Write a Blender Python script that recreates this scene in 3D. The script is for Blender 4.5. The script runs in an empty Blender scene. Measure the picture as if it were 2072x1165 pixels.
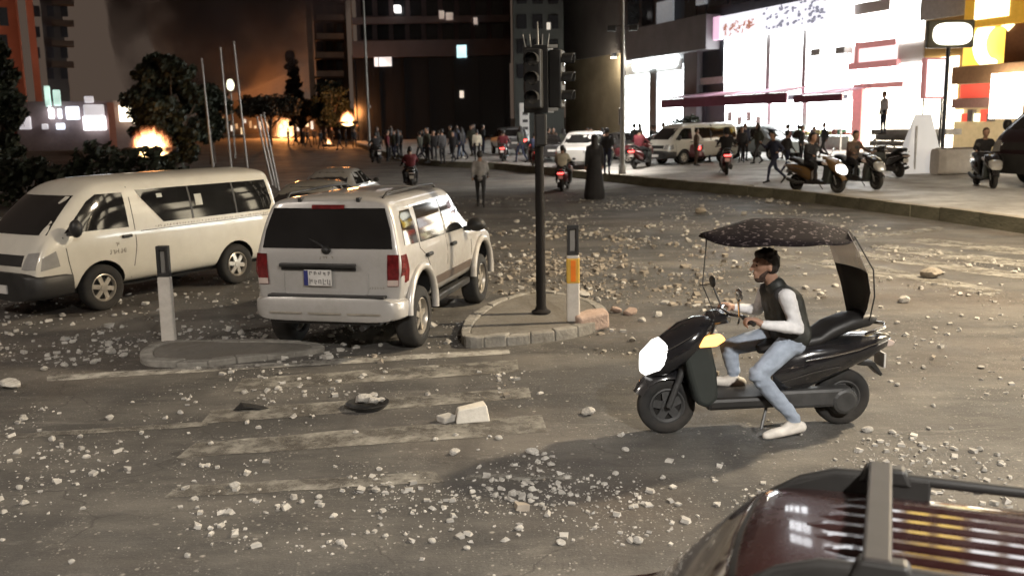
import bpy, bmesh, math, random
from mathutils import Vector, Matrix
from mathutils.bvhtree import BVHTree

random.seed(7)
scene = bpy.context.scene
COL = scene.collection

# ------------------------------------------------------------------ camera
FOC, PCX, PCY, CAMH = 1900.0, 1036.0, 582.5, 2.64
PITCH = math.atan((582.5 - 250.0) / FOC)
ROLL = 0.018
_f = Vector((0, math.cos(PITCH), -math.sin(PITCH)))
_u = Vector((0, math.sin(PITCH), math.cos(PITCH)))
_r = Vector((1, 0, 0))
CR = (_r * math.cos(ROLL) - _u * math.sin(ROLL))
CU = (_u * math.cos(ROLL) + _r * math.sin(ROLL))
cam_data = bpy.data.cameras.new('camera')
cam = bpy.data.objects.new('camera', cam_data)
COL.objects.link(cam)
cam_data.sensor_width = 36.0
cam_data.lens = 36.0 * FOC / 2072.0
cam_data.clip_start = 0.05
cam_data.clip_end = 2000
cam_data.dof.use_dof = True          # a phone at night: sharp on the crossing, soft down the street
cam_data.dof.focus_distance = 8.5
cam_data.dof.aperture_fstop = 1.9
cam.matrix_world = Matrix(((CR.x, CU.x, -_f.x, 0), (CR.y, CU.y, -_f.y, 0), (CR.z, CU.z, -_f.z, CAMH), (0, 0, 0, 1)))
scene.camera = cam

# ------------------------------------------------------------------ night sky
world = bpy.data.worlds.new('World')
scene.world = world
world.use_nodes = True
wn = world.node_tree
for n in list(wn.nodes):
    wn.nodes.remove(n)
w_out = wn.nodes.new('ShaderNodeOutputWorld')
w_add = wn.nodes.new('ShaderNodeAddShader')
w_sky = wn.nodes.new('ShaderNodeTexSky')
w_sky.sky_type = 'NISHITA'
w_sky.sun_disc = False
w_sky.sun_elevation = math.radians(-6)
w_sky.sun_rotation = math.radians(200)
w_b1 = wn.nodes.new('ShaderNodeBackground')
w_b1.inputs['Strength'].default_value = 0.02
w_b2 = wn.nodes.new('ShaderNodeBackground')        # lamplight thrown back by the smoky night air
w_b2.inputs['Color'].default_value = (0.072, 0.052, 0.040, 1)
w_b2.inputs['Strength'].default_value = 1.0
wn.links.new(w_sky.outputs[0], w_b1.inputs['Color'])
wn.links.new(w_b1.outputs[0], w_add.inputs[0])
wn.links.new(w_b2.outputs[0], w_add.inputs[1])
wn.links.new(w_add.outputs[0], w_out.inputs['Surface'])

# faint moon
moon_d = bpy.data.lights.new('moon', 'SUN')
moon_d.energy = 0.03
moon_d.angle = math.radians(3)
moon_d.color = (0.85, 0.9, 1.0)
moon = bpy.data.objects.new('moon', moon_d)
COL.objects.link(moon)
moon.rotation_euler = (math.radians(40), 0, math.radians(20))

scene.view_settings.view_transform = 'Standard'
scene.view_settings.look = 'None'
scene.view_settings.exposure = 0.12
scene.view_settings.gamma = 1.0
scene.view_settings.use_curve_mapping = False
scene.render.engine = 'CYCLES'
scene.cycles.use_denoising = True
scene.cycles.max_bounces = 4
scene.cycles.diffuse_bounces = 2
scene.cycles.glossy_bounces = 2
scene.cycles.transmission_bounces = 4
scene.cycles.transparent_max_bounces = 12
scene.cycles.volume_bounces = 0
scene.cycles.volume_step_rate = 4
scene.cycles.volume_max_steps = 64
scene.cycles.use_adaptive_sampling = True
scene.cycles.adaptive_threshold = 0.03
scene.cycles.sample_clamp_indirect = 6.0
scene.cycles.caustics_reflective = False
scene.cycles.caustics_refractive = False

# ------------------------------------------------------------------ helpers: tags, ground, rays
def tag(o, label=None, cat=None, group=None, kind=None):
    if label: o['label'] = label
    if cat: o['category'] = cat
    if group: o['group'] = group
    if kind: o['kind'] = kind
    return o

def empty(name, loc=(0, 0, 0), rz=0.0, parent=None, label=None, cat=None, group=None):
    o = bpy.data.objects.new(name, None)
    o.empty_display_size = 0.2
    COL.objects.link(o)
    o.location = loc
    o.rotation_euler = (0, 0, rz)
    if parent: o.parent = parent
    return tag(o, label, cat, group)

def road_z(x, y):
    z = 0.0
    if y > 30: z += 0.012 * (y - 30)
    if y < 5.3:
        t = min(1.0, (5.3 - y) / 2.0)
        z -= 0.45 * t * t * (3 - 2 * t)
    return z

def ray(px, py):
    return (_f * FOC + CR * (px - PCX) + CU * (PCY - py)).normalized()

def at(px, py, dz=0.0, gfun=road_z):
    """the point of the ground (or dz above it) seen at a photograph pixel"""
    d = ray(px, py)
    z = dz
    p = Vector((0, 0, 0))
    for _ in range(25):
        t = (z - CAMH) / d.z
        t = max(0.5, min(t, 400)) if t > 0 else 400
        p = Vector((0, 0, CAMH)) + d * t
        z = 0.5 * z + 0.5 * (gfun(p.x, p.y) + dz)
    p.z = gfun(p.x, p.y) + dz
    return p

def aty(px, py, Y):
    d = ray(px, py)
    return Vector((0, 0, CAMH)) + d * (Y / d.y)

# kerb of the raised pavement on the right, near end first
KERB_PX = [(2072, 473), (1900, 447), (1650, 412), (1564, 402), (1300, 376), (1100, 353), (1000, 343), (880, 337), (800, 324), (745, 305), (705, 290)]
KERB = [at(a, b) for a, b in KERB_PX]
k0 = KERB[0] - (KERB[1] - KERB[0]).normalized() * 40
KERB = [k0] + KERB
KERB_H = 0.34

def kerb_dist(x, y):
    """signed distance to the kerb, positive on the pavement side"""
    best, sg = 1e9, 1
    for i in range(len(KERB) - 1):
        a, b = KERB[i], KERB[i + 1]
        ab = Vector((b.x - a.x, b.y - a.y)); ap = Vector((x - a.x, y - a.y))
        t = max(0, min(1, ap.dot(ab) / ab.length_squared))
        q = ap - ab * t
        if q.length < best - 1e-6:
            best = q.length
            sg = -1 if ab.x * ap.y - ab.y * ap.x > 0 else 1
    return best * sg

def pave_z(x, y):
    d = max(0.0, kerb_dist(x, y))
    return road_z(x, y) + KERB_H - 0.02 + 0.008 * min(d, 40)

def atp(px, py, dz=0.0):
    return at(px, py, dz, pave_z)

# ------------------------------------------------------------------ helpers: materials
def nodes_of(name):
    m = bpy.data.materials.new(name)
    m.use_nodes = True
    nt = m.node_tree
    b = nt.nodes['Principled BSDF']
    return m, nt, b

MATS = {}
def mat(name, col, rough=0.6, metal=0.0, coat=0.0, var=0.12, scale=6.0, dirt=None, dirt_amt=0.0, bump=0.0, spec=0.5, emis=None, estr=0.0):
    if name in MATS: return MATS[name]
    m, nt, b = nodes_of(name)
    tc = nt.nodes.new('ShaderNodeTexCoord')
    no = nt.nodes.new('ShaderNodeTexNoise')
    no.inputs['Scale'].default_value = scale
    no.inputs['Detail'].default_value = 5
    no.inputs['Roughness'].default_value = 0.6
    nt.links.new(tc.outputs['Object'], no.inputs['Vector'])
    mr = nt.nodes.new('ShaderNodeMapRange')
    mr.inputs['From Min'].default_value = 0.3
    mr.inputs['From Max'].default_value = 0.7
    mr.inputs['To Min'].default_value = 1 - var
    mr.inputs['To Max'].default_value = 1 + var
    nt.links.new(no.outputs['Fac'], mr.inputs['Value'])
    mx = nt.nodes.new('ShaderNodeVectorMath'); mx.operation = 'SCALE'
    mx.inputs[0].default_value = col[:3]
    nt.links.new(mr.outputs[0], mx.inputs['Scale'])
    csock = mx.outputs[0]
    if dirt:
        n2 = nt.nodes.new('ShaderNodeTexNoise')
        n2.inputs['Scale'].default_value = scale * 0.45
        n2.inputs['Detail'].default_value = 8
        n2.inputs['Roughness'].default_value = 0.7
        nt.links.new(tc.outputs['Object'], n2.inputs['Vector'])
        m2 = nt.nodes.new('ShaderNodeMapRange')
        m2.inputs['From Min'].default_value = 0.42
        m2.inputs['From Max'].default_value = 0.7
        m2.inputs['To Max'].default_value = dirt_amt
        nt.links.new(n2.outputs['Fac'], m2.inputs['Value'])
        mi = nt.nodes.new('ShaderNodeMix'); mi.data_type = 'RGBA'
        nt.links.new(m2.outputs[0], mi.inputs['Factor'])
        nt.links.new(csock, mi.inputs[6])
        mi.inputs[7].default_value = (*dirt[:3], 1)
        csock = mi.outputs[2]
        ad = nt.nodes.new('ShaderNodeMath'); ad.operation = 'ADD'; ad.use_clamp = True
        ad.inputs[1].default_value = rough
        nt.links.new(m2.outputs[0], ad.inputs[0])
        nt.links.new(ad.outputs[0], b.inputs['Roughness'])
    else:
        b.inputs['Roughness'].default_value = rough
    nt.links.new(csock, b.inputs['Base Color'])
    b.inputs['Metallic'].default_value = metal
    b.inputs['Coat Weight'].default_value = coat
    b.inputs['Coat Roughness'].default_value = 0.06
    b.inputs['Specular IOR Level'].default_value = spec
    if emis:
        b.inputs['Emission Color'].default_value = (*emis[:3], 1)
        b.inputs['Emission Strength'].default_value = estr
    if bump:
        bp = nt.nodes.new('ShaderNodeBump')
        bp.inputs['Strength'].default_value = bump
        bp.inputs['Distance'].default_value = 0.02
        n3 = nt.nodes.new('ShaderNodeTexNoise')
        n3.inputs['Scale'].default_value = scale * 6
        n3.inputs['Detail'].default_value = 6
        nt.links.new(tc.outputs['Object'], n3.inputs['Vector'])
        nt.links.new(n3.outputs['Fac'], bp.inputs['Height'])
        nt.links.new(bp.outputs[0], b.inputs['Normal'])
    MATS[name] = m
    return m

def glow(name, col, strength, var=0.25, scale=0.8):
    """a lit shop window, lamp or sign: emits with uneven brightness"""
    if name in MATS: return MATS[name]
    m, nt, b = nodes_of(name)
    tc = nt.nodes.new('ShaderNodeTexCoord')
    no = nt.nodes.new('ShaderNodeTexNoise')
    no.inputs['Scale'].default_value = scale
    no.inputs['Detail'].default_value = 3
    nt.links.new(tc.outputs['Object'], no.inputs['Vector'])
    mr = nt.nodes.new('ShaderNodeMapRange')
    mr.inputs['From Min'].default_value = 0.3
    mr.inputs['From Max'].default_value = 0.7
    mr.inputs['To Min'].default_value = strength * (1 - var)
    mr.inputs['To Max'].default_value = strength * (1 + var)
    nt.links.new(no.outputs['Fac'], mr.inputs['Value'])
    nt.links.new(mr.outputs[0], b.inputs['Emission Strength'])
    b.inputs['Base Color'].default_value = (*[min(0.8, c) for c in col[:3]], 1)
    b.inputs['Emission Color'].default_value = (*col[:3], 1)
    b.inputs['Roughness'].default_value = 0.25
    MATS[name] = m
    return m

def plastic_clear(name, alpha=0.12, col=(0.8, 0.8, 0.8)):
    if name in MATS: return MATS[name]
    m, nt, b = nodes_of(name)
    b.inputs['Base Color'].default_value = (*col, 1)
    b.inputs['Roughness'].default_value = 0.15
    tr = nt.nodes.new('ShaderNodeBsdfTransparent')
    mx = nt.nodes.new('ShaderNodeMixShader')
    mx.inputs[0].default_value = alpha
    out = nt.nodes['Material Output']
    nt.links.new(tr.outputs[0], mx.inputs[1])
    nt.links.new(b.outputs[0], mx.inputs[2])
    nt.links.new(mx.outputs[0], out.inputs['Surface'])
    MATS[name] = m
    return m

# ------------------------------------------------------------------ helpers: geometry
class MB:
    def __init__(self):
        self.v, self.f, self.mi = [], [], []
    def add(self, vs, fs, mi=0, M=None):
        o = len(self.v)
        for p in vs:
            p = Vector(p)
            self.v.append(M @ p if M else p)
        for q in fs:
            self.f.append([i + o for i in q]); self.mi.append(mi)
        return self
    def box(self, c, s, mi=0, M=None, rz=0.0, taper=(1, 1)):
        x, y, z = s[0] / 2, s[1] / 2, s[2] / 2
        vs = []
        R = Matrix.Rotation(rz, 3, 'Z')
        for k, (dx, dy, dz) in enumerate([(-x, -y, -z), (x, -y, -z), (x, y, -z), (-x, y, -z), (-x, -y, z), (x, -y, z), (x, y, z), (-x, y, z)]):
            if dz > 0: dx *= taper[0]; dy *= taper[1]
            vs.append(R @ Vector((dx, dy, dz)) + Vector(c))
        return self.add(vs, [(0, 3, 2, 1), (4, 5, 6, 7), (0, 1, 5, 4), (1, 2, 6, 5), (2, 3, 7, 6), (3, 0, 4, 7)], mi, M)
    def cyl(self, p0, p1, r0, r1=None, n=12, mi=0, caps=True, M=None):
        r1 = r0 if r1 is None else r1
        p0, p1 = Vector(p0), Vector(p1)
        d = (p1 - p0).normalized()
        a = d.orthogonal().normalized(); b = d.cross(a)
        vs, fs = [], []
        for i in range(n):
            t = 2 * math.pi * i / n
            e = a * math.cos(t) + b * math.sin(t)
            vs += [p0 + e * r0, p1 + e * r1]
        for i in range(n):
            j = (i + 1) % n
            fs.append((2 * i, 2 * j, 2 * j + 1, 2 * i + 1))
        if caps:
            fs.append([2 * i for i in range(n)][::-1]); fs.append([2 * i + 1 for i in range(n)])
        return self.add(vs, fs, mi, M)
    def tube(self, pts, r, n=8, mi=0, M=None):
        pts = [Vector(p) for p in pts]
        rs = r if isinstance(r, (list, tuple)) else [r] * len(pts)
        vs, fs = [], []
        a = None
        for i, p in enumerate(pts):
            d = (pts[min(i + 1, len(pts) - 1)] - pts[max(i - 1, 0)]).normalized()
            a = d.orthogonal().normalized() if a is None else (a - d * a.dot(d)).normalized()
            b = d.cross(a)
            for k in range(n):
                t = 2 * math.pi * k / n
                vs.append(p + (a * math.cos(t) + b * math.sin(t)) * rs[i])
        for i in range(len(pts) - 1):
            for k in range(n):
                l = (k + 1) % n
                fs.append((i * n + k, i * n + l, (i + 1) * n + l, (i + 1) * n + k))
        fs.append(list(range(n))[::-1]); fs.append([(len(pts) - 1) * n + k for k in range(n)])
        return self.add(vs, fs, mi, M)
    def ell(self, c, r, seg=12, rings=8, mi=0, M=None, zmin=-2.0):
        c = Vector(c); r = r if isinstance(r, (list, tuple)) else (r, r, r)
        vs, fs = [], []
        for i in range(rings + 1):
            ph = math.pi * i / rings
            for k in range(seg):
                t = 2 * math.pi * k / seg
                z = max(math.cos(ph), zmin)
                vs.append(c + Vector((r[0] * math.sin(ph) * math.cos(t), r[1] * math.sin(ph) * math.sin(t), r[2] * z)))
        for i in range(rings):
            for k in range(seg):
                l = (k + 1) % seg
                fs.append((i * seg + k, (i + 1) * seg + k, (i + 1) * seg + l, i * seg + l))
        return self.add(vs, fs, mi, M)
    def prism(self, poly, a, b, axis='y', mi=0, M=None):
        """polygon extruded along an axis; poly is (x,z) for y, (y,z) for x, (x,y) for z"""
        def P(u, v, w):
            return (u, w, v) if axis == 'y' else ((w, u, v) if axis == 'x' else (u, v, w))
        n = len(poly)
        vs = [P(u, v, a) for u, v in poly] + [P(u, v, b) for u, v in poly]
        fs = [list(range(n)), list(range(2 * n - 1, n - 1, -1))]
        for i in range(n):
            j = (i + 1) % n
            fs.append((i, i + n, j + n, j))
        return self.add(vs, fs, mi, M)
    def lathe(self, prof, c, axis='y', n=24, mi=0, M=None):
        """profile of (radius, offset along axis), closed into a ring"""
        c = Vector(c)
        vs, fs = [], []
        m = len(prof)
        for k in range(n):
            t = 2 * math.pi * k / n
            for r, o in prof:
                if axis == 'y': vs.append(c + Vector((r * math.cos(t), o, r * math.sin(t))))
                elif axis == 'z': vs.append(c + Vector((r * math.cos(t), r * math.sin(t), o)))
                else: vs.append(c + Vector((o, r * math.cos(t), r * math.sin(t))))
        for k in range(n):
            l = (k + 1) % n
            for i in range(m - 1):
                fs.append((k * m + i, k * m + i + 1, l * m + i + 1, l * m + i))
        return self.add(vs, fs, mi, M)
    def sections(self, secs, n=16, p=2.6, mi=0, axis='x', M=None):
        """loft of rounded sections; each (x, y, z, half width, half height)"""
        vs, fs = [], []
        for (x, y, z, hw, hh) in secs:
            for k in range(n):
                t = 2 * math.pi * k / n
                c, s = math.cos(t), math.sin(t)
                a = math.copysign(abs(c) ** (2 / p), c) * hw
                b = math.copysign(abs(s) ** (2 / p), s) * hh
                vs.append((x, y + a, z + b) if axis == 'x' else (x + a, y + b, z))
        m = len(secs)
        for i in range(m - 1):
            for k in range(n):
                l = (k + 1) % n
                fs.append((i * n + k, i * n + l, (i + 1) * n + l, (i + 1) * n + k))
        fs.append(list(range(n))[::-1]); fs.append([(m - 1) * n + k for k in range(n)])
        return self.add(vs, fs, mi, M)
    def mesh(self, name='m', fix=True):
        me = bpy.data.meshes.new(name)
        me.from_pydata([tuple(p) for p in self.v], [], self.f)
        me.polygons.foreach_set('material_index', self.mi)
        if fix:
            bm = bmesh.new(); bm.from_mesh(me)
            bmesh.ops.remove_doubles(bm, verts=bm.verts, dist=1e-5)
            bmesh.ops.recalc_face_normals(bm, faces=bm.faces)
            bm.to_mesh(me); bm.free()
        me.update()
        return me
    def build(self, name, mats, parent=None, smooth=0, bevel=0.0, seg=2, fix=True, loc=None, rz=None):
        me = self.mesh(name, fix)
        for m in (mats if isinstance(mats, (list, tuple)) else [mats]):
            me.materials.append(m)
        return link(name, me, parent, smooth, bevel, seg, loc, rz)

def link(name, me, parent=None, smooth=0, bevel=0.0, seg=2, loc=None, rz=None):
    o = bpy.data.objects.new(name, me)
    COL.objects.link(o)
    if parent: o.parent = parent
    if loc is not None: o.location = loc
    if rz is not None: o.rotation_euler = (0, 0, rz)
    if smooth:
        me.polygons.foreach_set('use_smooth', [True] * len(me.polygons))
        me.set_sharp_from_angle(angle=math.radians(smooth))
    if bevel:
        b = o.modifiers.new('bevel', 'BEVEL')
        b.width = bevel; b.segments = seg; b.limit_method = 'ANGLE'; b.angle_limit = math.radians(35)
    return o

def bake(o):
    """mesh of an object with its modifiers applied; the object goes away"""
    dg = bpy.context.evaluated_depsgraph_get()
    me = bpy.data.meshes.new_from_object(o.evaluated_get(dg))
    old = o.data
    bpy.data.objects.remove(o)
    bpy.data.meshes.remove(old)
    return me

def copy_tree(o, parent=None, top=True):
    c = o.copy()
    COL.objects.link(c)
    c.parent = parent
    for ch in list(o.children):
        copy_tree(ch, c, False)
    return c

def new_root(o, loc, rz, label, cat, group=None):
    c = copy_tree(o)
    c.location = loc; c.rotation_euler = (0, 0, rz)
    for k in ('label', 'category', 'group'):
        if k in c: del c[k]
    return tag(c, label, cat, group)

def panel(bvh, poly, side, name, m, parent, off=0.006, thick=0.014, grid=0.14):
    """a pane or skin piece that follows the body under it; poly (x,z) for y+/y-, (y,z) for x+/x-, (x,y) for z"""
    bm = bmesh.new()
    bm.faces.new([bm.verts.new((u, v, 0)) for u, v in poly])
    us = [p[0] for p in poly]; vs = [p[1] for p in poly]
    for lo, hi, ax in ((min(us), max(us), 0), (min(vs), max(vs), 1)):
        n = int((hi - lo) / grid)
        for i in range(1, n + 1):
            co = [0, 0, 0]; no = [0, 0, 0]
            co[ax] = lo + (hi - lo) * i / (n + 1); no[ax] = 1
            bmesh.ops.bisect_plane(bm, geom=bm.verts[:] + bm.edges[:] + bm.faces[:], plane_co=co, plane_no=no)
    D = {'y+': Vector((0, -1, 0)), 'y-': Vector((0, 1, 0)), 'x+': Vector((-1, 0, 0)), 'x-': Vector((1, 0, 0)), 'z': Vector((0, 0, -1))}[side]
    for v in bm.verts:
        u, w = v.co.x, v.co.y
        P = Vector((u, 0, w)) if side[0] == 'y' else (Vector((0, u, w)) if side[0] == 'x' else Vector((u, w, 0)))
        o = P - D * 6
        hit = bvh.ray_cast(o, D)
        if hit[0] is None:
            near = bvh.find_nearest(P - D * 0.8)
            q = Vector(near[0])
            q2 = P.copy()
            for k in range(3):
                if abs(D[k]) > 0.5: q2[k] = q[k]
            q = q2
        else:
            q = hit[0]
        v.co = q - D * off
    be = [e for e in bm.edges if e.is_boundary]
    r = bmesh.ops.extrude_edge_only(bm, edges=be)
    for g in r['geom']:
        if isinstance(g, bmesh.types.BMVert):
            g.co += D * thick
    bmesh.ops.recalc_face_normals(bm, faces=bm.faces)
    me = bpy.data.meshes.new(name)
    bm.to_mesh(me); bm.free()
    # outward direction check
    s = Vector((0, 0, 0))
    for p in me.polygons: s += p.normal * p.area
    if s.dot(D) > 0: me.flip_normals()
    me.materials.append(m)
    return link(name, me, parent, smooth=40)

def strip(bvh, pts, w, side, name, m, parent, off=0.004):
    """narrow band along a polyline on the body (seams, mouldings, lettering lines)"""
    mb = None
    poly_l, poly_r = [], []
    for i, p in enumerate(pts):
        a = Vector(pts[max(0, i - 1)]); b = Vector(pts[min(len(pts) - 1, i + 1)])
        d = (b - a).normalized(); nrm = Vector((-d.y, d.x))
        poly_l.append(tuple(Vector(p) + nrm * w / 2)); poly_r.append(tuple(Vector(p) - nrm * w / 2))
    return panel(bvh, poly_l + poly_r[::-1], side, name, m, parent, off=off, thick=off + 0.004, grid=0.2)

# ================================================================== SETTING
# ---- road surface material: worn asphalt, plaster dust, grit
def road_material():
    m, nt, b = nodes_of('asphalt_dusty')
    L = nt.links.new
    tc = nt.nodes.new('ShaderNodeTexCoord')
    def noise(scale, detail=6, rough=0.6, vec=None):
        n = nt.nodes.new('ShaderNodeTexNoise')
        n.inputs['Scale'].default_value = scale
        n.inputs['Detail'].default_value = detail
        n.inputs['Roughness'].default_value = rough
        L(vec or tc.outputs['Object'], n.inputs['Vector'])
        return n.outputs['Fac']
    def rng(s, a, b_, c, d):
        r = nt.nodes.new('ShaderNodeMapRange')
        for k, v in zip(('From Min', 'From Max', 'To Min', 'To Max'), (a, b_, c, d)): r.inputs[k].default_value = v
        L(s, r.inputs['Value']); return r.outputs[0]
    def mix(f, a, b_):
        x = nt.nodes.new('ShaderNodeMix'); x.data_type = 'RGBA'
        L(f, x.inputs['Factor'])
        for s, k in ((a, 6), (b_, 7)):
            if isinstance(s, tuple): x.inputs[k].default_value = (*s, 1)
            else: L(s, x.inputs[k])
        return x.outputs[2]
    mp = nt.nodes.new('ShaderNodeMapping')
    mp.inputs['Scale'].default_value = (0.35, 1.0, 1.0)
    mp.inputs['Rotation'].default_value = (0, 0, 0.08)
    L(tc.outputs['Object'], mp.inputs['Vector'])
    asphalt = mix(rng(noise(0.5, 4), 0.35, 0.65, 0, 1), (0.052, 0.050, 0.047), (0.092, 0.087, 0.080))
    dusty = mix(rng(noise(0.9, 9, 0.72, mp.outputs[0]), 0.44, 0.68, 0, 0.8), asphalt, (0.205, 0.190, 0.165))
    brown = mix(rng(noise(0.23, 5, 0.55), 0.50, 0.70, 0, 0.6), dusty, (0.130, 0.102, 0.078))
    dark = mix(rng(noise(0.75, 7, 0.7, mp.outputs[0]), 0.56, 0.72, 0, 0.55), brown, (0.045, 0.042, 0.040))
    # plaster powder in small splashes
    powder = mix(rng(noise(1.7, 12, 0.85, mp.outputs[0]), 0.575, 0.72, 0, 0.7), dark, (0.36, 0.335, 0.29))
    # grit
    vo = nt.nodes.new('ShaderNodeTexVoronoi'); vo.inputs['Scale'].default_value = 9.0
    L(tc.outputs['Object'], vo.inputs['Vector'])
    vo.inputs['Scale'].default_value = 6.0
    g1 = rng(vo.outputs['Distance'], 0.06, 0.13, 1, 0)
    g2 = rng(noise(1.1, 4), 0.42, 0.6, 0, 0.8)
    mu = nt.nodes.new('ShaderNodeMath'); mu.operation = 'MULTIPLY'
    L(g1, mu.inputs[0]); L(g2, mu.inputs[1])
    grit0 = mix(mu.outputs[0], powder, (0.42, 0.39, 0.34))
    def specks(scale, r0, r1, lo, hi, amt, base, col):
        v_ = nt.nodes.new('ShaderNodeTexVoronoi'); v_.inputs['Scale'].default_value = scale; L(tc.outputs['Object'], v_.inputs['Vector'])
        m_ = nt.nodes.new('ShaderNodeMath'); m_.operation = 'MULTIPLY'
        L(rng(v_.outputs['Distance'], r0, r1, amt, 0), m_.inputs[0]); L(rng(noise(scale * .09, 6, .7), lo, hi, 0, 1), m_.inputs[1])
        return mix(m_.outputs[0], base, col)
    grit1 = specks(16, .10, .20, .45, .60, .85, grit0, (.40, .37, .32))
    grit2 = specks(38, .12, .26, .42, .60, .75, grit1, (.36, .34, .30))
    ms = nt.nodes.new('ShaderNodeMapping'); ms.inputs['Scale'].default_value = (.22, 1.5, 1); ms.inputs['Rotation'].default_value = (0, 0, -.1); L(tc.outputs['Object'], ms.inputs['Vector'])
    grit = mix(rng(noise(1.25, 12, .82, ms.outputs[0]), .585, .70, 0, .75), grit2, (.33, .31, .275))
    # cracks, patched squares, tyre tracks
    wv = nt.nodes.new('ShaderNodeTexNoise'); wv.inputs['Scale'].default_value = 1.3; wv.inputs['Detail'].default_value = 4; L(tc.outputs['Object'], wv.inputs['Vector'])
    va = nt.nodes.new('ShaderNodeVectorMath'); va.operation = 'MULTIPLY_ADD'; va.inputs[1].default_value = (.9, .9, .9)
    L(wv.outputs['Color'], va.inputs[0]); L(tc.outputs['Object'], va.inputs[2])
    vc = nt.nodes.new('ShaderNodeTexVoronoi'); vc.feature = 'DISTANCE_TO_EDGE'; vc.inputs['Scale'].default_value = .55; L(va.outputs[0], vc.inputs['Vector'])
    ck = rng(vc.outputs['Distance'], .002, .008, .45, 0)
    ckm = nt.nodes.new('ShaderNodeMath'); ckm.operation = 'MULTIPLY'; L(ck, ckm.inputs[0]); L(rng(noise(.35, 3), .46, .56, 0, 1), ckm.inputs[1])
    crack = mix(ckm.outputs[0], grit, (.022, .020, .019))
    mt = nt.nodes.new('ShaderNodeMapping'); mt.inputs['Rotation'].default_value = (0, 0, .33); mt.inputs['Scale'].default_value = (1.0, .06, 1); L(tc.outputs['Object'], mt.inputs['Vector'])
    track = mix(rng(noise(1.5, 3, .5, mt.outputs[0]), .55, .68, 0, .5), crack, (.050, .046, .043))
    grain = mix(rng(noise(70, 3), 0.3, 0.7, 0, 0.35), track, (0.045, 0.042, 0.04))
    L(grain, b.inputs['Base Color'])
    L(rng(noise(0.8, 5), 0.3, 0.7, 0.55, 0.9), b.inputs['Roughness'])
    b.inputs['Specular IOR Level'].default_value = 0.35
    bp = nt.nodes.new('ShaderNodeBump'); bp.inputs['Strength'].default_value = 0.5; bp.inputs['Distance'].default_value = 0.012
    L(noise(45, 5), bp.inputs['Height'])
    bp2 = nt.nodes.new('ShaderNodeBump'); bp2.inputs['Strength'].default_value = 0.35; bp2.inputs['Distance'].default_value = 0.06
    L(noise(1.4, 5), bp2.inputs['Height']); L(bp.outputs[0], bp2.inputs['Normal'])
    L(bp2.outputs[0], b.inputs['Normal'])
    return m

def worn_paint(name, col, keep=0.5):
    m, nt, b = nodes_of(name)
    L = nt.links.new
    tc = nt.nodes.new('ShaderNodeTexCoord')
    n = nt.nodes.new('ShaderNodeTexNoise'); n.inputs['Scale'].default_value = 2.2; n.inputs['Detail'].default_value = 10; n.inputs['Roughness'].default_value = 0.75
    L(tc.outputs['Object'], n.inputs['Vector'])
    r = nt.nodes.new('ShaderNodeMapRange')
    r.inputs['From Min'].default_value = 0.62 - keep * 0.35; r.inputs['From Max'].default_value = 0.80 - keep * 0.3
    L(n.outputs['Fac'], r.inputs['Value'])
    n2 = nt.nodes.new('ShaderNodeTexNoise'); n2.inputs['Scale'].default_value = 0.8; n2.inputs['Detail'].default_value = 6
    L(tc.outputs['Object'], n2.inputs['Vector'])
    r2 = nt.nodes.new('ShaderNodeMapRange'); r2.inputs['From Min'].default_value = 0.35; r2.inputs['From Max'].default_value = 0.65
    L(n2.outputs['Fac'], r2.inputs['Value'])
    mx = nt.nodes.new('ShaderNodeMix'); mx.data_type = 'RGBA'
    mx.inputs[6].default_value = (0.07, 0.063, 0.055, 1); mx.inputs[7].default_value = (0.15, 0.13, 0.105, 1)
    L(r2.outputs[0], mx.inputs['Factor'])
    mx2 = nt.nodes.new('ShaderNodeMix'); mx2.data_type = 'RGBA'
    L(r.outputs[0], mx2.inputs['Factor']); L(mx.outputs[2], mx2.inputs[6]); mx2.inputs[7].default_value = (*col, 1)
    L(mx2.outputs[2], b.inputs['Base Color'])
    b.inputs['Roughness'].default_value = 0.7
    # where the paint is worn off, the asphalt under it shows
    tr = nt.nodes.new('ShaderNodeBsdfTransparent'); ms = nt.nodes.new('ShaderNodeMixShader')
    r3 = nt.nodes.new('ShaderNodeMapRange'); r3.inputs['To Min'].default_value = 0.42; r3.inputs['To Max'].default_value = 0.85
    L(r.outputs[0], r3.inputs['Value']); L(r3.outputs[0], ms.inputs[0]); L(tr.outputs[0], ms.inputs[1]); L(b.outputs[0], ms.inputs[2])
    L(ms.outputs[0], nt.nodes['Material Output'].inputs['Surface'])
    return m

M_ROAD = road_material()
M_PAVE = mat('pavement_slab', (0.48, 0.46, 0.43), 0.55, var=0.2, scale=1.2, dirt=(0.12, 0.11, 0.095), dirt_amt=0.6, bump=0.3)
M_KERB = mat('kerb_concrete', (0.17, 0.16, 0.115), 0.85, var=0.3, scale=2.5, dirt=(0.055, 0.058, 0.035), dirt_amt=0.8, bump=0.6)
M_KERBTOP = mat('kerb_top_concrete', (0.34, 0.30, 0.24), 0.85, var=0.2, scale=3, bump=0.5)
M_CONC = mat('island_concrete', (0.16, 0.148, 0.128), 0.85, var=0.25, scale=3, dirt=(0.10, 0.085, 0.065), dirt_amt=0.7, bump=0.6)
M_CONC2 = mat('island_kerb_concrete', (0.27, 0.255, 0.225), 0.85, var=0.35, scale=4, dirt=(0.11, 0.10, 0.085), dirt_amt=0.9, bump=0.6)
M_PINK = mat('broken_pink_stone', (0.42, 0.31, 0.25), 0.85, var=0.2, scale=5, bump=0.6)

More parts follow.
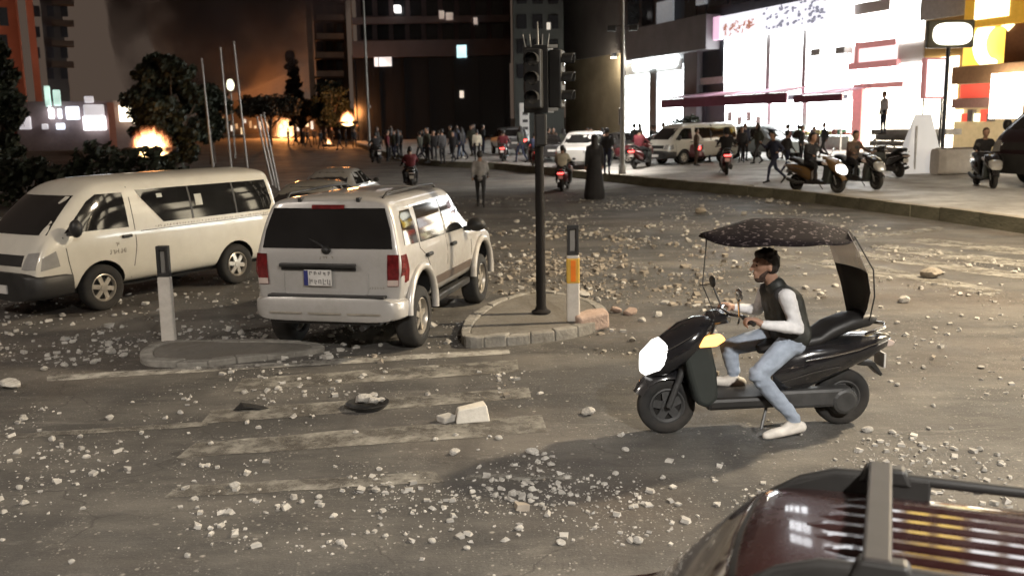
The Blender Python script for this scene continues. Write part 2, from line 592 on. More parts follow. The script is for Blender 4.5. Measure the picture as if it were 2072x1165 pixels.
# ---- road: one sheet to beyond the last building
xs = [-260, -120, -60, -30, -20, -14, -9, -6, -4, -2, 0, 2, 4, 6, 9, 14, 20, 30, 60, 120, 260]
ys = [-60, -20, 0, 1.5, 3.4, 3.8, 4.2, 4.6, 5.0, 5.4, 7, 9, 12, 16, 22, 30, 40, 60, 90, 140, 220, 420]
mb = MB()
vs = [(x, y, road_z(x, y)) for y in ys for x in xs]
nx = len(xs)
mb.add(vs, [(j * nx + i, j * nx + i + 1, (j + 1) * nx + i + 1, (j + 1) * nx + i) for j in range(len(ys) - 1) for i in range(nx - 1)])
tag(mb.build('road', M_ROAD), kind='structure')

# ---- raised pavement beyond the kerb
offs = [0.28, 1.5, 4, 9, 16, 28, 50, 110]
nr = []
for i, k in enumerate(KERB):
    d = Vector((0, 0))
    if i > 0: d += Vector((k.x - KERB[i - 1].x, k.y - KERB[i - 1].y)).normalized()
    if i < len(KERB) - 1: d += Vector((KERB[i + 1].x - k.x, KERB[i + 1].y - k.y)).normalized()
    d.normalize()
    nr.append(Vector((d.y, -d.x)))
mb = MB()
vs = []
for k, n in zip(KERB, nr):
    for o in offs:
        x, y = k.x + n.x * o, k.y + n.y * o
        vs.append((x, y, road_z(x, y) + KERB_H - 0.02 + 0.008 * min(o, 40)))
no = len(offs)
mb.add(vs, [(i * no + j, i * no + j + 1, (i + 1) * no + j + 1, (i + 1) * no + j) for i in range(len(KERB) - 1) for j in range(no - 1)])
tag(mb.build('pavement', M_PAVE), kind='structure')

# ---- kerb: a course of blocks, each a piece of its own
kerb_root = empty('kerb', (0, 0, 0)); tag(kerb_root, kind='structure')
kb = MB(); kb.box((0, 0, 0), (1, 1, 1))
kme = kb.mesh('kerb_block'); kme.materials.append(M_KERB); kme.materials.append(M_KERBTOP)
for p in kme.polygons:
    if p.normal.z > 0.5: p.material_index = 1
nblk = 0
for i in range(len(KERB) - 1):
    a, b = KERB[i], KERB[i + 1]
    L = (b - a).length
    step = 1.25
    n = max(1, round(L / step))
    d = (b - a) / n
    ang = math.atan2(d.y, d.x)
    for j in range(n):
        q = a + d * (j + 0.5)
        if q.y < 17 or q.y > 95: continue
        nrm = Vector((d.y, -d.x, 0)).normalized()
        c = q + nrm * (0.14 + random.uniform(-0.008, 0.008))
        o = link('kerb_block', kme, kerb_root)
        h = KERB_H + 0.25
        o.scale = (d.length - 0.015, 0.28, h)
        o.location = (c.x, c.y, road_z(q.x, q.y) + KERB_H - h / 2 + random.uniform(-0.012, 0.012))
        o.rotation_euler = (random.uniform(-0.01, 0.01), 0, ang + random.uniform(-0.004, 0.004))
        nblk += 1

# ---- painted markings
M_LINE = worn_paint('worn_white_paint', (0.48, 0.46, 0.41), 0.75)
M_STRIPE = worn_paint('worn_crossing_paint', (0.34, 0.325, 0.285), 0.62)
def marking(name, quad_px, m, lift=0.005):
    pts = [at(a, b) for a, b in quad_px]
    c = sum(pts, Vector()) / len(pts)
    mb = MB()
    A, B, C, D = [p - c for p in pts]
    n = 14
    vs = []
    for i in range(n + 1):
        for j in range(3):
            p = (A.lerp(B, i / n)).lerp(D.lerp(C, i / n), j / 2)
            w = 0.02 if 0 < i < n else 0.0
            p = p + Vector((0, random.uniform(-w, w), 0))
            vs.append((p.x, p.y, 0))
    fs = [(i * 3 + j, (i + 1) * 3 + j, (i + 1) * 3 + j + 1, i * 3 + j + 1) for i in range(n) for j in range(2)]
    mb.add(vs, fs)
    o = mb.build(name, m)
    o.location = (c.x, c.y, road_z(c.x, c.y) + lift)
    tag(o, kind='structure')
    return o
marking('stop_line', [(95, 772), (1032, 716), (1030, 707), (95, 760)], M_LINE)
for q in ([(470, 793), (1050, 752), (1046, 728), (490, 766)],
          [(405, 858), (1075, 806), (1070, 784), (430, 830)],
          [(355, 928), (1108, 874), (1096, 840), (395, 896)],
          [(940, 972), (1160, 970), (1150, 958), (945, 962)],
          [(330, 1008), (900, 976), (880, 954), (360, 984)]):
    marking('crossing_stripe', q, M_STRIPE)
for q in ([(1700, 489), (1912, 466), (1905, 459), (1695, 480)],
          [(1840, 492), (2090, 519), (2090, 505), (1862, 481)],
          [(1770, 506), (2090, 545), (2090, 529), (1795, 494)],
          [(1720, 520), (2090, 570), (2090, 556), (1735, 508)],
          [(1560, 518), (1800, 570), (1808, 562), (1570, 510)],
          [(1660, 530), (2010, 600), (2030, 588), (1680, 520)]):
    marking('crossing_stripe', q, M_STRIPE, 0.006)
marking('lane_line', [(0, 890), (420, 862), (420, 854), (0, 880)], M_STRIPE, 0.006)

# ---- traffic islands
def island(name, px, h, label):
    pts = [at(a, b) for a, b in px]
    c = sum(pts, Vector()) / len(pts)
    root = empty(name, (c.x, c.y, 0)); tag(root, label, 'traffic island')
    n = len(pts)
    # smooth outline
    out = []
    for i in range(n):
        p0, p1, p2, p3 = pts[i - 1], pts[i], pts[(i + 1) % n], pts[(i + 2) % n]
        for k in range(5):
            t = k / 5
            q = 0.5 * ((2 * p1) + (-p0 + p2) * t + (2 * p0 - 5 * p1 + 4 * p2 - p3) * t * t + (-p0 + 3 * p1 - 3 * p2 + p3) * t ** 3)
            out.append(Vector((q.x - c.x, q.y - c.y)))
    ce = Vector((0, 0))
    inner = [q + (ce - q).normalized() * 0.16 for q in out]
    mb = MB()
    mb.prism([(q.x, q.y) for q in inner], -0.05, h - 0.012, 'z')
    mb.build('top', M_CONC, root, bevel=0.015)
    # kerb stones round the edge
    m = len(out); step = 3
    for i in range(0, m, step):
        idx = [(i + k) % m for k in range(step + 1)]
        poly = [(out[k].x, out[k].y) for k in idx] + [(inner[k].x, inner[k].y) for k in idx[::-1]]
        cc = Vector((sum(p[0] for p in poly), sum(p[1] for p in poly))) / len(poly)
        poly = [tuple(cc + (Vector(p) - cc) * 0.985) for p in poly]
        s = MB(); dz = random.uniform(-0.015, 0.012)
        s.prism(poly, -0.05, h + dz, 'z')
        s.build('kerb_stone', M_CONC2, root, bevel=0.018)
    return root
ISL_H = 0.13
isl = island('traffic_island', [(943, 703), (1010, 701), (1090, 694), (1170, 682), (1222, 664), (1226, 640), (1180, 616), (1090, 604), (1010, 622), (955, 652), (935, 680)], ISL_H, 'low concrete traffic island under the traffic light pole')
p = at(1196, 668)
s = MB(); s.prism([(-.22, -.1), (.2, -.14), (.26, .06), (.05, .16), (-.2, .1)], 0.02, 0.24, 'z')
o = s.build('kerb_stone', M_PINK, isl, bevel=0.03); o.location = (p.x - isl.location.x, p.y - isl.location.y, 0); o.rotation_euler = (0.1, -0.12, 0.5)
o['label'] = 'broken pinkish kerb stone at the island tip'
island('traffic_island', [(300, 741), (400, 743), (500, 733), (600, 722), (655, 712), (640, 702), (560, 697), (450, 695), (350, 697), (300, 708), (283, 724)], 0.07, 'worn low concrete island below the left reflector post')

# ================================================================== BUILDINGS
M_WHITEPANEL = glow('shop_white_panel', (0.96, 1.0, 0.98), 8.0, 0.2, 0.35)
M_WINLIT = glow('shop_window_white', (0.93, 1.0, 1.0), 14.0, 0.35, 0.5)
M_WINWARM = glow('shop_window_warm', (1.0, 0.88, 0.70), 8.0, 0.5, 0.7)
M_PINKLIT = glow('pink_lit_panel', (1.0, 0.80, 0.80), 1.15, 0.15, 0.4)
M_PINKSIGN = glow('pink_sign', (0.95, 0.60, 0.78), 0.85, 0.1, 0.5)
M_BANNER = glow('banner_white', (0.93, 0.92, 1.0), 1.0, 0.12, 0.4)
M_YEL = glow('yellow_lit_sign', (1.0, 0.62, 0.10), 1.3, 0.3, 0.6)
M_YELW = glow('yellow_white_light', (1.0, 0.93, 0.55), 3.0, 0.15, 0.6)
M_REDLIT = glow('red_kiosk_panel', (1.0, 0.13, 0.08), 0.75, 0.25, 0.9)
M_DARKWALL = mat('dark_cladding', (0.055, 0.055, 0.065), 0.5, var=0.2, scale=0.6)
M_GREYWALL = mat('grey_cladding', (0.20, 0.19, 0.20), 0.6, var=0.15, scale=0.7)
M_TAN = mat('tan_render', (0.34, 0.27, 0.18), 0.85, var=0.2, scale=0.5, dirt=(0.14, 0.12, 0.08), dirt_amt=0.5)
M_PALE = mat('pale_pink_render', (0.75, 0.66, 0.63), 0.7, var=0.06, scale=0.6)
M_FRAME = mat('window_frame_dark', (0.06, 0.06, 0.065), 0.4, 0.3)
M_FRAMEL = mat('window_frame_light', (0.72, 0.72, 0.72), 0.4, 0.0)
M_GLASSDK = mat('dark_window_glass', (0.035, 0.04, 0.05), 0.08, spec=0.6)
M_AWN = mat('maroon_awning_cloth', (0.16, 0.035, 0.06), 0.8, var=0.15, scale=1.5)
M_AWNP = mat('pink_awning_cloth', (0.42, 0.22, 0.30), 0.8, var=0.15, scale=1.5)
M_REDF = mat('red_painted_frame', (0.55, 0.20, 0.20), 0.5, emis=(1, .45, .42), estr=.28)  # paler red and weak glow put in for bloom around the frames
M_BROWN = mat('brown_wall', (0.13, 0.09, 0.065), 0.85, var=0.2, scale=0.35, dirt=(0.10, 0.07, 0.05), dirt_amt=0.5)
M_BROWNL = mat('balcony_plaster', (0.55, 0.45, 0.36), 0.8, var=0.2, scale=0.6)
M_MAUVE = mat('mauve_band', (0.085, 0.07, 0.075), 0.8, var=0.2, scale=0.3)
M_BLACKW = mat('black_glass_wall', (0.010, 0.010, 0.012), 0.25, var=0.2, scale=0.3)
M_MAROONW = mat('dark_maroon_wall', (0.055, 0.035, 0.036), 0.8, var=0.25, scale=0.25)
M_REDWALL = mat('terracotta_wall', (0.52, 0.13, 0.065), 0.85, var=0.25, scale=0.12, dirt=(0.20, 0.05, 0.03), dirt_amt=0.6)  # red light falling on the wall is put into its base colour
M_GREYB = mat('grey_concrete_wall', (0.13, 0.115, 0.11), 0.85, var=0.25, scale=0.2)
M_PROJ = mat('pale_sign_dim', (0.5, 0.52, 0.55), 0.6, emis=(0.8, 0.85, 0.9), estr=0.16)

# right-hand facade line
FREF = Vector((22.4, 50.0, 0))
FU = Vector((-0.38, 1.0, 0)).normalized()
FN = Vector((-FU.y, FU.x, 0))           # towards the street
FROT = math.atan2(FU.y, FU.x)
def fac(px, py, o=0.0):
    """(along, height) on the facade plane moved o metres towards the street"""
    d = ray(px, py)
    P0 = FREF + FN * o
    t = (P0 - Vector((0, 0, CAMH))).dot(FN) / d.dot(FN)
    p = Vector((0, 0, CAMH)) + d * t
    q = p - P0
    return q.dot(FU), p.z
def fbox(mb, a, b, z0, z1, o0, o1, mi=0):
    mb.box(((a + b) / 2, (o0 + o1) / 2, (z0 + z1) / 2), (abs(b - a), abs(o1 - o0), abs(z1 - z0)), mi)
def fpart(root, name, m, px0, py0, px1, py1, o0, o1, bevel=0.0, z0=None, z1=None, parent=None):
    """box whose street face spans two photograph corners"""
    a, za = fac(px0, py0, max(o0, o1)); b, zb = fac(px1, py1, max(o0, o1))
    mb = MB(); fbox(mb, a, b, za if z1 is None else z1, zb if z0 is None else z0, o0, o1)
    return mb.build(name, m, parent or root, bevel=bevel)
GB = 0.85   # foot of the facades

# --- shop to the left (white glazing under a grey canopy)
r = empty('shop_building', FREF, FROT, label='two storey shop with white glazing left of the striped awning', cat='building')
a0, _ = fac(1262, 100); a1, _ = fac(1428, 100)
mb = MB(); fbox(mb, a1, a0, GB - 0.8, 22, -9, 0); mb.build('wall', M_DARKWALL, r)
fpart(r, 'canopy', M_GREYWALL, 1266, 62, 1428, 100, 0.01, 1.2, 0.03)
fpart(r, 'shop_sign', M_WINLIT, 1281, 100, 1366, 132, 0.02, 0.35, 0.03)
fpart(r, 'shop_window', M_WINLIT, 1266, 146, 1314, 300, 0.02, 0.08, z0=GB)
fpart(r, 'shop_window', M_WINLIT, 1327, 136, 1379, 300, 0.02, 0.08, z0=GB)
fpart(r, 'mullion', M_FRAME, 1314, 136, 1327, 300, 0.02, 0.2, z0=GB)
fpart(r, 'transom', M_FRAMEL, 1266, 134, 1379, 142, 0.09, 0.2)
fpart(r, 'pier', M_GREYWALL, 1384, 100, 1408, 300, 0.01, 0.5, z0=GB - .3)
for x0, x1 in ((1412, 1462),):
    w = fpart(r, 'window', M_GLASSDK, 1412, 84, 1462, 160, 0.02, 0.05)
    fpart(r, 'sill', M_FRAMEL, 1405, 160, 1464, 168, 0.02, 0.25, parent=w)
fpart(r, 'projecting_sign', M_PROJ, 1328, 6, 1361, 48, 0.4, 0.55, 0.02)
for k in range(5):
    x = 1270 + k * 29
    if 1320 < x < 1362: continue
    fpart(r, 'upper_window', M_GLASSDK, x, -40, x + 22, 48, 0.02, 0.05)

# --- big white shop with banner
r = empty('shop_building', FREF, FROT, label='brightly lit white shop with a pink ended banner above', cat='building')
a0, _ = fac(1428, 100); a1, _ = fac(1716, 100)
mb = MB(); fbox(mb, a1, a0 - 0.05, GB - 0.8, 26, -10, -0.05); mb.build('wall', M_DARKWALL, r)
for x0, x1, y0, y1 in ((1466, 1550, 80, 152), (1466, 1550, 156, 190), (1558, 1624, 60, 140), (1558, 1624, 144, 190), (1629, 1716, 45, 190)):
    fpart(r, 'lit_panel', M_WHITEPANEL, x0, y0, x1, y1, -0.04, 0.08)
for x0, x1, y0, y1 in ((1551, 1556, 70, 190), (1625, 1628, 60, 190)):
    fpart(r, 'mullion', M_FRAMEL, x0, y0, x1, y1, -0.04, 0.12)
for x0, x1 in ((1468, 1551), (1557, 1622), (1629, 1716)):
    fpart(r, 'shop_window', M_WINLIT, x0, 205, x1, 330, -0.04, 0.06, z0=GB)
for x0 in (1552, 1624):
    fpart(r, 'mullion', M_FRAMEL, x0, 200, x0 + 5, 330, -0.04, 0.14, z0=GB)
# banner follows the parapet line
(sa, za), (sb, zb) = fac(1425, 40, 0.6), fac(1425, 84, 0.6)
(sc, zc), (sd, zd) = fac(1722, -12, 0.6), fac(1722, 42, 0.6)
mb = MB(); fbox(mb, sc, sa, zb, za, 0.2, 0.6)
ban = mb.build('banner', M_BANNER, r, bevel=0.08)
s1, _ = fac(1456, 60, 0.6)
mb = MB(); fbox(mb, s1, sa + 0.05, zb - 0.04, za + 0.04, 0.25, 0.63); mb.build('banner_end', M_PINKSIGN, ban, bevel=0.08)
M_INK1 = mat('banner_ink_brown', (0.30, 0.13, 0.10), 0.7, emis=(.75, .36, .26), estr=.45)
M_INK2 = mat('banner_ink_grey', (0.20, 0.20, 0.26), 0.7, emis=(.55, .55, .68), estr=.42)
rr = random.Random(3)
mb1, mb2 = MB(), MB()
for k in range(30):                     # looping red-brown script, unreadable in the picture
    t = rr.random()
    s, z = s1 + (fac(1530, 60, .6)[0] - s1) * (0.1 + 0.85 * t), zb + (za - zb) * rr.uniform(0.12, 0.62)
    pts = [(s + 0.22 * math.cos(q) * rr.uniform(.6, 1.2), 0.625, z + 0.16 * math.sin(q) * rr.uniform(.6, 1.2)) for q in [rr.uniform(0, 6) + i * 0.8 for i in range(5)]]
    mb1.tube(pts, 0.035, 5)
for k in range(70):
    t = rr.random() ** 0.8
    s0_, s1_ = fac(1545, 50, .6)[0], fac(1668, 50, .6)[0]
    s, z = s0_ + (s1_ - s0_) * t, zb + (za - zb) * rr.uniform(0.08, 0.95)
    mb2.ell((s, 0.615, z), (rr.uniform(.08, .22), 0.02, rr.uniform(.06, .14)), 7, 4)
tag(mb1.build('lettering', M_INK1, ban), kind='stuff'); tag(mb2.build('lettering', M_INK2, ban), kind='stuff')
# dark storey above the banner
for k in range(6):
    fpart(r, 'upper_window', M_GLASSDK, 1436 + k * 46, -70, 1472 + k * 46, 8 - k * 6, -0.04, 0.02)
fpart(r, 'upper_light', M_PROJ, 1408, -4, 1424, 8, -0.04, 0.3)

# goods and fittings behind and on the shop fronts
rr = random.Random(9)
G = [mat('goods_%d' % k, c, .5) for k, c in enumerate(((.35, .30, .10), (.10, .28, .18), (.45, .42, .38), (.30, .10, .08), (.12, .12, .14)))]
cnt = fpart(r, 'counter', mat('pale_counter', (.5, .55, .5), .5), 1560, 274, 1716, 300, 0.4, 1.0, 0.03, z0=GB - .3)
for k in range(14):
    x = 1562 + k * 11; hgt = rr.uniform(6, 14)
    fpart(r, 'goods', G[rr.randrange(5)], x, 274 - hgt, x + rr.uniform(5, 9), 274, 0.5, 0.9, parent=cnt)
for k in range(4):
    x = 1472 + k * 19
    fpart(r, 'poster', G[2], x, 226 + (k % 2) * 10, x + 9, 246 + (k % 2) * 12, 0.07, 0.12)
for x, y in ((1640, 100), (1690, 96)):
    fpart(r, 'air_conditioner', mat('ac_white', (.6, .6, .58), .5), x, y, x + 18, y + 12, 0.1, 0.7, 0.03)

def awning(label, px0, px1, ytop, yval0, yval1, out=2.4):
    a, zt = fac(px0, ytop, 0.1); b, _ = fac(px1, ytop, 0.1)
    a2, zv0 = fac(px0, yval0, out); b2, zv1 = fac(px1, yval0, out)
    _, zl = fac((px0 + px1) / 2, yval1, out); _, zu = fac((px0 + px1) / 2, yval0, out)
    lo, hi = min(a2, b2), max(a2, b2)
    r = empty('awning', FREF, FROT, label=label, cat='awning')
    mid = zu
    n = 7
    for k in range(n):
        s0, s1_ = lo + (hi - lo) * k / n, lo + (hi - lo) * (k + 1) / n - 0.02
        mb = MB()
        mb.add([(s0, 0.1, mid + .36), (s1_, 0.1, mid + .36), (s1_, out, mid), (s0, out, mid), (s0, 0.1, mid + .32), (s1_, 0.1, mid + .32), (s1_, out, mid - .04), (s0, out, mid - .04)],
               [(0, 1, 2, 3), (7, 6, 5, 4), (0, 4, 5, 1), (1, 5, 6, 2), (2, 6, 7, 3), (3, 7, 4, 0)])
        mb.build('canopy_panel', M_AWNP if k % 3 else M_AWN, r)
    mb = MB(); fbox(mb, lo, hi, zl, zu - 0.05, out - 0.03, out + 0.03); mb.build('valance', M_AWN, r)
    for s in (lo + .1, hi - .1):
        mb = MB(); mb.cyl((s, out - .1, GB - .4), (s, out - .1, mid - .05), 0.05, n=8); mb.build('post', M_FRAMEL, r)
    return r
awning('long maroon and pink striped awning over the white shop', 1338, 1592, 184, 193, 214, 2.2)
awning('short dark red awning right of the long striped one', 1606, 1704, 180, 190, 207, 2.2)

# --- pale pink building
r = empty('shop_building', FREF, FROT, label='pale pink floodlit building with one wide window', cat='building')
a0, _ = fac(1716, 100); a1, _ = fac(1868, 100)
mb = MB(); fbox(mb, a1, a0 - 0.05, GB - 0.8, 26, -10, -0.05); mb.build('wall', M_PALE, r)
fpart(r, 'lit_panel', M_WHITEPANEL, 1718, -80, 1866, 80, -0.04, 0.05)  # glowing panels here stand in for a wall lit by floodlamps
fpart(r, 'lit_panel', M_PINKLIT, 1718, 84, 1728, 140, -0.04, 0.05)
w = fpart(r, 'window', M_PINKLIT, 1735, 92, 1812, 128, -0.02, 0.06)
fpart(r, 'frame', M_REDF, 1730, 86, 1735, 130, -0.02, 0.14, parent=w)
fpart(r, 'sill', M_REDF, 1716, 129, 1814, 134, -0.02, 0.25, parent=w)
fpart(r, 'frame', M_REDF, 1735, 87, 1812, 91, -0.02, 0.10, parent=w)
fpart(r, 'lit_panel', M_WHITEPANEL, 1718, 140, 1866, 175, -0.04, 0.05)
d = fpart(r, 'doorway', M_WINWARM, 1738, 178, 1822, 330, -0.03, 0.05, z0=GB)
fpart(r, 'door_frame', M_REDF, 1726, 172, 1738, 330, -0.03, 0.3, z0=GB, parent=d)
fpart(r, 'door_frame', M_REDF, 1738, 170, 1826, 176, -0.03, 0.2, parent=d)
fpart(r, 'lit_panel', M_WINWARM, 1826, 178, 1866, 330, -0.04, 0.05, z0=GB)
fpart(r, 'cornice', M_PALE, 1700, 14, 1800, 20, 0.06, 0.3)

# --- yellow fronted building at the right edge
r = empty('shop_building', FREF, FROT, label='yellow lit shop building at the right edge', cat='building')
a0, _ = fac(1868, 100); a1, _ = fac(2210, 100)
mb = MB(); fbox(mb, a1, a0 - 0.05, GB - 0.8, 24, -10, -0.05); mb.build('wall', mat('ochre_wall', (0.42, 0.27, 0.10), 0.8, var=0.2, scale=0.5), r)
fpart(r, 'upper_wall', mat('light_grey_panel', (0.6, 0.58, 0.58), 0.6), 1868, -90, 1952, 30, -0.03, 0.12)
fpart(r, 'shop_window', M_WINWARM, 1870, 120, 1925, 330, -0.04, 0.05, z0=GB)
fpart(r, 'shop_window', mat('dim_shop_interior', (0.25, 0.2, 0.13), 0.3, emis=(1.0, 0.72, 0.35), estr=0.35, var=0.4, scale=1.5), 1930, 215, 2200, 330, -0.04, 0.05, z0=GB)
fpart(r, 'fascia', M_YEL, 1952, 44, 2046, 130, 0.02, 0.3, 0.03)
fpart(r, 'fascia', M_REDLIT, 1944, 158, 2008, 198, 0.05, 0.6, 0.04)
fpart(r, 'soffit', mat('warm_soffit', (.5, .3, .16), .7), 1926, 136, 2200, 156, 0.05, 1.6, 0.03)
fpart(r, 'counter', mat('pinkish_counter', (.5, .3, .26), .6), 1926, 200, 2200, 212, 0.05, 1.0, 0.03)
for k in range(6):
    fpart(r, 'shelf_goods', [M_YELW, M_REDLIT, M_GREYWALL][k % 3], 1932 + k * 13, 222 + (k % 2) * 8, 1941 + k * 13, 246, 0.06, 0.3)
sgn = fpart(r, 'yellow_sign', mat('amber_sign_case', (0.5, 0.28, 0.04), 0.5, emis=(1, .5, .05), estr=0.35), 1958, -90, 2060, 46, 0.3, 1.2, 0.05)
fpart(r, 'lit_face', M_YELW, 1978, -80, 2040, 32, 1.2, 1.26, 0.03, parent=sgn)
# letter-like round sign
cs, cz = fac(2022, 86, 0.5)
mb = MB()
R = 1.05
pts = [(cs - R * math.cos(t) * 1.0, 0.62, cz + R * math.sin(t)) for t in [math.radians(a) for a in range(-130, 135, 12)]]
pts = [(cs + R * math.cos(t), 0.62, cz + R * math.sin(t)) for t in [math.radians(a) for a in range(-80, 160, 12)]]
mb.tube(pts, 0.3, 8)
mb.build('round_letter', M_YELW, r, smooth=40)
fpart(r, 'pillar', mat('brown_pillar', (0.28, 0.13, 0.06), 0.7), 2046, -90, 2085, 130, 0.3, 0.8)
fpart(r, 'banner', M_WINWARM, 2006, 150, 2064, 240, 2.2, 2.3, 0.02)

# --- shops that carry on to the right of the frame
for k, (s0, s1_, lab, m1, m2) in enumerate(((-24, -16.5, 'lit corner shop beyond the yellow building out of frame', M_WINWARM, M_YEL),
                                            (-41, -25, 'long white lit shop row further along the street', M_WINLIT, M_PINKLIT),
                                            (-62, -42, 'warm lit shop row nearest to the viewer', M_WINWARM, M_WINWARM))):
    s1_ = min(s1_, a1 - 0.1) if k == 0 else s1_
    r = empty('shop_building', FREF, FROT, label=lab, cat='building')
    mb = MB(); fbox(mb, s0, s1_, GB - 0.8, 24, -10, -0.05); mb.build('wall', M_GREYWALL, r)
    n = 4
    for j in range(n):
        w = (s1_ - s0) / n
        mb = MB(); fbox(mb, s0 + j * w + .3, s0 + (j + 1) * w - .3, GB, 4.0, -0.04, 0.05); mb.build('shop_window', m1, r)
    mb = MB(); fbox(mb, s0 + .4, s1_ - .4, 4.6, 6.0, 0.0, 0.4); mb.build('shop_sign', m2, r)
    for j in range(7):
        for row in range(6):
            if (j * 7 + row * 5 + k * 3 + j * row) % 5 > 2: continue
            w = (s1_ - s0) / 7
            mb = MB(); fbox(mb, s0 + j * w + .5, s0 + (j + 1) * w - .5, 7.2 + row * 2.6, 8.9 + row * 2.6, -0.04, 0.04); mb.build('lit_room', glow('lit_room_warm', (1, .86, .62), 5.0, .3, .6), r)  # unseen rooms added so the minibus windows catch reflections

# --- unseen storeys added, their lit rooms reflect in the maroon car roof
rr = random.Random(17)
M_ROOMW = glow('lit_room_white', (0.95, 0.97, 1.0), 5.0, .3, .6); M_ROOMY = glow('lit_room_amber', (1.0, 0.66, 0.12), 4.0, .3, .6)
r = empty('upper_storeys', FREF, FROT, label='upper storeys with lit rooms above the shops out of frame', cat='building')
sA, sB = fac(1430, 100)[0], fac(2200, 100)[0]
mb = MB(); fbox(mb, sB, sA, 26.05, 40, -9.5, -0.3); mb.build('wall', M_GREYWALL, r)
nwin = 13
for row, (z0, z1) in enumerate(((20.5, 23.2), (27, 30), (32, 35))):
    for j in range(nwin):
        if rr.random() < .22: continue
        s0 = sB + (sA - sB) * (j + .15) / nwin; s1_ = sB + (sA - sB) * (j + .85) / nwin
        mb = MB(); fbox(mb, s0, s1_, z0, z1, -0.28 if row else -.02, 0.04); mb.build('lit_room', M_ROOMY if j in (2, 3) else M_ROOMW, r)

# --- tan side wall with a floodlamp, left of the shops
r = empty('side_building', FREF, FROT, label='tan rendered wall lit by a lamp behind the traffic light', cat='building')
a0, _ = fac(1138, 100); a1, _ = fac(1261, 100)
mb = MB(); fbox(mb, a1 + 0.05, a0, 0, 8.5, -9, -0.3); mb.build('wall', M_TAN, r)
mb = MB(); fbox(mb, a1 + 0.05, a0, 8.5, 24, -9, -0.05); mb.build('upper_wall', M_GREYB, r)
s_, z_ = fac(1236, 112, 0.9)
mb = MB(); mb.box((s_, 0.6, z_), (0.5, 0.35, 0.35)); mb.tube([(s_, -0.3, z_), (s_, 0.5, z_)], 0.05, 6)
lampb = mb.build('floodlamp', M_FRAME, r, bevel=0.03)
mb = MB(); mb.box((s_, 0.6, z_ - 0.19), (0.44, 0.3, 0.05)); mb.build('lens', glow('flood_lens', (1, 0.93, 0.75), 14, 0.05), lampb)
ld = bpy.data.lights.new('floodlight', 'POINT'); ld.energy = 420; ld.color = (1, 0.90, 0.70); ld.shadow_soft_size = 0.25
lo = bpy.data.objects.new('light_source', ld); COL.objects.link(lo); lo.parent = lampb; lo.location = (s_, 0.8, z_ - 0.45)

# --- dark building across the end of the street
YC = 98.0
def cpart(root, name, m, px0, py0, px1, py1, y0, y1, parent=None, bevel=0.0):
    c = Vector(root.location)
    a = -root.rotation_euler.z
    n = Vector((math.sin(a), math.cos(a), 0)); u = Vector((math.cos(a), -math.sin(a), 0))
    o0, o1 = y0 - c.y, y1 - c.y
    def hit(px, py):
        d = ray(px, py); P0 = c + n * o0; C0 = Vector((0, 0, CAMH))
        p = C0 + d * ((P0 - C0).dot(n) / d.dot(n))
        return (p - c).dot(u), p.z - c.z
    (xa, za), (xb, zb) = hit(px0, py0), hit(px1, py1)
    mb = MB()
    mb.box(((xa + xb) / 2, (o0 + o1) / 2, (za + zb) / 2), (abs(xb - xa), abs(o1 - o0), abs(za - zb)))
    return mb.build(name, m, parent or root, bevel=bevel)
def face_me(x, y):
    """turned so that the flanks run along the line of sight of the street corner"""
    return -math.atan2(x, y)
base = aty(900, 265, YC)
r = empty('dark_building', (base.x, YC, 0.4), label='dark unlit building across the end of the street', cat='building')
cpart(r, 'wall', M_BLACKW, 712, 112, 1034, 290, YC + 0.6, YC + 14)
cpart(r, 'floor_band', M_MAUVE, 712, 84, 1034, 111, YC, YC + 14)
cpart(r, 'upper_wall', M_MAROONW, 712, -160, 1034, 83, YC + 1.2, YC + 14)
cpart(r, 'ledge', M_MAUVE, 712, 36, 1030, 44, YC + 0.4, YC + 1.2)
for x0, y0, x1, y1, m in ((797, 11, 809, 24, 'w'), (888, 22, 898, 38, 'd'), (902, 26, 916, 40, 'd'), (958, 36, 966, 48, 'd'), (924, 92, 944, 116, 'b'), (930, 184, 938, 198, 's')):
    mm = {'w': glow('far_window_white', (1, .97, .95), 2.5, .1), 'd': glow('far_window_dim', (1, .8, .7), .28, .5), 'b': glow('far_window_blue', (.6, .95, 1), 1.4, .3), 's': glow('far_lamp_small', (1, .85, .7), .8, .2)}[m]
    cpart(r, 'lit_window', mm, x0, y0, x1, y1, YC - 0.1, YC + 1.3)
for k in range(9):
    x = 730 + k * 33
    w = cpart(r, 'window', M_BLACKW, x, 48, x + 24, 80, YC + 1.1, YC + 1.5)
    w = cpart(r, 'window', M_BLACKW, x, -8, x + 24, 32, YC + 1.1, YC + 1.5)
cpart(r, 'shop_sign', glow('far_sign_white', (1, .95, .92), .9, .4, 1.5), 757, 114, 792, 134, YC + 0.3, YC + 0.6)
for k in range(7):
    cpart(r, 'pillar', M_BLACKW, 716 + k * 50, 112, 722 + k * 50, 290, YC + 0.2, YC + 0.6)
# taller block next to it
base = aty(1090, 265, 88)
r = empty('tower_block', (base.x, 88, 0.4), label='tall dark block rising behind the traffic light', cat='building')
cpart(r, 'wall', mat('dark_olive_wall', (0.028, 0.028, 0.024), 0.7, var=0.25, scale=0.3), 1034, -200, 1142, 290, 88, 100)
for i in range(3):
    for j in range(4):
        cpart(r, 'window', M_BLACKW, 1046 + i * 32, -20 + j * 50, 1066 + i * 32, 8 + j * 50, 87.9, 88.2)
cpart(r, 'lit_window', glow('far_window_dim', (1, .8, .7), .28, .5), 1106, 46, 1114, 60, 87.85, 88.2)

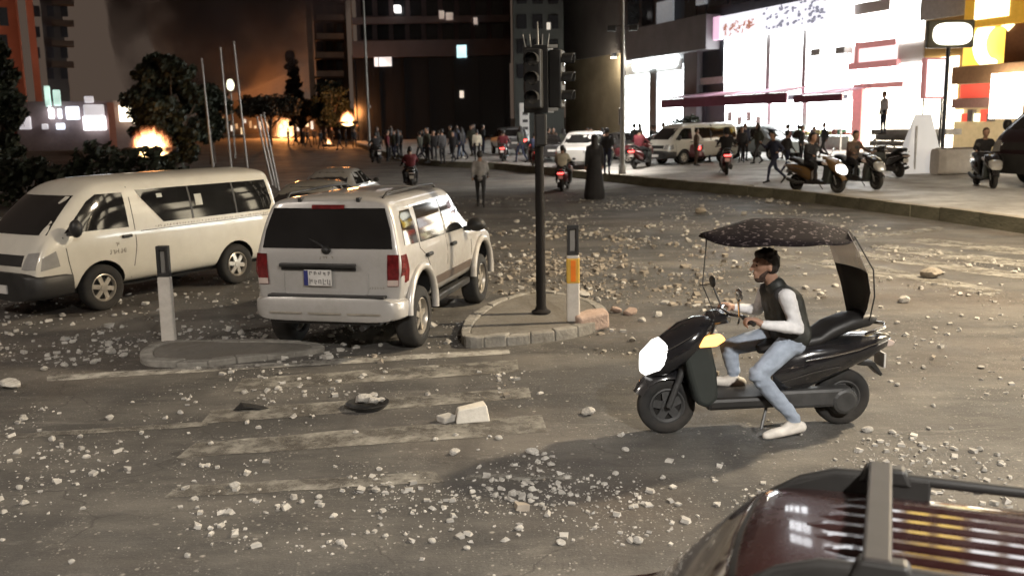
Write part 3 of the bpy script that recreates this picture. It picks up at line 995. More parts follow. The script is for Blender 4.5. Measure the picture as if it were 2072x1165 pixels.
# --- brown apartment block with balconies
YB = 118.0
base = aty(675, 265, YB)
r = empty('apartment_block', (base.x, YB, 0.6), face_me(base.x, YB), label='tall brown apartment block with pale balconies down the street', cat='building')
cpart(r, 'wall', M_BROWN, 622, -200, 712, 290, YB, YB + 16)
cpart(r, 'pier', M_BROWNL, 700, -200, 716, 110, YB - 1.0, YB)
cpart(r, 'pier', M_BROWNL, 618, -200, 628, 200, YB - 0.6, YB)
for k in range(9):
    y = -160 + k * 38
    b = cpart(r, 'balcony', M_BROWNL, 640, y, 696, y + 11, YB - 1.6, YB - 0.02, bevel=0.03)
    cpart(r, 'slab', M_BROWN, 636, y + 11, 698, y + 14, YB - 1.7, YB - 0.02, parent=b)
    for j in range(3):
        cpart(r, 'window', M_GLASSDK, 640 + j * 20, y + 15, 654 + j * 20, y + 36, YB - 0.06, YB + 0.1)

# --- red tinted block at the left edge, grey block beside it
YT = 62.0
base = aty(30, 265, YT)
base = aty(82, 265, YT); r = empty('terracotta_block', (base.x, YT, 0.4), face_me(base.x, YT), label='tall terracotta building at the left edge glowing red', cat='building')
cpart(r, 'wall', M_REDWALL, -170, -250, 62, 300, YT, YT + 12)
cpart(r, 'pier', M_REDWALL, 40, -250, 82, 300, YT - 0.8, YT + 0.5)
for k in range(7):
    for j in range(4):
        cpart(r, 'window', M_GLASSDK, -130 + j * 42, -150 + k * 55, -108 + j * 42, -112 + k * 55, YT - 0.06, YT + 0.1)
YG = 82.0
base = aty(115, 265, YG)
base = aty(152, 265, YG); r = empty('grey_block', (base.x, YG, 0.5), face_me(base.x, YG), label='dim grey apartment block beside the terracotta building', cat='building')
cpart(r, 'wall', M_GREYB, 60, -200, 152, 300, YG, YG + 12)
for k in range(8):
    y = -170 + k * 42
    b = cpart(r, 'balcony', M_BROWN, 104, y, 150, y + 12, YG - 1.3, YG - 0.02)
    for j in range(3):
        cpart(r, 'window', M_GLASSDK, 66 + j * 28, y + 14, 82 + j * 28, y + 36, YG - 0.05, YG + 0.1)

# --- row of lit shops on the left, beyond the hedge
YS = 56.0
M_SW = glow('left_shop_white', (0.95, 0.97, 1.0), 4.0, .25, .5)
M_SG = glow('left_sign_green', (0.62, 0.9, 0.78), 0.75, .4, 1.2)
M_SB = glow('left_shop_blue', (0.8, 0.88, 1.0), 1.8, .3, .6)
M_SY = glow('left_shop_warm', (1.0, 0.86, 0.62), 4.0, .25, .5)
M_SD = glow('left_shop_dim', (0.85, 0.8, 0.85), 0.5, .5, .8)
base = aty(170, 265, YS)
r = empty('shop_row', (base.x, YS, 0.5), face_me(base.x, YS), label='low row of lit shops beyond the dark hedge on the left', cat='building')
cpart(r, 'wall', mat('left_shop_wall', (0.16, 0.12, 0.12), 0.8), 28, 206, 290, 300, YS, YS + 8)
cpart(r, 'brick_pier', mat('brick_pier', (0.32, 0.13, 0.09), 0.85), 216, 208, 238, 300, YS - 0.5, YS)
for nm, m, x0, y0, x1, y1 in (('shop_window', M_SD, 32, 236, 64, 262), ('shop_window', M_SW, 48, 236, 62, 250), ('vertical_sign', M_SG, 88, 174, 104, 216), ('vertical_sign', M_SG, 106, 182, 124, 214),
                              ('shop_window', M_SW, 97, 219, 110, 240), ('shop_window', M_SB, 116, 220, 126, 240), ('shop_window', M_SB, 132, 216, 162, 242), ('shop_window', M_SD, 84, 251, 98, 262),
                              ('shop_window', M_SB, 113, 250, 132, 262), ('shop_window', M_SW, 167, 236, 216, 263), ('shop_window', M_SD, 168, 212, 212, 235), ('roof_sign', M_SD, 170, 195, 190, 208),
                              ('shop_window', M_SY, 240, 213, 268, 246), ('shop_window', M_SY, 268, 224, 284, 250), ('roof_lamp', M_SY, 249, 192, 255, 204)):
    cpart(r, nm, m, x0, y0, x1, y1, YS - 0.4 - random.uniform(0, .2), YS - 0.01 if 'roof' not in nm else YS + .4, bevel=0.05)

# --- distant lit shops at the end of the road
YF = 165.0
base = aty(540, 268, YF)
r = empty('shop_row', (base.x, YF, 1.0), label='far row of small warm shop lights at the end of the road', cat='building')
cpart(r, 'wall', M_BROWN, 395, 205, 640, 275, YF, YF + 8)
rr = random.Random(11)
for k in range(26):
    x = 404 + k * 9 + rr.uniform(-2, 2)
    y = rr.uniform(236, 258); h = rr.uniform(5, 16)
    cpart(r, 'lit_window', glow('far_shop_%d' % (k % 3), [(1, .72, .42), (1, .9, .75), (1, .6, .3)][k % 3], [1.6, 1.2, 0.7][k % 3], .3), x, y, x + rr.uniform(3, 6), y + h, YF - 0.5, YF)

# ================================================================== VEHICLES
DIRT = (0.20, 0.17, 0.13)
def car_paint(name, col, metal=0.0, dirt=0.35, rough=0.28):
    return mat(name, col, rough, metal, 0.7, var=0.05, scale=1.4, dirt=DIRT, dirt_amt=dirt)
M_SILVER = car_paint('silver_paint', (0.50, 0.485, 0.465), 0.3, 0.6)
M_VANW = car_paint('cream_white_paint', (0.68, 0.65, 0.57), 0.0, 0.25)
M_MAROON = mat('maroon_paint', (0.030, 0.009, 0.009), 0.20, 0.2, 1.0, var=0.1, scale=3, dirt=(0.10, 0.07, 0.06), dirt_amt=0.22)
M_GLASS = mat('tinted_glass', (0.012, 0.012, 0.012), 0.05, spec=0.7, var=0.3, scale=2)
M_TRIM = mat('black_plastic', (0.022, 0.021, 0.02), 0.5, var=0.3, scale=4)
M_TYRE = mat('tyre_rubber', (0.016, 0.016, 0.016), 0.8, var=0.3, scale=8, dirt=(0.10, 0.085, 0.07), dirt_amt=0.35)
M_RIM = mat('alloy_rim', (0.48, 0.44, 0.38), 0.35, 0.6, var=0.2, scale=8)
M_TAIL = mat('tail_lens_red', (0.13, 0.010, 0.011), 0.15, coat=0.6, var=.5, scale=14)
M_TAILW = mat('reverse_lens', (0.55, 0.45, 0.40), 0.15, coat=0.6)
M_CHROME = mat('chrome', (0.6, 0.6, 0.6), 0.12, 1.0)
M_PLATE = mat('plate_white', (0.62, 0.60, 0.57), 0.45)
M_BLUE = mat('plate_blue', (0.03, 0.035, 0.16), 0.45)
M_INK = mat('dark_print', (0.05, 0.05, 0.05), 0.6)
M_PRINT = mat('faded_print', (0.25, 0.22, 0.18), 0.6)
M_LENS = mat('headlamp_lens', (0.45, 0.44, 0.42), 0.08, 0.3, coat=1.0)
M_SEAM = mat('panel_gap', (0.05, 0.045, 0.04), 0.8)
M_WELL = mat('wheel_well', (0.012, 0.011, 0.010), 0.95)
M_TAILON = glow('tail_light_on', (1.0, 0.06, 0.05), 9.0, 0.1)
M_HEADON = glow('headlight_on', (1.0, 0.97, 0.92), 9.0, 0.1)

def ring(zb, hwb, zm, hwm, zbelt, hwbelt, zr, hwr, zc):
    return [(0, zb), (hwb * .7, zb), (hwb, zb + .04), (hwm, zm), (hwm * .5 + hwbelt * .5 + .008, (zm + zbelt) / 2 + .08), (hwbelt, zbelt),
            (hwbelt * .45 + hwr * .55 + .01, zbelt * .4 + zr * .6), (hwr, zr - .03), (hwr * .9, zr + (zc - zr) * .45), (hwr * .5, zc - (zc - zr) * .12), (0, zc)]

def loft_body(stations, arches, paint, hwmax, sub=2):
    """stations: (x, ring, slant above the belt, belt z). arches: (x, z, r)"""
    mb = MB()
    allr = []
    for (x, rg, sl, zb_) in stations:
        pts = []
        for (y, z) in rg:
            pts.append(Vector((x + (sl * (z - zb_) if z > zb_ else 0), y, z)))
        full = pts + [Vector((p.x, -p.y, p.z)) for p in pts[-2:0:-1]]
        allr.append(full)
    n = len(allr[0])
    vs = [p for r_ in allr for p in r_]
    fs = []
    for i in range(len(allr) - 1):
        for k in range(n):
            l = (k + 1) % n
            fs.append((i * n + k, i * n + l, (i + 1) * n + l, (i + 1) * n + k))
    h = n // 2
    for base, flip in ((0, False), ((len(allr) - 1) * n, True)):
        fs.append((base, base + 1, base + n - 1))
        for k in range(1, h - 1):
            fs.append((base + k, base + k + 1, base + n - k - 1, base + n - k))
        fs.append((base + h - 1, base + h, base + h + 1))
    mb.add(vs, fs)
    me = mb.mesh('body')
    me.materials.append(paint); me.materials.append(M_WELL)
    o = bpy.data.objects.new('body_tmp', me); COL.objects.link(o)
    s = o.modifiers.new('s', 'SUBSURF'); s.levels = sub; s.render_levels = sub
    cutters = []
    for (ax, az, ar) in arches:
        c = MB()
        for sgn in (-1, 1):
            c.cyl((ax, sgn * (hwmax - 0.34), az), (ax, sgn * (hwmax + 0.4), az), ar, n=28)
        cm = c.mesh('cut'); cm.materials.append(M_WELL)
        co = bpy.data.objects.new('cut_tmp', cm); COL.objects.link(co)
        b = o.modifiers.new('b', 'BOOLEAN'); b.operation = 'DIFFERENCE'; b.object = co; b.solver = 'EXACT'; b.material_mode = 'TRANSFER'
        cutters.append(co)
    me2 = bake(o)
    for c in cutters:
        cm = c.data; bpy.data.objects.remove(c); bpy.data.meshes.remove(cm)
    bm = bmesh.new(); bm.from_mesh(me2)
    bvh = BVHTree.FromBMesh(bm); bm.free()
    return me2, bvh

def wheel(root, x, y, r, w, rim_r, spokes, rim_m=None, side=1, rz=0.0):
    """tyre with rim and spokes; side is the outward direction along y"""
    wo = empty('wheel', (x, y, r), rz, root)
    mb = MB()
    h = w / 2
    mb.lathe([(rim_r, -h * .8), (rim_r + .02, -h), (r - .045, -h), (r - .012, -h * .8), (r, -h * .45), (r, h * .45), (r - .012, h * .8), (r - .045, h), (rim_r + .02, h), (rim_r, h * .8)], (0, 0, 0), n=32)
    mb.build('tyre', M_TYRE, wo, smooth=50)
    mb = MB()
    o = side * h * .75
    mb.lathe([(rim_r, side * h * .85), (rim_r - .012, side * h * .9), (rim_r - .03, o * .8), (rim_r - .03, -o * .5), (rim_r, -o)], (0, 0, 0), n=32)
    mb.cyl((0, -o * .2, 0), (0, o * 1.08, 0), .055, .05, n=14)
    for k in range(spokes):
        t = 2 * math.pi * k / spokes + .2
        e = Vector((math.cos(t), 0, math.sin(t))); q = Vector((-math.sin(t), 0, math.cos(t)))
        a, b = e * .04, e * (rim_r - .015)
        wa, wb = .034, .026
        f0, f1 = Vector((0, o * 1.0, 0)), Vector((0, o * .85, 0))
        bk = Vector((0, -side * .03, 0))
        mb.add([a + q * wa + f0, a - q * wa + f0, b - q * wb * 1.3 + f1, b + q * wb * 1.3 + f1, a + q * wa + f0 + bk, a - q * wa + f0 + bk, b - q * wb + f1 + bk, b + q * wb + f1 + bk],
               [(0, 1, 2, 3), (7, 6, 5, 4), (0, 4, 5, 1), (1, 5, 6, 2), (2, 6, 7, 3), (3, 7, 4, 0)])
    mb.build('rim', rim_m or M_RIM, wo, smooth=35)
    mb = MB(); mb.cyl((0, -o * .5, 0), (0, o * .45, 0), rim_r - .025, n=20); mb.build('brake_disc', M_WELL, wo)
    return wo

def glyphs(bvh, x0, x1, z0, z1, side, name, m, parent, n, seed, off=0.004):
    """short unreadable print marks: strokes following the body"""
    rr = random.Random(seed)
    mb = MB()
    D = {'y+': Vector((0, -1, 0)), 'y-': Vector((0, 1, 0)), 'x-': Vector((1, 0, 0))}[side]
    for k in range(n):
        u = x0 + (x1 - x0) * (k + rr.uniform(.1, .6)) / n
        hgt = (z1 - z0) * rr.uniform(.55, 1.0); wd = abs(x1 - x0) / n * rr.uniform(.25, .6)
        zc = z0 + (z1 - z0) * .5 + rr.uniform(-.1, .1) * (z1 - z0)
        for (du, dz, su, sz) in ((0, 0, wd * .35, hgt), (wd * .4, rr.choice((-1, 0, 1)) * hgt * .4, wd, hgt * .22)):
            P = Vector((u + du, 0, zc + dz)) if side[0] == 'y' else Vector((0, u + du, zc + dz))
            hit = bvh.ray_cast(P - D * 6, D)
            if hit[0] is None: continue
            q = hit[0] - D * off
            if side[0] == 'y': mb.box(q, (su, .004, sz))
            else: mb.box(q, (.004, su, sz))
    return tag(mb.build(name, m, parent), kind='stuff')

# ---------------------------------------------------------------- silver SUV seen from behind
def build_suv():
    A = at(839, 699); Bp = at(970, 606)
    d = Vector((Bp.x - A.x, Bp.y - A.y)).normalized()
    hd = math.atan2(d.y, d.x)
    right = Vector((d.y, -d.x))
    wb, tr = 2.80, 0.80
    cpos = Vector((A.x, A.y)) + d * (wb / 2) - right * tr
    r = empty('suv', (cpos.x, cpos.y, 0), hd, label='dusty silver SUV seen from behind beside the traffic island', cat='car')
    S = []
    full = dict(zb=.40, hwb=.87, zm=.74, hwm=.925, zbelt=1.10, hwbelt=.905, zr=1.68, hwr=.745, zc=1.74)
    def st(x, sl=0, **k):
        q = dict(full); q.update(k)
        S.append((x, ring(**q), sl, q['zbelt']))
    OV = .22
    st(-2.28 + OV, .26, zb=.46, hwb=.78, hwm=.85, hwbelt=.84, zr=1.64, hwr=.69, zc=1.68)
    st(-2.265 + OV, .26, zb=.44, hwb=.83, hwm=.90, hwbelt=.885, zr=1.67, hwr=.725, zc=1.715)
    st(-2.16 + OV, .25, hwm=.92, hwbelt=.90)
    st(-1.5, .05); st(-.6); st(.2, -.02, zc=1.735)
    st(.42, -.06, zr=1.64, zc=1.72)
    st(.72, -.1, zr=1.45, hwr=.70, zc=1.52)
    st(1.12, 0, zbelt=1.07, zr=1.13, hwr=.74, zc=1.18, hwbelt=.89)
    st(1.35, 0, zbelt=1.04, zr=1.08, hwr=.76, zc=1.13, hwbelt=.88)
    st(2.0, 0, zbelt=.96, zr=1.00, hwr=.74, zc=1.05, hwbelt=.84, hwm=.90)
    st(2.28, 0, zbelt=.86, zr=.92, hwr=.66, zc=.96, hwbelt=.78, hwm=.84, hwb=.78)
    st(2.34, 0, zbelt=.82, zr=.87, hwr=.6, zc=.9, hwbelt=.72, hwm=.78, hwb=.72, zb=.46)
    me, bvh = loft_body(S, [(-wb / 2, .40, .46), (wb / 2, .40, .46)], M_SILVER, .93)
    body = link('body', me, r, smooth=38)
    # rear glass and its fittings
    gl = panel(bvh, [(-.80, 1.17), (.80, 1.17), (.77, 1.36), (.685, 1.61), (-.685, 1.61), (-.77, 1.36)], 'x-', 'rear_window', M_GLASS, r, .008)
    strip(bvh, [(-.20, 1.625), (.20, 1.625)], .045, 'x-', 'high_brake_light', M_TAIL, r, .02)
    mb = MB(); mb.tube([(-2.05, 0.0, 1.15), (-2.04, .06, 1.2), (-1.98, .34, 1.33)], .016, 6); mb.ell((-2.05, 0, 1.155), (.05, .06, .05), 8, 6)
    mb.build('wiper', M_TRIM, r)
    for y in (-.36, .36):
        mb = MB(); mb.box((-1.87, y, 1.70), (.10, .05, .05)); mb.build('glass_hinge', M_TRIM, r, bevel=.01)
    # tailgate: grip bar, plate, badge, lower step
    mb = MB(); mb.box((-2.095, .10, .985), (.06, .94, .045)); mb.build('tailgate_bar', M_TRIM, r, bevel=.012)
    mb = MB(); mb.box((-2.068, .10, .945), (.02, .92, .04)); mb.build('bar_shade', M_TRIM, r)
    pl = empty('number_plate', (-2.095, .10, .845), 0, r)
    mb = MB(); mb.box((0, 0, 0), (.02, .34, .18)); mb.build('plate', M_PLATE, pl, bevel=.006)
    mb = MB(); mb.box((-.012, .142, 0), (.006, .05, .17)); mb.build('blue_band', M_BLUE, pl)
    rr = random.Random(5); mb = MB()
    for row, (zz, hh) in enumerate(((.055, .045), (-.04, .07))):
        for k in range(5):
            y = .09 - k * .055
            mb.box((-.012, y + rr.uniform(-.012, .012), zz), (.006, rr.uniform(.008, .014), hh * rr.uniform(.5, 1))); mb.box((-.012, y - .012, zz + rr.uniform(-.4, .4) * hh), (.006, rr.uniform(.015, .03), .010)); mb.box((-.012, y - .022, zz + rr.uniform(-.2, .2) * hh), (.006, .009, hh * rr.uniform(.3, .9)))
    tag(mb.build('plate_print', mat('plate_print_grey', (.22, .21, .20), .6), pl), kind='stuff')
    glyphs(bvh, .10, -.10, 1.055, 1.085, 'x-', 'badge', M_PRINT, r, 4, 2)
    glyphs(bvh, -.52, -.70, .725, .75, 'x-', 'badge', M_PRINT, r, 6, 4)
    for y in (-.50, .54):
        strip(bvh, [(y, .90), (y, .70), (y * .93, .655)], .012, 'x-', 'pressing_line', M_SILVER, r, .012)
    strip(bvh, [(-.47, .655), (.5, .655)], .014, 'x-', 'pressing_line', M_SILVER, r, .012)
    # tail lamps: rear face plus the part that wraps round the side
    for s in (-1, 1):
        t = panel(bvh, [(s * .735, .76), (s * .86, .76), (s * .875, .90), (s * .875, 1.11), (s * .745, 1.11)], 'x-', 'tail_light', M_TAIL, r, .016, .03)
        panel(bvh, [(s * .738, .765), (s * .86, .765), (s * .865, .83), (s * .74, .83)], 'x-', 'reverse_lens', M_TAILW, t, .02, .02)
        panel(bvh, [(-2.05, .78), (-1.87, .80), (-1.84, .92), (-1.87, 1.10), (-2.0, 1.10)], 'y+' if s > 0 else 'y-', 'side_lens', M_TAIL, t, .012, .03)
    # bumper with a dark step pad
    bs = []
    for x, hw in ((-2.18, .72), (-2.165, .82), (-2.11, .885), (-2.02, .925), (-1.90, .935), (-1.88, .92)):
        bs.append((x, 0, .50, hw, .135 if x > -2.17 else .11))
    mb = MB(); mb.sections(bs, n=28, p=6); bu = mb.build('rear_bumper', M_SILVER, r, smooth=40)
    mb = MB(); mb.box((-2.07, 0, .642), (.17, 1.44, .03)); mb.build('step_pad', M_TRIM, bu, bevel=.01)
    mb = MB(); mb.box((-2.04, 0, .36), (.14, 1.3, .07)); mb.build('under_valance', M_TRIM, r)
    for y0 in (-.48, 0, .48):
        mb = MB(); mb.box((-2.188, y0 * 1.0, .46), (.02, .40, .018)); mb.build('bumper_groove', M_RIM, bu)
    mb = MB(); mb.tube([(-1.98, -.45, .31), (-2.18, -.45, .30)], .035, 10); mb.build('exhaust', M_TRIM, r)
    # side: flares, glass, doors
    for s, sd in ((1, 'y+'), (-1, 'y-')):
        for ax in (-wb / 2, wb / 2):
            mb = MB()
            pts = [(ax + math.cos(t) * .495, s * .925, .40 + math.sin(t) * .495) for t in [math.radians(a) for a in range(-8, 189, 11)]]
            mb.tube(pts, .05, 8); mb.build('wheel_flare', M_SILVER, r, smooth=60)
        panel(bvh, [(-1.84, 1.19), (-1.40, 1.17), (-1.40, 1.56), (-1.70, 1.56), (-1.78, 1.50)], sd, 'quarter_window', M_GLASS, r, .008)
        panel(bvh, [(-1.31, 1.165), (-.36, 1.15), (-.36, 1.575), (-1.22, 1.575)], sd, 'rear_door_window', M_GLASS, r, .008)
        panel(bvh, [(-.27, 1.15), (.70, 1.13), (.52, 1.36), (.22, 1.565), (-.27, 1.575)], sd, 'front_door_window', M_GLASS, r, .008)
        for pts in ([(-1.36, 1.60), (-1.36, 1.1), (-1.15, .98), (-.95, .72), (-.9, .42)], [(-.315, 1.60), (-.315, .42)], [(.80, 1.1), (.86, .8), (.84, .42)]):
            strip(bvh, pts, .012, sd, 'door_gap', M_SEAM, r, .003)
        strip(bvh, [(-.86, .63), (.80, .62)], .10, sd, 'side_moulding', mat('brown_grey_moulding', (0.10, 0.075, 0.06), .6), r, .025)
        for hx in (-1.13, -.10):
            mb = MB(); mb.box((hx, s * .945, 1.0), (.19, .05, .045)); mb.build('door_handle', M_TRIM, r, bevel=.015)
        mb = MB(); mb.ell((.62, s * 1.06, 1.17), (.10, .14, .095), 12, 8); mb.box((.60, s * .93, 1.12), (.1, .14, .06)); mb.build('mirror', M_TRIM, r, smooth=50)
        mb = MB(); mb.tube([(-1.75, s * .60, 1.70), (-1.65, s * .61, 1.755), (-.4, s * .62, 1.765), (.05, s * .62, 1.755), (.15, s * .62, 1.70)], .016, 8); mb.build('roof_rail', M_TRIM, r, smooth=60)
        mb = MB(); mb.box((0, s * .83, .37), (1.75, .10, .09)); mb.build('sill', M_TRIM, r, bevel=.02)
    panel(bvh, [(-.66, 1.2), (.66, 1.2), (.56, 1.58), (-.56, 1.58)], 'x+', 'windscreen', M_GLASS, r, .008)
    for s in (-1, 1):
        panel(bvh, [(s * .45, .72), (s * .70, .72), (s * .72, .86), (s * .45, .86)], 'x+', 'headlight', M_LENS, r, .012)
        wheel(r, -wb / 2, s * tr, .372, .245, .225, 5, side=s)
        wheel(r, wb / 2, s * tr, .372, .245, .225, 5, side=s)
    mb = MB(); mb.box((0, 0, .36), (3.9, 1.3, .12)); mb.cyl((-wb / 2, -.7, .36), (-wb / 2, .7, .36), .06, n=8)
    mb.build('underbody', M_WELL, r)
    for ch in r.children:                      # body sits high on its springs
        if not ch.name.startswith('wheel') or ch.name.startswith('wheel_flare'):
            ch.location.z = ch.location.z * 1.03 + .06; ch.scale.z = 1.03
    return r
build_suv()

# ---------------------------------------------------------------- white minibus
def build_van(A, Bp, label, paint, group=None, detail=True, print_=True):
    """A front near wheel, Bp rear near wheel; the near side is the left side"""
    d = Vector((A.x - Bp.x, A.y - Bp.y)).normalized()
    hd = math.atan2(d.y, d.x)
    left = Vector((-d.y, d.x))
    wb, tr = 2.60, .74
    mid = Vector(((A.x + Bp.x) / 2, (A.y + Bp.y) / 2)) - left * tr
    r = empty('minibus', (mid.x, mid.y, A.z if not detail else (A.z + Bp.z) / 2), hd, label=label, cat='van', group=group)
    S = []
    full = dict(zb=.33, hwb=.80, zm=.72, hwm=.85, zbelt=1.16, hwbelt=.845, zr=1.84, hwr=.70, zc=1.97)
    def st(x, sl=0, **k):
        q = dict(full); q.update(k); S.append((x, ring(**q), sl, q['zbelt']))
    st(-2.37, .10, zb=.40, hwb=.70, hwm=.74, hwbelt=.73, zr=1.80, hwr=.58, zc=1.88)
    st(-2.35, .10, hwb=.76, hwm=.80, hwbelt=.79, zr=1.83, hwr=.64, zc=1.93)
    st(-2.2, .08); st(-1.2); st(-.2); st(.75, 0)
    st(1.22, 0, zr=1.82, zc=1.95)
    st(1.50, 0, zr=1.69, zc=1.82, hwr=.69)
    st(2.08, 0, zr=1.20, zc=1.26, hwr=.72, zbelt=1.10, hwbelt=.82)
    st(2.20, 0, zr=1.05, zc=1.12, hwr=.70, zbelt=.98, hwbelt=.80, hwm=.84)
    st(2.32, 0, zr=.82, zc=.88, hwr=.66, zbelt=.76, hwbelt=.76, hwm=.80, zm=.6)
    st(2.36, 0, zr=.72, zc=.78, hwr=.58, zbelt=.66, hwbelt=.70, hwm=.72, zm=.55, hwb=.68)
    me, bvh = loft_body(S, [(-wb / 2, .345, .41), (wb / 2, .345, .41)], paint, .86)
    link('body', me, r, smooth=38)
    for s, sd in ((1, 'y+'), (-1, 'y-')):
        panel(bvh, [(.80, 1.20), (.80, 1.72), (1.24, 1.72), (1.40, 1.63), (1.84, 1.21)], sd, 'front_door_window', M_GLASS, r, .006)
        w = panel(bvh, [(.16, 1.22), (-2.12, 1.22), (-2.20, 1.34), (-2.14, 1.74), (.56, 1.74), (.50, 1.62)], sd, 'side_window', M_GLASS, r, .006)
        for x in (-.42, -1.35):
            strip(bvh, [(x, 1.22), (x, 1.74)], .035, sd, 'window_bar', M_TRIM, w, .010)
        for pts in ([(.70, 1.80), (.70, .9), (.78, .42)], [(1.88, 1.16), (1.84, .8), (1.76, .45)]):
            strip(bvh, pts, .012, sd, 'door_gap', M_SEAM, r, .003)
        strip(bvh, [(-2.2, 1.13), (.60, 1.12)], .010, sd, 'slide_rail', M_SEAM, r, .003)
        mb = MB(); mb.box((.86, s * .868, 1.07), (.17, .04, .045)); mb.build('door_handle', M_TRIM, r, bevel=.012)
        mb = MB(); mb.ell((1.78, s * .99, 1.28), (.09, .10, .13), 10, 8); mb.box((1.80, s * .90, 1.20), (.06, .14, .05)); mb.build('mirror', M_TRIM, r, smooth=50)
        wheel(r, wb / 2, s * tr, .345, .20, .205, 6, side=s)
        wheel(r, -wb / 2, s * tr, .345, .20, .205, 6, side=s)
        panel(bvh, [(s * .52, .74), (s * .78, .74), (s * .77, .98), (s * .58, .96)], 'x+', 'headlight', M_LENS, r, .014)
        panel(bvh, [(1.98, .76), (2.26, .72), (2.22, .90), (2.02, .98)], sd, 'headlight_side', M_LENS, r, .008)
        panel(bvh, [(s * .60, .55), (s * .73, .55), (s * .71, 1.3), (s * .60, 1.3)], 'x-', 'tail_light', M_TAIL, r, .012)
    panel(bvh, [(-.70, 1.20), (.70, 1.20), (.58, 1.72), (-.58, 1.72)], 'x+', 'windscreen', M_GLASS, r, .006)
    panel(bvh, [(-.60, 1.22), (.60, 1.22), (.52, 1.72), (-.52, 1.72)], 'x-', 'rear_window', M_GLASS, r, .006)
    panel(bvh, [(-.50, .78), (.50, .78), (.50, .93), (-.50, .93)], 'x+', 'grille', M_TRIM, r, .012)
    bs = []
    for x, hw in ((1.78, .84), (1.9, .862), (2.2, .862), (2.34, .82), (2.42, .70), (2.43, .60)):
        bs.append((x, 0, .49, hw, .20))
    mb = MB(); mb.sections(bs, n=28, p=6); mb.build('front_bumper', M_TRIM, r, smooth=40)
    mb = MB(); mb.box((2.44, 0, .45), (.02, .5, .12)); mb.build('number_plate', M_PLATE, r)
    mb = MB(); mb.box((0, 0, .36), (4.0, 1.2, .14)); mb.build('underbody', M_WELL, r)
    if print_:
        glyphs(bvh, 1.16, .86, .82, .90, 'y+', 'lettering', M_PRINT, r, 7, 21)
        glyphs(bvh, 1.06, .98, .94, 1.0, 'y+', 'emblem', M_PRINT, r, 2, 23)
        glyphs(bvh, .35, -2.1, 1.145, 1.18, 'y+', 'lettering', M_PRINT, r, 42, 22)
        w2 = [panel(bvh, q, 'y+', 'window_sticker', mat('sticker', (.5, .5, .45), .6), r, .010) for q in ([(-.42 + .62, 1.60), (.10, 1.60), (.10, 1.66), (.2, 1.66)], [(-.52, 1.42), (-.66, 1.42), (-.66, 1.60), (-.52, 1.60)])]
    return r
build_van(at(207, 627), at(478, 573), 'cream white minibus parked at the left with black front bumper', M_VANW)

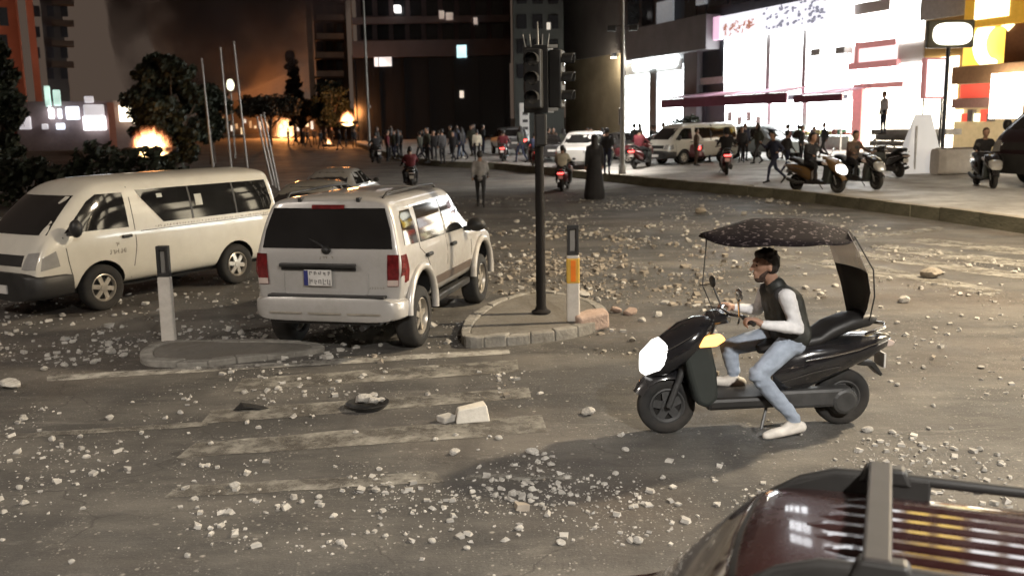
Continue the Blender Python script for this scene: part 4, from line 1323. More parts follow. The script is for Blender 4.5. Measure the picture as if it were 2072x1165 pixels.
# ---------------------------------------------------------------- generic car for the rows behind
def build_car(kind, pos, hd, label, paint, group=None, lamps=False, heads=False):
    r = empty('car', pos, hd, label=label, cat='car', group=group)
    S = []
    if kind == 'sedan':
        full = dict(zb=.28, hwb=.80, zm=.62, hwm=.88, zbelt=.92, hwbelt=.86, zr=1.36, hwr=.60, zc=1.43)
        seq = [(-2.25, 0, dict(zbelt=.82, zr=.86, zc=.9, hwr=.58, hwbelt=.70, hwm=.74, hwb=.66, zb=.36)), (-2.2, 0, dict(zbelt=.88, zr=.94, zc=.97, hwr=.62, hwbelt=.76, hwm=.82)), (-1.6, 0, dict(zr=1.0, zc=1.03, hwr=.66)),
               (-1.45, 0, dict(zr=1.04, zc=1.08, hwr=.66)), (-.85, 0, dict(zr=1.32, zc=1.39)), (-.3, 0, {}), (.2, 0, {}), (.4, 0, dict(zr=1.30, zc=1.37)), (1.05, 0, dict(zr=.98, zc=1.02, hwr=.66)), (1.2, 0, dict(zr=.94, zc=.98, hwr=.68)),
               (2.0, 0, dict(zbelt=.78, zr=.82, zc=.86, hwr=.66, hwbelt=.80)), (2.22, 0, dict(zbelt=.66, zr=.70, zc=.73, hwr=.55, hwbelt=.68, hwm=.74, hwb=.66))]
        gz0, gz1 = .97, 1.32
        win = ([(-1.25, .98), (-.36, .97), (-.36, 1.30), (-.80, 1.30)], [(-.28, .97), (.86, .97), (.46, 1.24), (.2, 1.31), (-.28, 1.31)])
        rg, fg = ([(-.60, 1.02), (.60, 1.02), (.50, 1.32), (-.50, 1.32)], [(-.62, 1.0), (.62, 1.0), (.52, 1.31), (-.52, 1.31)])
        rw, tz = .31, .74
    else:
        full = dict(zb=.36, hwb=.82, zm=.72, hwm=.90, zbelt=1.06, hwbelt=.87, zr=1.62, hwr=.68, zc=1.71)
        seq = [(-2.2, .2, dict(zb=.44, hwb=.7, hwm=.76, hwbelt=.74, zr=1.58, hwr=.58, zc=1.63)), (-2.17, .2, dict(hwb=.78, hwm=.84, hwbelt=.82, hwr=.63, zr=1.6)), (-2.0, .15, {}), (-1, 0, {}), (.1, 0, {}), (.35, 0, dict(zr=1.60, zc=1.68)),
               (.7, 0, dict(zr=1.38, zc=1.45)), (1.1, 0, dict(zr=1.10, zc=1.14, hwr=.72)), (1.3, 0, dict(zr=1.05, zc=1.10, hwr=.74)), (2.0, 0, dict(zbelt=.94, zr=.98, zc=1.02, hwr=.72, hwbelt=.82)),
               (2.2, 0, dict(zbelt=.84, zr=.9, zc=.93, hwr=.62, hwbelt=.74, hwm=.78)), (2.24, 0, dict(zbelt=.8, zr=.85, zc=.88, hwr=.55, hwbelt=.68, hwm=.72, hwb=.68))]
        win = ([(-1.9, 1.14), (-1.2, 1.13), (-1.2, 1.52), (-1.7, 1.52)], [(-1.1, 1.13), (-.3, 1.12), (-.3, 1.54), (-1.1, 1.53)], [(-.22, 1.12), (.72, 1.10), (.48, 1.36), (.2, 1.53), (-.22, 1.54)])
        rg, fg = ([(-.66, 1.14), (.66, 1.14), (.56, 1.54), (-.56, 1.54)], [(-.66, 1.16), (.66, 1.16), (.56, 1.55), (-.56, 1.55)])
        rw, tz = .35, .86
    for x, sl, k in seq:
        q = dict(full); q.update(k); S.append((x, ring(**q), sl, q['zbelt']))
    me, bvh = loft_body(S, [(-1.32, rw, rw + .07), (1.34, rw, rw + .07)], paint, .89, 2)
    link('body', me, r, smooth=38)
    for s, sd in ((1, 'y+'), (-1, 'y-')):
        for w in win: panel(bvh, w, sd, 'side_window', M_GLASS, r, .008, grid=.25)
        for x in (-1.32, 1.34): wheel(r, x, s * .77, rw, .2, rw * .6, 5, side=s)
        panel(bvh, [(s * .5, tz - .06), (s * .72, tz - .06), (s * .72, tz + .08), (s * .5, tz + .08)], 'x-', 'tail_light', M_TAILON if lamps else M_TAIL, r, .02, grid=.3)
        panel(bvh, [(s * .46, tz - .12), (s * .68, tz - .12), (s * .68, tz), (s * .46, tz)], 'x+', 'headlight', M_HEADON if heads else M_LENS, r, .02, grid=.3)
        mb = MB(); mb.ell((.62, s * 1.0, full['zbelt'] + .08), (.08, .1, .07), 8, 6); mb.build('mirror', M_TRIM, r, smooth=60)
    panel(bvh, rg, 'x-', 'rear_window', M_GLASS, r, .008, grid=.3); panel(bvh, fg, 'x+', 'windscreen', M_GLASS, r, .008, grid=.3)
    mb = MB(); mb.box((-2.27, 0, tz - .12), (.04, .45, .11)); mb.build('number_plate', M_PLATE, r)
    return r
p = at(655, 434); hd_s = math.atan2(1, .25)
build_car('sedan', (-4.5, 22.2, 0), 1.45, 'grey saloon car half hidden behind the silver SUV', car_paint('grey_green_paint', (.30, .29, .25), .2, .5))
build_car('sedan', (-5.2, 28.8, 0), 1.5, 'second parked saloon farther behind the silver SUV', car_paint('light_grey_paint', (.40, .39, .36), .2, .5))
q = atp(1178, 338); build_car('suv', q, math.radians(-105), 'pale SUV facing the viewer behind the scooters', car_paint('pearl_paint', (.55, .53, .50), .1, .2))
q = atp(1335, 330); build_car('sedan', q, math.radians(150), 'dark red saloon behind the lamp post', car_paint('dark_red_paint', (.12, .012, .02), .1, .2), lamps=True)
q = atp(1545, 322); build_car('suv', q, math.radians(-60), 'pale blue grey car in front of the white shop', car_paint('ice_blue_paint', (.45, .52, .56), .2, .1))
q = atp(1030, 312); build_car('suv', q, math.radians(100), 'dark parked car beside the white signpost', car_paint('charcoal_paint', (.06, .06, .065), .2, .2), lamps=True)
q = atp(1106, 326); build_car('sedan', q, math.radians(95), 'dark saloon with red tail lamps left of the pale SUV', car_paint('black_paint', (.02, .02, .022), .1, .2), lamps=True)
q = atp(1258, 320); build_car('sedan', q, math.radians(-80), 'grey saloon behind the lamp post', car_paint('mid_grey_paint', (.2, .2, .2), .2, .2))
qa, qb = atp(1372, 334), atp(1470, 327)
v = build_van(qa, qb, 'white delivery van parked in front of the awning', M_VANW, detail=False, print_=False)
# dark red van cut by the right edge of the frame
dv_ = Vector((-.97, -.24, 0)).normalized(); lv_ = Vector((-dv_.y, dv_.x, 0))
q = atp(2034, 392)
v = build_van(q + dv_, q - dv_, 'tall dark maroon van cut off by the right frame edge', mat('dark_van_paint', (.014, .004, .006), .5, 0, .15), detail=False, print_=False)
v.location = q - lv_ * 1.25 - dv_ * 5.0
v.location.z = pave_z(v.location.x, v.location.y)
v.scale = (1.5, 1.5, 1.5)
for ch in list(v.children):
    if ch.name.startswith('number_plate'): bpy.data.objects.remove(ch)

# ---------------------------------------------------------------- maroon SUV, roof seen from above at lower right
def build_maroon():
    hd = math.radians(158)
    root_z = road_z(1.5, 2.7)
    r = empty('suv', (1.66, 3.26, root_z), hd, label='maroon SUV in the near corner seen from above, ribbed roof', cat='car')
    S = []
    full = dict(zb=.36, hwb=.74, zm=.70, hwm=.80, zbelt=1.00, hwbelt=.78, zr=1.47, hwr=.58, zc=1.535)
    def st(x, sl=0, **k):
        q = dict(full); q.update(k); S.append((x, ring(**q), sl, q['zbelt']))
    st(-2.2, .2, hwb=.7, hwm=.72, hwbelt=.70, zr=1.42, hwr=.50, zc=1.46); st(-2.17, .2, hwm=.78, hwbelt=.76)
    st(-2.0, .1); st(-1, 0); st(.2, 0); st(.60, 0, zc=1.53)
    st(.76, 0, zr=1.44, zc=1.505)
    st(.86, 0, zr=1.35, zc=1.42, hwr=.59)
    st(1.06, 0, zr=1.14, zc=1.21, hwr=.62); st(1.22, 0, zr=.98, zc=1.03, hwr=.64, zbelt=.90); st(1.34, 0, zr=.80, zc=.83, hwr=.62, zbelt=.76)
    st(2.1, 0, zbelt=.62, zr=.66, zc=.68, hwr=.60, hwbelt=.74, zm=.55); st(2.26, 0, zbelt=.58, zr=.62, zc=.64, hwr=.54, hwbelt=.68, hwm=.72, zm=.52)
    st(2.30, 0, zbelt=.6, zr=.64, zc=.66, zm=.52, hwr=.50, hwbelt=.64, hwm=.70, hwb=.66)
    me, bvh = loft_body(S, [(-1.35, .36, .42), (1.35, .36, .42)], M_MAROON, .81, 3)
    link('body', me, r, smooth=40)
    wpoly = [(.80, -.50), (.83, -.25), (.84, 0), (.83, .25), (.80, .50), (1.10, .57), (1.17, .3), (1.19, 0), (1.17, -.3), (1.10, -.57)]
    panel(bvh, wpoly, 'z', 'windscreen', mat('dusty_windscreen', (.030, .014, .016), .10, 0, .8, var=.2, scale=4), r, .004, grid=.05)
    strip(bvh, [(.775, -.54), (.80, -.25), (.81, 0), (.80, .25), (.775, .54)], .022, 'z', 'windscreen_seal', M_TRIM, r, .006)
    for y in (-.30, -.20, -.10, 0, .10, .20, .30):
        e = .62 - .12 * abs(y) / .30
        mb = MB(); n = 18; pts = []
        for k in range(n + 1):
            x = -1.9 + (e + 1.9) * k / n
            hit = bvh.ray_cast(Vector((x, y, 4)), Vector((0, 0, -1)))
            z = hit[0].z if hit[0] else 1.5
            pts.append((x, z + (.016 if k < n else -.010)))
        w = .026
        vs = []
        for (x, z) in pts: vs += [(x, y - w, z - .022), (x, y - w * .55, z), (x, y + w * .55, z), (x, y + w, z - .022)]
        fs = [(i * 4 + j, i * 4 + j + 1, i * 4 + j + 5, i * 4 + j + 4) for i in range(n) for j in range(3)]
        mb.add(vs, fs); mb.build('roof_rib', M_MAROON, r, smooth=30)
    for s in (-1, 1):
        yr = s * .455
        mb = MB()
        mb.tube([(.72, yr, 1.47), (.62, yr, 1.53), (.48, yr, 1.575), (.25, yr, 1.585), (-1.5, yr, 1.585), (-1.8, yr, 1.54), (-1.95, yr, 1.46)], [.016, .022, .026, .024, .024, .024, .016], 10)
        rail = mb.build('roof_rail', M_TRIM, r, smooth=60)
        mb = MB(); mb.prism([(.76, 1.46), (.70, 1.50), (.50, 1.583), (.10, 1.60), (.10, 1.50), (.4, 1.46)], yr - .025, yr + .025, 'y'); mb.build('rail_foot', M_TRIM, rail, bevel=.012)
    for x in (.30, -.85):
        cb = empty('cross_bar', (x, 0, 1.615), 0, r)
        mb = MB(); mb.box((0, 0, .012), (.095, .98, .028)); mb.build('bar', mat('grey_bar', (.042, .038, .036), .55, 0, spec=.3), cb, bevel=.012)
        for s in (-1, 1):
            mb = MB(); mb.box((-.02, s * .46, -.02), (.22, .085, .075), taper=(.7, .9)); mb.build('clamp', M_TRIM, cb, bevel=.015)
    for s, sd in ((1, 'y+'), (-1, 'y-')):
        panel(bvh, [(-1.8, 1.08), (-.5, 1.07), (-.5, 1.38), (-1.7, 1.38)], sd, 'rear_side_window', M_GLASS, r, .008)
        panel(bvh, [(-.42, 1.07), (.98, 1.06), (.82, 1.28), (.66, 1.38), (-.42, 1.38)], sd, 'front_side_window', M_GLASS, r, .008)
        mb = MB(); mb.ell((.98, s * .88, .88), (.07, .10, .07), 10, 8); mb.build('mirror', M_MAROON, r, smooth=60)
        wheel(r, -1.35, s * .69, .35, .22, .21, 5, side=s); wheel(r, 1.35, s * .69, .35, .22, .21, 5, side=s)
    return r
build_maroon()

# ================================================================== STREET FURNITURE
M_POLE = mat('dark_pole_paint', (.012, .010, .009), .8, 0, var=.3, scale=3, spec=.25)
M_GALV = mat('galvanised_pole', (.30, .29, .27), .45, .5, var=.2, scale=3)
M_POSTW = mat('post_white_plastic', (.62, .58, .52), .5, var=.1, scale=5, dirt=(.25, .21, .16), dirt_amt=.5)
M_REFO = mat('orange_reflector', (.75, .18, .015), .3, coat=.6, emis=(1, .3, .02), estr=.08)
M_REFY = mat('yellow_band', (.62, .38, .06), .5)
M_LAMPOFF = mat('signal_lens_off', (.03, .03, .03), .12, coat=.8)

def traffic_light():
    p = at(1095, 632, ISL_H)
    r = empty('traffic_light', p, 0, label='dark unlit traffic light on the island, two signal heads', cat='traffic light')
    mb = MB(); mb.lathe([(.0, 0), (.13, 0), (.13, .02), (.080, .05), (.066, .10), (.060, 1.5), (.054, 3.45), (0, 3.47)], (0, 0, 0), 'z', 20)
    mb.build('pole', M_POLE, r, smooth=40)
    def head(name, c, ang):
        h = empty(name, c, ang, r)
        mb = MB(); mb.box((0, 0, 0), (.26, .22, .92)); mb.build('housing', M_TRIM, h, bevel=.03)
        mb = MB(); mb.box((0, .115, 0), (.40, .012, 1.06)); mb.build('backboard', M_TRIM, h, bevel=.005)
        for z in (.29, 0, -.29):
            mb = MB(); mb.lathe([(0, -.125), (.09, -.122), (.10, -.11)], (0, 0, z), 'y', 18); mb.build('lens', M_LAMPOFF, h, smooth=50)
            v = MB(); n = 14; vs = []
            for k in range(n + 1):
                t = math.radians(-20 + 220 * k / n)
                for rr_, y in ((.115, -.11), (.115, -.30 + .06 * abs(k - n / 2) / n), (.105, -.30 + .06 * abs(k - n / 2) / n), (.105, -.11)):
                    vs.append((math.cos(t) * rr_, y, z + math.sin(t) * rr_))
            fs = [(k * 4 + j, (k + 1) * 4 + j, (k + 1) * 4 + (j + 1) % 4, k * 4 + (j + 1) % 4) for k in range(n) for j in range(4)]
            v.add(vs, fs); v.build('visor', M_TRIM, h, smooth=50)
        return h
    head('signal_head', (-.06, -.20, 3.06), math.radians(-14)).scale = (.80, .80, .80)
    head('signal_head', (.24, .02, 3.06), math.radians(72)).scale = (.80, .80, .80)
    mb = MB(); mb.box((.10, -.05, 3.47), (.3, .06, .04)); mb.box((.10, -.05, 2.68), (.3, .06, .04)); mb.tube([(0, 0, 3.4), (0, 0, 3.78)], [.02, .008], 6)
    for dx in (-.16, -.09, .05, .12): mb.tube([(dx, -.1, 3.46), (dx * 1.2, -.1, 3.62)], [.012, .006], 5)
    mb.build('bracket', M_GALV, r, bevel=.006)
    # lower small box
    mb = MB(); mb.box((.02, -.11, 2.42), (.16, .12, .42)); mb.build('pedestrian_head', M_TRIM, r, bevel=.03)
    return r
traffic_light()

def reflector_post(p, label, orange):
    r = empty('reflector_post', p, 0, label=label, cat='reflector post')
    h = 1.24
    mb = MB(); mb.prism([(-.085, 0), (.085, 0), (.08, .86), (-.08, .86)], -.05, .05, 'y'); mb.build('lower_post', M_POSTW, r, bevel=.02)
    if orange:
        mb = MB(); mb.box((0, 0, .66), (.166, .108, .34)); b = mb.build('yellow_band', M_REFY, r, bevel=.02)
        mb = MB(); mb.box((0, -.058, .66), (.06, .012, .27)); mb.build('orange_reflector', M_REFO, b)
    # black frame with a window in it
    mb = MB()
    z0, z1 = .862, h
    for c, s in (((-.055, 0, (z0 + z1) / 2), (.036, .09, z1 - z0)), ((.055, 0, (z0 + z1) / 2), (.036, .09, z1 - z0)), ((0, 0, z1 - .025), (.146, .088, .05)), ((0, 0, z0 + .022), (.146, .088, .044))):
        mb.box(c, s)
    mb.build('black_top', M_TRIM, r, bevel=.006)
    mb = MB(); mb.box((0, .02, (z0 + z1) / 2), (.075, .02, z1 - z0 - .09)); mb.build('reflector', mat('grey_reflector', (.35, .33, .30), .3, coat=.5), r)
    return r
o = reflector_post(at(343, 697), 'white reflector post with black framed top beside the minibus', False); o.rotation_euler = (0, math.radians(0.5), 0)
reflector_post(at(1160, 650, ISL_H), 'white reflector post with orange reflector beside the traffic light', True)

def lamp_post(pos, h, rz, label, lit, arm=1.8, energy=0, col=(1, .9, .75), small=False):
    r = empty('street_lamp', pos, rz, label=label, cat='street lamp', group='street lamps along the pavement')
    mb = MB(); mb.lathe([(0, 0), (.16, 0), (.16, .35), (.11, .42), (.075, h * .6), (.055, h), (0, h + .01)], (0, 0, 0), 'z', 14); mb.build('pole', M_GALV, r, smooth=40)
    mb = MB(); mb.tube([(0, 0, h - .15), (arm * .4, 0, h + .22), (arm, 0, h + .32)], .035, 8); mb.build('arm', M_GALV, r, smooth=50)
    mb = MB(); mb.sections([(arm - .1, 0, h + .32, .06, .05), (arm + .1, 0, h + .33, .15, .08), (arm + .5, 0, h + .33, .16, .07), (arm + .7, 0, h + .32, .06, .03)], 14)
    hd_ = mb.build('lamp_head', M_GALV, r, smooth=50)
    mb = MB(); mb.box((arm + .32, 0, h + .245), (.5, .24, .03)); mb.build('lamp_glass', glow('street_lamp_glass', (1, .9, .72), 60, .05) if lit else M_LAMPOFF, hd_, bevel=.01)
    if lit:
        ld = bpy.data.lights.new('lamp', 'SPOT'); ld.energy = energy; ld.color = col; ld.shadow_soft_size = .3; ld.spot_size = math.radians(165); ld.spot_blend = .6
        lo = bpy.data.objects.new('light_source', ld); COL.objects.link(lo); lo.parent = hd_; lo.location = (arm + .32, 0, h + .12)
    return r
q = atp(1259, 352)
r = lamp_post(q, 9.5, math.radians(180), 'tall grey lamp post on the kerb left of the white shops', False)
# pair of floodlamps half way up that post
for s in (-1, 1):
    mb = MB(); mb.box((s * .45, -.1, 6.0), (.35, .25, .22)); mb.tube([(0, 0, 6.1), (s * .4, -.05, 6.05)], .025, 6)
    fl = mb.build('flood_lamp', M_TRIM, r, bevel=.03)
    mb = MB(); mb.box((s * .45, -.235, 5.98), (.3, .02, .17)); mb.build('lens', glow('post_flood_lens', (1, .86, .72), 12, .1), fl)
    ld = bpy.data.lights.new('flood', 'SPOT'); ld.energy = 2600; ld.color = (1, .95, .88); ld.shadow_soft_size = .15; ld.spot_size = math.radians(130); ld.spot_blend = .7
    lo = bpy.data.objects.new('light_source', ld); COL.objects.link(lo); lo.parent = fl; lo.location = (s * .45, -.3, 5.95); lo.rotation_euler = (math.radians(-20), math.radians(-38), 0)
mb = MB(); mb.box((.0, -.16, 2.4), (.28, .18, .7)); mb.build('cabinet', M_GALV, r, bevel=.02)
# lamps that light the crossing, out of the frame
LAMPS = [((13.4, 12.5), 9.0, 170, 'lit street lamp on the pavement right of the frame', 14500, (1, .82, .58)),
         ((5.5, -6.5), 9.0, 120, 'lit street lamp behind the viewer', 11000, (1, .95, .88)),
         ((-15.0, 3.0), 9.0, 10, 'lit street lamp left of the minibus out of frame', 3000, (1, .90, .80)),
         ((4.9, 26.5), 9.5, 200, '', 0, (1, 1, 1))]
for (x, y), h, a, lab, e, c in LAMPS[:3]:
    z = pave_z(x, y) if kerb_dist(x, y) > 0 else road_z(x, y)
    lamp_post((x, y, z), h, math.radians(a), lab, True, 1.8, e, c)

# slim pole further back (x 742)
q = aty(748, 296, 78)
r = lamp_post((q.x, 78, .6), 16.0, math.radians(90), 'slim tall pole in front of the dark building', False, .6)
mb = MB(); mb.box((0, -.1, 3.6), (.5, .2, .25)); mb.build('bracket_box', M_GALV, r)

# white sign stand by the parked cars (x 1055)
q = atp(1062, 312)
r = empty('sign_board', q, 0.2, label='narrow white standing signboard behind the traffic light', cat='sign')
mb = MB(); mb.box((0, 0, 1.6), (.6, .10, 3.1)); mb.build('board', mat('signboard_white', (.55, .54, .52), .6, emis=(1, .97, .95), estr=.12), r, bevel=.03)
mb = MB(); mb.box((0, 0, .06), (.8, .5, .12)); mb.build('foot', M_GALV, r)
for k in range(5):
    mb = MB(); mb.box((.05, -.056, .7 + k * .45), (.34, .012, .18)); mb.build('print_block', M_INK, r)

# oval lit sign on a pole
q = atp(1905, 330)
r = empty('pole_sign', q, 0.0, label='oval white lit sign in a dark frame on a pole', cat='sign')
dz = CAMH - q.z
dist = q.y
def zz(py): return aty(1905, py, q.y).z - q.z
def xx(px): return (aty(px, 200, q.y).x - q.x)
mb = MB(); mb.cyl((0, 0, 0), (0, 0, zz(97)), .09, n=12); mb.build('pole', M_FRAME, r)
cz = (zz(42) + zz(98)) / 2; hh = (zz(42) - zz(98)) / 2; hw = (xx(1960) - xx(1867)) / 2; cx = (xx(1960) + xx(1867)) / 2
mb = MB(); mb.box((cx, -.02, cz), (2 * hw, .3, 2 * hh)); cs_ = mb.build('case', mat('olive_sign_case', (.12, .10, .055), .5), r, bevel=.05)
poly = []
for k in range(40):
    t = 2 * math.pi * k / 40
    poly.append((cx + .05 + math.copysign(abs(math.cos(t)) ** .55, math.cos(t)) * hw * .84, cz + math.copysign(abs(math.sin(t)) ** .75, math.sin(t)) * hh * .80))
mb = MB(); mb.prism(poly, -.21, -.16, 'y'); mb.build('lit_face', glow('oval_sign_light', (1, .98, .82), 3.2, .05), cs_, bevel=.01)
# tall lit poster case beside that pole
q2 = q + Vector((0, -.15, 0))
r = empty('poster_case', atp(1880, 326), 0.30, label='upright lit poster case beside the oval sign pole', cat='sign')
w = xx(1906) - xx(1848)
mb = MB(); mb.box((0, 0, (zz(114) + zz(200)) / 2), (w, .25, zz(114) - zz(200))); c_ = mb.build('case', M_REDF, r, bevel=.04)
mb = MB(); mb.box((.03, -.135, (zz(114) + zz(200)) / 2), (w * .84, .03, (zz(114) - zz(200)) * .9)); mb.build('lit_face', glow('poster_light', (1, .95, .97), 1.9, .15, 1.2), c_)
for s in (-1, 1):
    mb = MB(); mb.cyl((s * w * .4, 0, 0), (s * w * .4, 0, zz(200)), .05, n=8); mb.build('leg', M_FRAME, r)
# white A-board and planter
q = atp(1858, 350)
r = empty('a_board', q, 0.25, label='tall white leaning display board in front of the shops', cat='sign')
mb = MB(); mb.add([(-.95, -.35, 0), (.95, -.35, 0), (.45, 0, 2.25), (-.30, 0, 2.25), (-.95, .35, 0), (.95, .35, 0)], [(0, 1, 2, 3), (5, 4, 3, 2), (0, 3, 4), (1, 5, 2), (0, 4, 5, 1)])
mb.build('board', mat('white_board', (.75, .73, .71), .5, emis=(1, .97, .93), estr=.35), r, bevel=.02)  # glow added to brighten the board, no lamp is built in
mb = MB(); mb.box((-.42, -.30, .95), (.07, .05, 1.7)); mb.build('stay', M_FRAMEL, r)
q = atp(1935, 352)
r = empty('planter', q, 0.25, label='low white curved planter wall right of the display board', cat='planter')
mb = MB(); mb.sections([(-1.0, 0, .48, .25, .48), (-.8, 0, .48, .42, .48), (.8, 0, .48, .42, .48), (1.0, 0, .48, .25, .48)], 20, 5); mb.build('wall', mat('white_plaster', (.66, .62, .58), .7, var=.1), r, smooth=40)
mb = MB(); mb.box((0, 0, .965), (1.5, .6, .03)); mb.build('soil', M_BROWN, r)
# raised shop terrace with steps
q = atp(1795, 322)
r = empty('steps', q, FROT, label='pale steps up to the terrace of the pink building', cat='steps')
for k in range(5):
    mb = MB(); mb.box((0, -k * .35 - .2, .14 + k * .28), (4.2, .35 if k < 4 else 1.6, .27)); o = mb.build('step', M_PAVE, r, bevel=.015)

# flag poles on the left verge
M_FLAG = mat('grey_flagpole', (.32, .31, .30), .45, .3)
FP = [(432, 335, 408, 122), (468, 338, 446, 100), (502, 345, 473, 88), (549, 345, 520, 240), (556, 350, 527, 236), (562, 355, 534, 232)]
for i, (bx, by, tx, ty) in enumerate(FP):
    Y = 46 - i * 1.5
    b = aty(bx, by, Y); t = aty(tx, ty, Y)
    b.z = road_z(b.x, Y)
    r = empty('flagpole', b, 0, label=['leftmost bare grey flagpole behind the minibus', 'middle bare grey flagpole behind the minibus', 'tallest bare grey flagpole at the right of the row', 'short grey pole just right of the minibus roof', 'middle one of the three short grey poles', 'rightmost of the three short grey poles'][i], cat='pole', group='tall flagpoles behind the minibus' if i < 3 else 'short poles behind the minibus')
    mb = MB(); mb.tube([(0, 0, 0), (t.x - b.x, 0, t.z - b.z)], [.055, .035], 10); mb.build('shaft', M_FLAG, r, smooth=60)
    mb = MB(); mb.ell((t.x - b.x, 0, t.z - b.z + .04), .06, 8, 6); mb.build('finial', M_FLAG, r, smooth=60)
# greenish globe lamp among the trees
q = aty(466, 172, 70)
r = empty('globe_lamp', (q.x, 70, .48), 0, label='greenish white globe lamp glowing among the flagpoles', cat='street lamp')
mb = MB(); mb.cyl((0, 0, 0), (0, 0, q.z - .48), .06, n=8); mb.build('pole', M_GALV, r)
mb = MB(); mb.ell((0, 0, q.z - .48), (.28, .28, .42), 12, 8); mb.build('globe', glow('globe_light', (1, 1, .72), 5, .05), r, smooth=60)

# dark hedge with railing along the left verge
M_LEAFD = mat('hedge_leaf', (.025, .032, .018), .7, var=.4, scale=2)
def leaf_cloud(n, sampler, size, rnd):
    vs, fs = [], []
    for _ in range(n):
        p = sampler()
        s = size * rnd.uniform(.6, 1.3)
        a = Vector((rnd.gauss(0, 1), rnd.gauss(0, 1), rnd.gauss(0, 1))).normalized()
        b = a.orthogonal().normalized(); c = a.cross(b)
        o = len(vs)
        vs += [p + b * s, p + c * s * .55, p - b * s, p - c * s * .55]
        fs.append((o, o + 1, o + 2, o + 3))
    mb = MB(); mb.v = vs; mb.f = fs; mb.mi = [0] * len(fs)
    return mb
rh = random.Random(5)
h0, h1 = aty(-60, 345, 34), aty(385, 345, 34)
r = empty('hedge', ((h0.x + h1.x) / 2, 34, .05), 0, label='dark hedge along the verge behind the minibus', cat='hedge')
L = h1.x - h0.x + 12
def hs():
    x = rh.uniform(-L / 2 - 6, L / 2 - 6); top = 1.75 + .35 * math.sin(x * 1.3) + .25 * math.sin(x * 3.1)
    return Vector((x, rh.uniform(-.7, .7), rh.uniform(0, 1) ** .7 * top))
leaf_cloud(7000, hs, .16, rh).build('foliage', M_LEAFD, r, fix=False)
for k in range(9):
    mb = MB(); x = -L / 2 - 5 + k * L / 9
    mb.tube([(x, 0, 0), (x + .1, 0, 1.5)], [.05, .02], 6); mb.build('stem', M_BROWN, r)

# ================================================================== TREES
M_LEAF1 = mat('leaf_dark_green', (.018, .024, .012), .65, var=.5, scale=1.2)
M_LEAF2 = mat('leaf_brown_green', (.026, .022, .012), .65, var=.5, scale=1.2)
M_BARK = mat('bark', (.07, .05, .035), .9, var=.3, scale=5)
def tree(pos, h, rx, rz_, trunk_h, label, m, n=3500, leaf=.2, seed=1, flat=False, cone=False):
    rr = random.Random(seed)
    r = empty('tree', pos, 0, label=label, cat='tree')
    mb = MB()
    lean = rr.uniform(-.2, .2)
    mb.tube([(0, 0, -.1), (lean * .3, 0, trunk_h * .5), (lean, 0, trunk_h)], [.22, .17, .12], 8)
    clumps = []
    nc = 70
    for k in range(nc):
        if cone:
            t = rr.random(); z = trunk_h + (h - trunk_h) * t; rad = rx * (1 - t) ** .7
        else:
            z = trunk_h + (h - trunk_h) * (rr.uniform(.05, 1) if not flat else rr.uniform(.45, 1)); u = (z - trunk_h) / (h - trunk_h)
            rad = rx * math.sqrt(max(.05, 1 - (2 * u - 1) ** 2)) if not flat else rx
        a = rr.uniform(0, 6.28); d = rad * math.sqrt(rr.random())
        c = Vector((lean + d * math.cos(a), d * math.sin(a) * .8, z))
        clumps.append((c, rr.uniform(.10, .24) * rx + .18))
        if k % 6 == 0:
            st_ = Vector((lean, 0, trunk_h * rr.uniform(.75, 1)))
            mb.tube([st_, st_.lerp(c, .5) + Vector((0, 0, .15)), c], [.08, .05, .02], 6)
    mb.build('trunk', M_BARK, r, smooth=60)
    def smp():
        c, q = clumps[rr.randrange(nc)]
        v = Vector((rr.gauss(0, 1), rr.gauss(0, 1), rr.gauss(0, 1))).normalized() * q * rr.random() ** .4
        return c + Vector((v.x, v.y, v.z * .75))
    leaf_cloud(int(n * 1.9), smp, leaf * .72, rr).build('crown', m, r, fix=False)
    return r
def tree_px(px, py_base, py_top, half_px, Y, label, m, **k):
    b = aty(px, py_base, Y); t = aty(px, py_top, Y); s = aty(px + half_px, py_top, Y)
    z0 = road_z(b.x, Y)
    tree((b.x, Y, z0), t.z - z0, s.x - t.x, 0, (t.z - z0) * k.pop('tf', .3), label, m, **k)
tree_px(2, 300, 84, 40, 44, 'dark tree at the left edge before the terracotta building', M_LEAF1, n=5000, seed=2, tf=.15, leaf=.24)
tree_px(350, 330, 120, 78, 50, 'large dark tree behind the burning car', M_LEAF1, n=6500, seed=3, tf=.12, leaf=.26)
tree_px(312, 330, 182, 34, 53, 'smaller dark tree left of the large one', M_LEAF1, n=3000, seed=4, tf=.2, leaf=.22)
tree_px(430, 320, 178, 42, 62, 'bushy tree behind the flagpoles', M_LEAF1, n=3000, seed=5, tf=.3)
tree_px(548, 300, 200, 60, 95, 'flat topped tree before the glowing smoke', M_LEAF2, n=3500, seed=6, tf=.45, flat=True, leaf=.25)
tree_px(612, 300, 205, 42, 105, 'low tree beside the brown apartment block', M_LEAF2, n=2500, seed=7, tf=.4, flat=True, leaf=.25)
tree_px(600, 300, 108, 26, 112, 'tall narrow tree beside the brown apartment block', M_LEAF2, n=3000, seed=8, tf=.2, cone=True, leaf=.3)
tree_px(672, 300, 168, 44, 100, 'round dark tree before the apartment block', M_LEAF1, n=3500, seed=9, tf=.3, leaf=.26)
tree_px(1392, 318, 240, 42, 56, 'low dark bush under the long awning', M_LEAF1, n=2500, seed=10, tf=.1, leaf=.14)

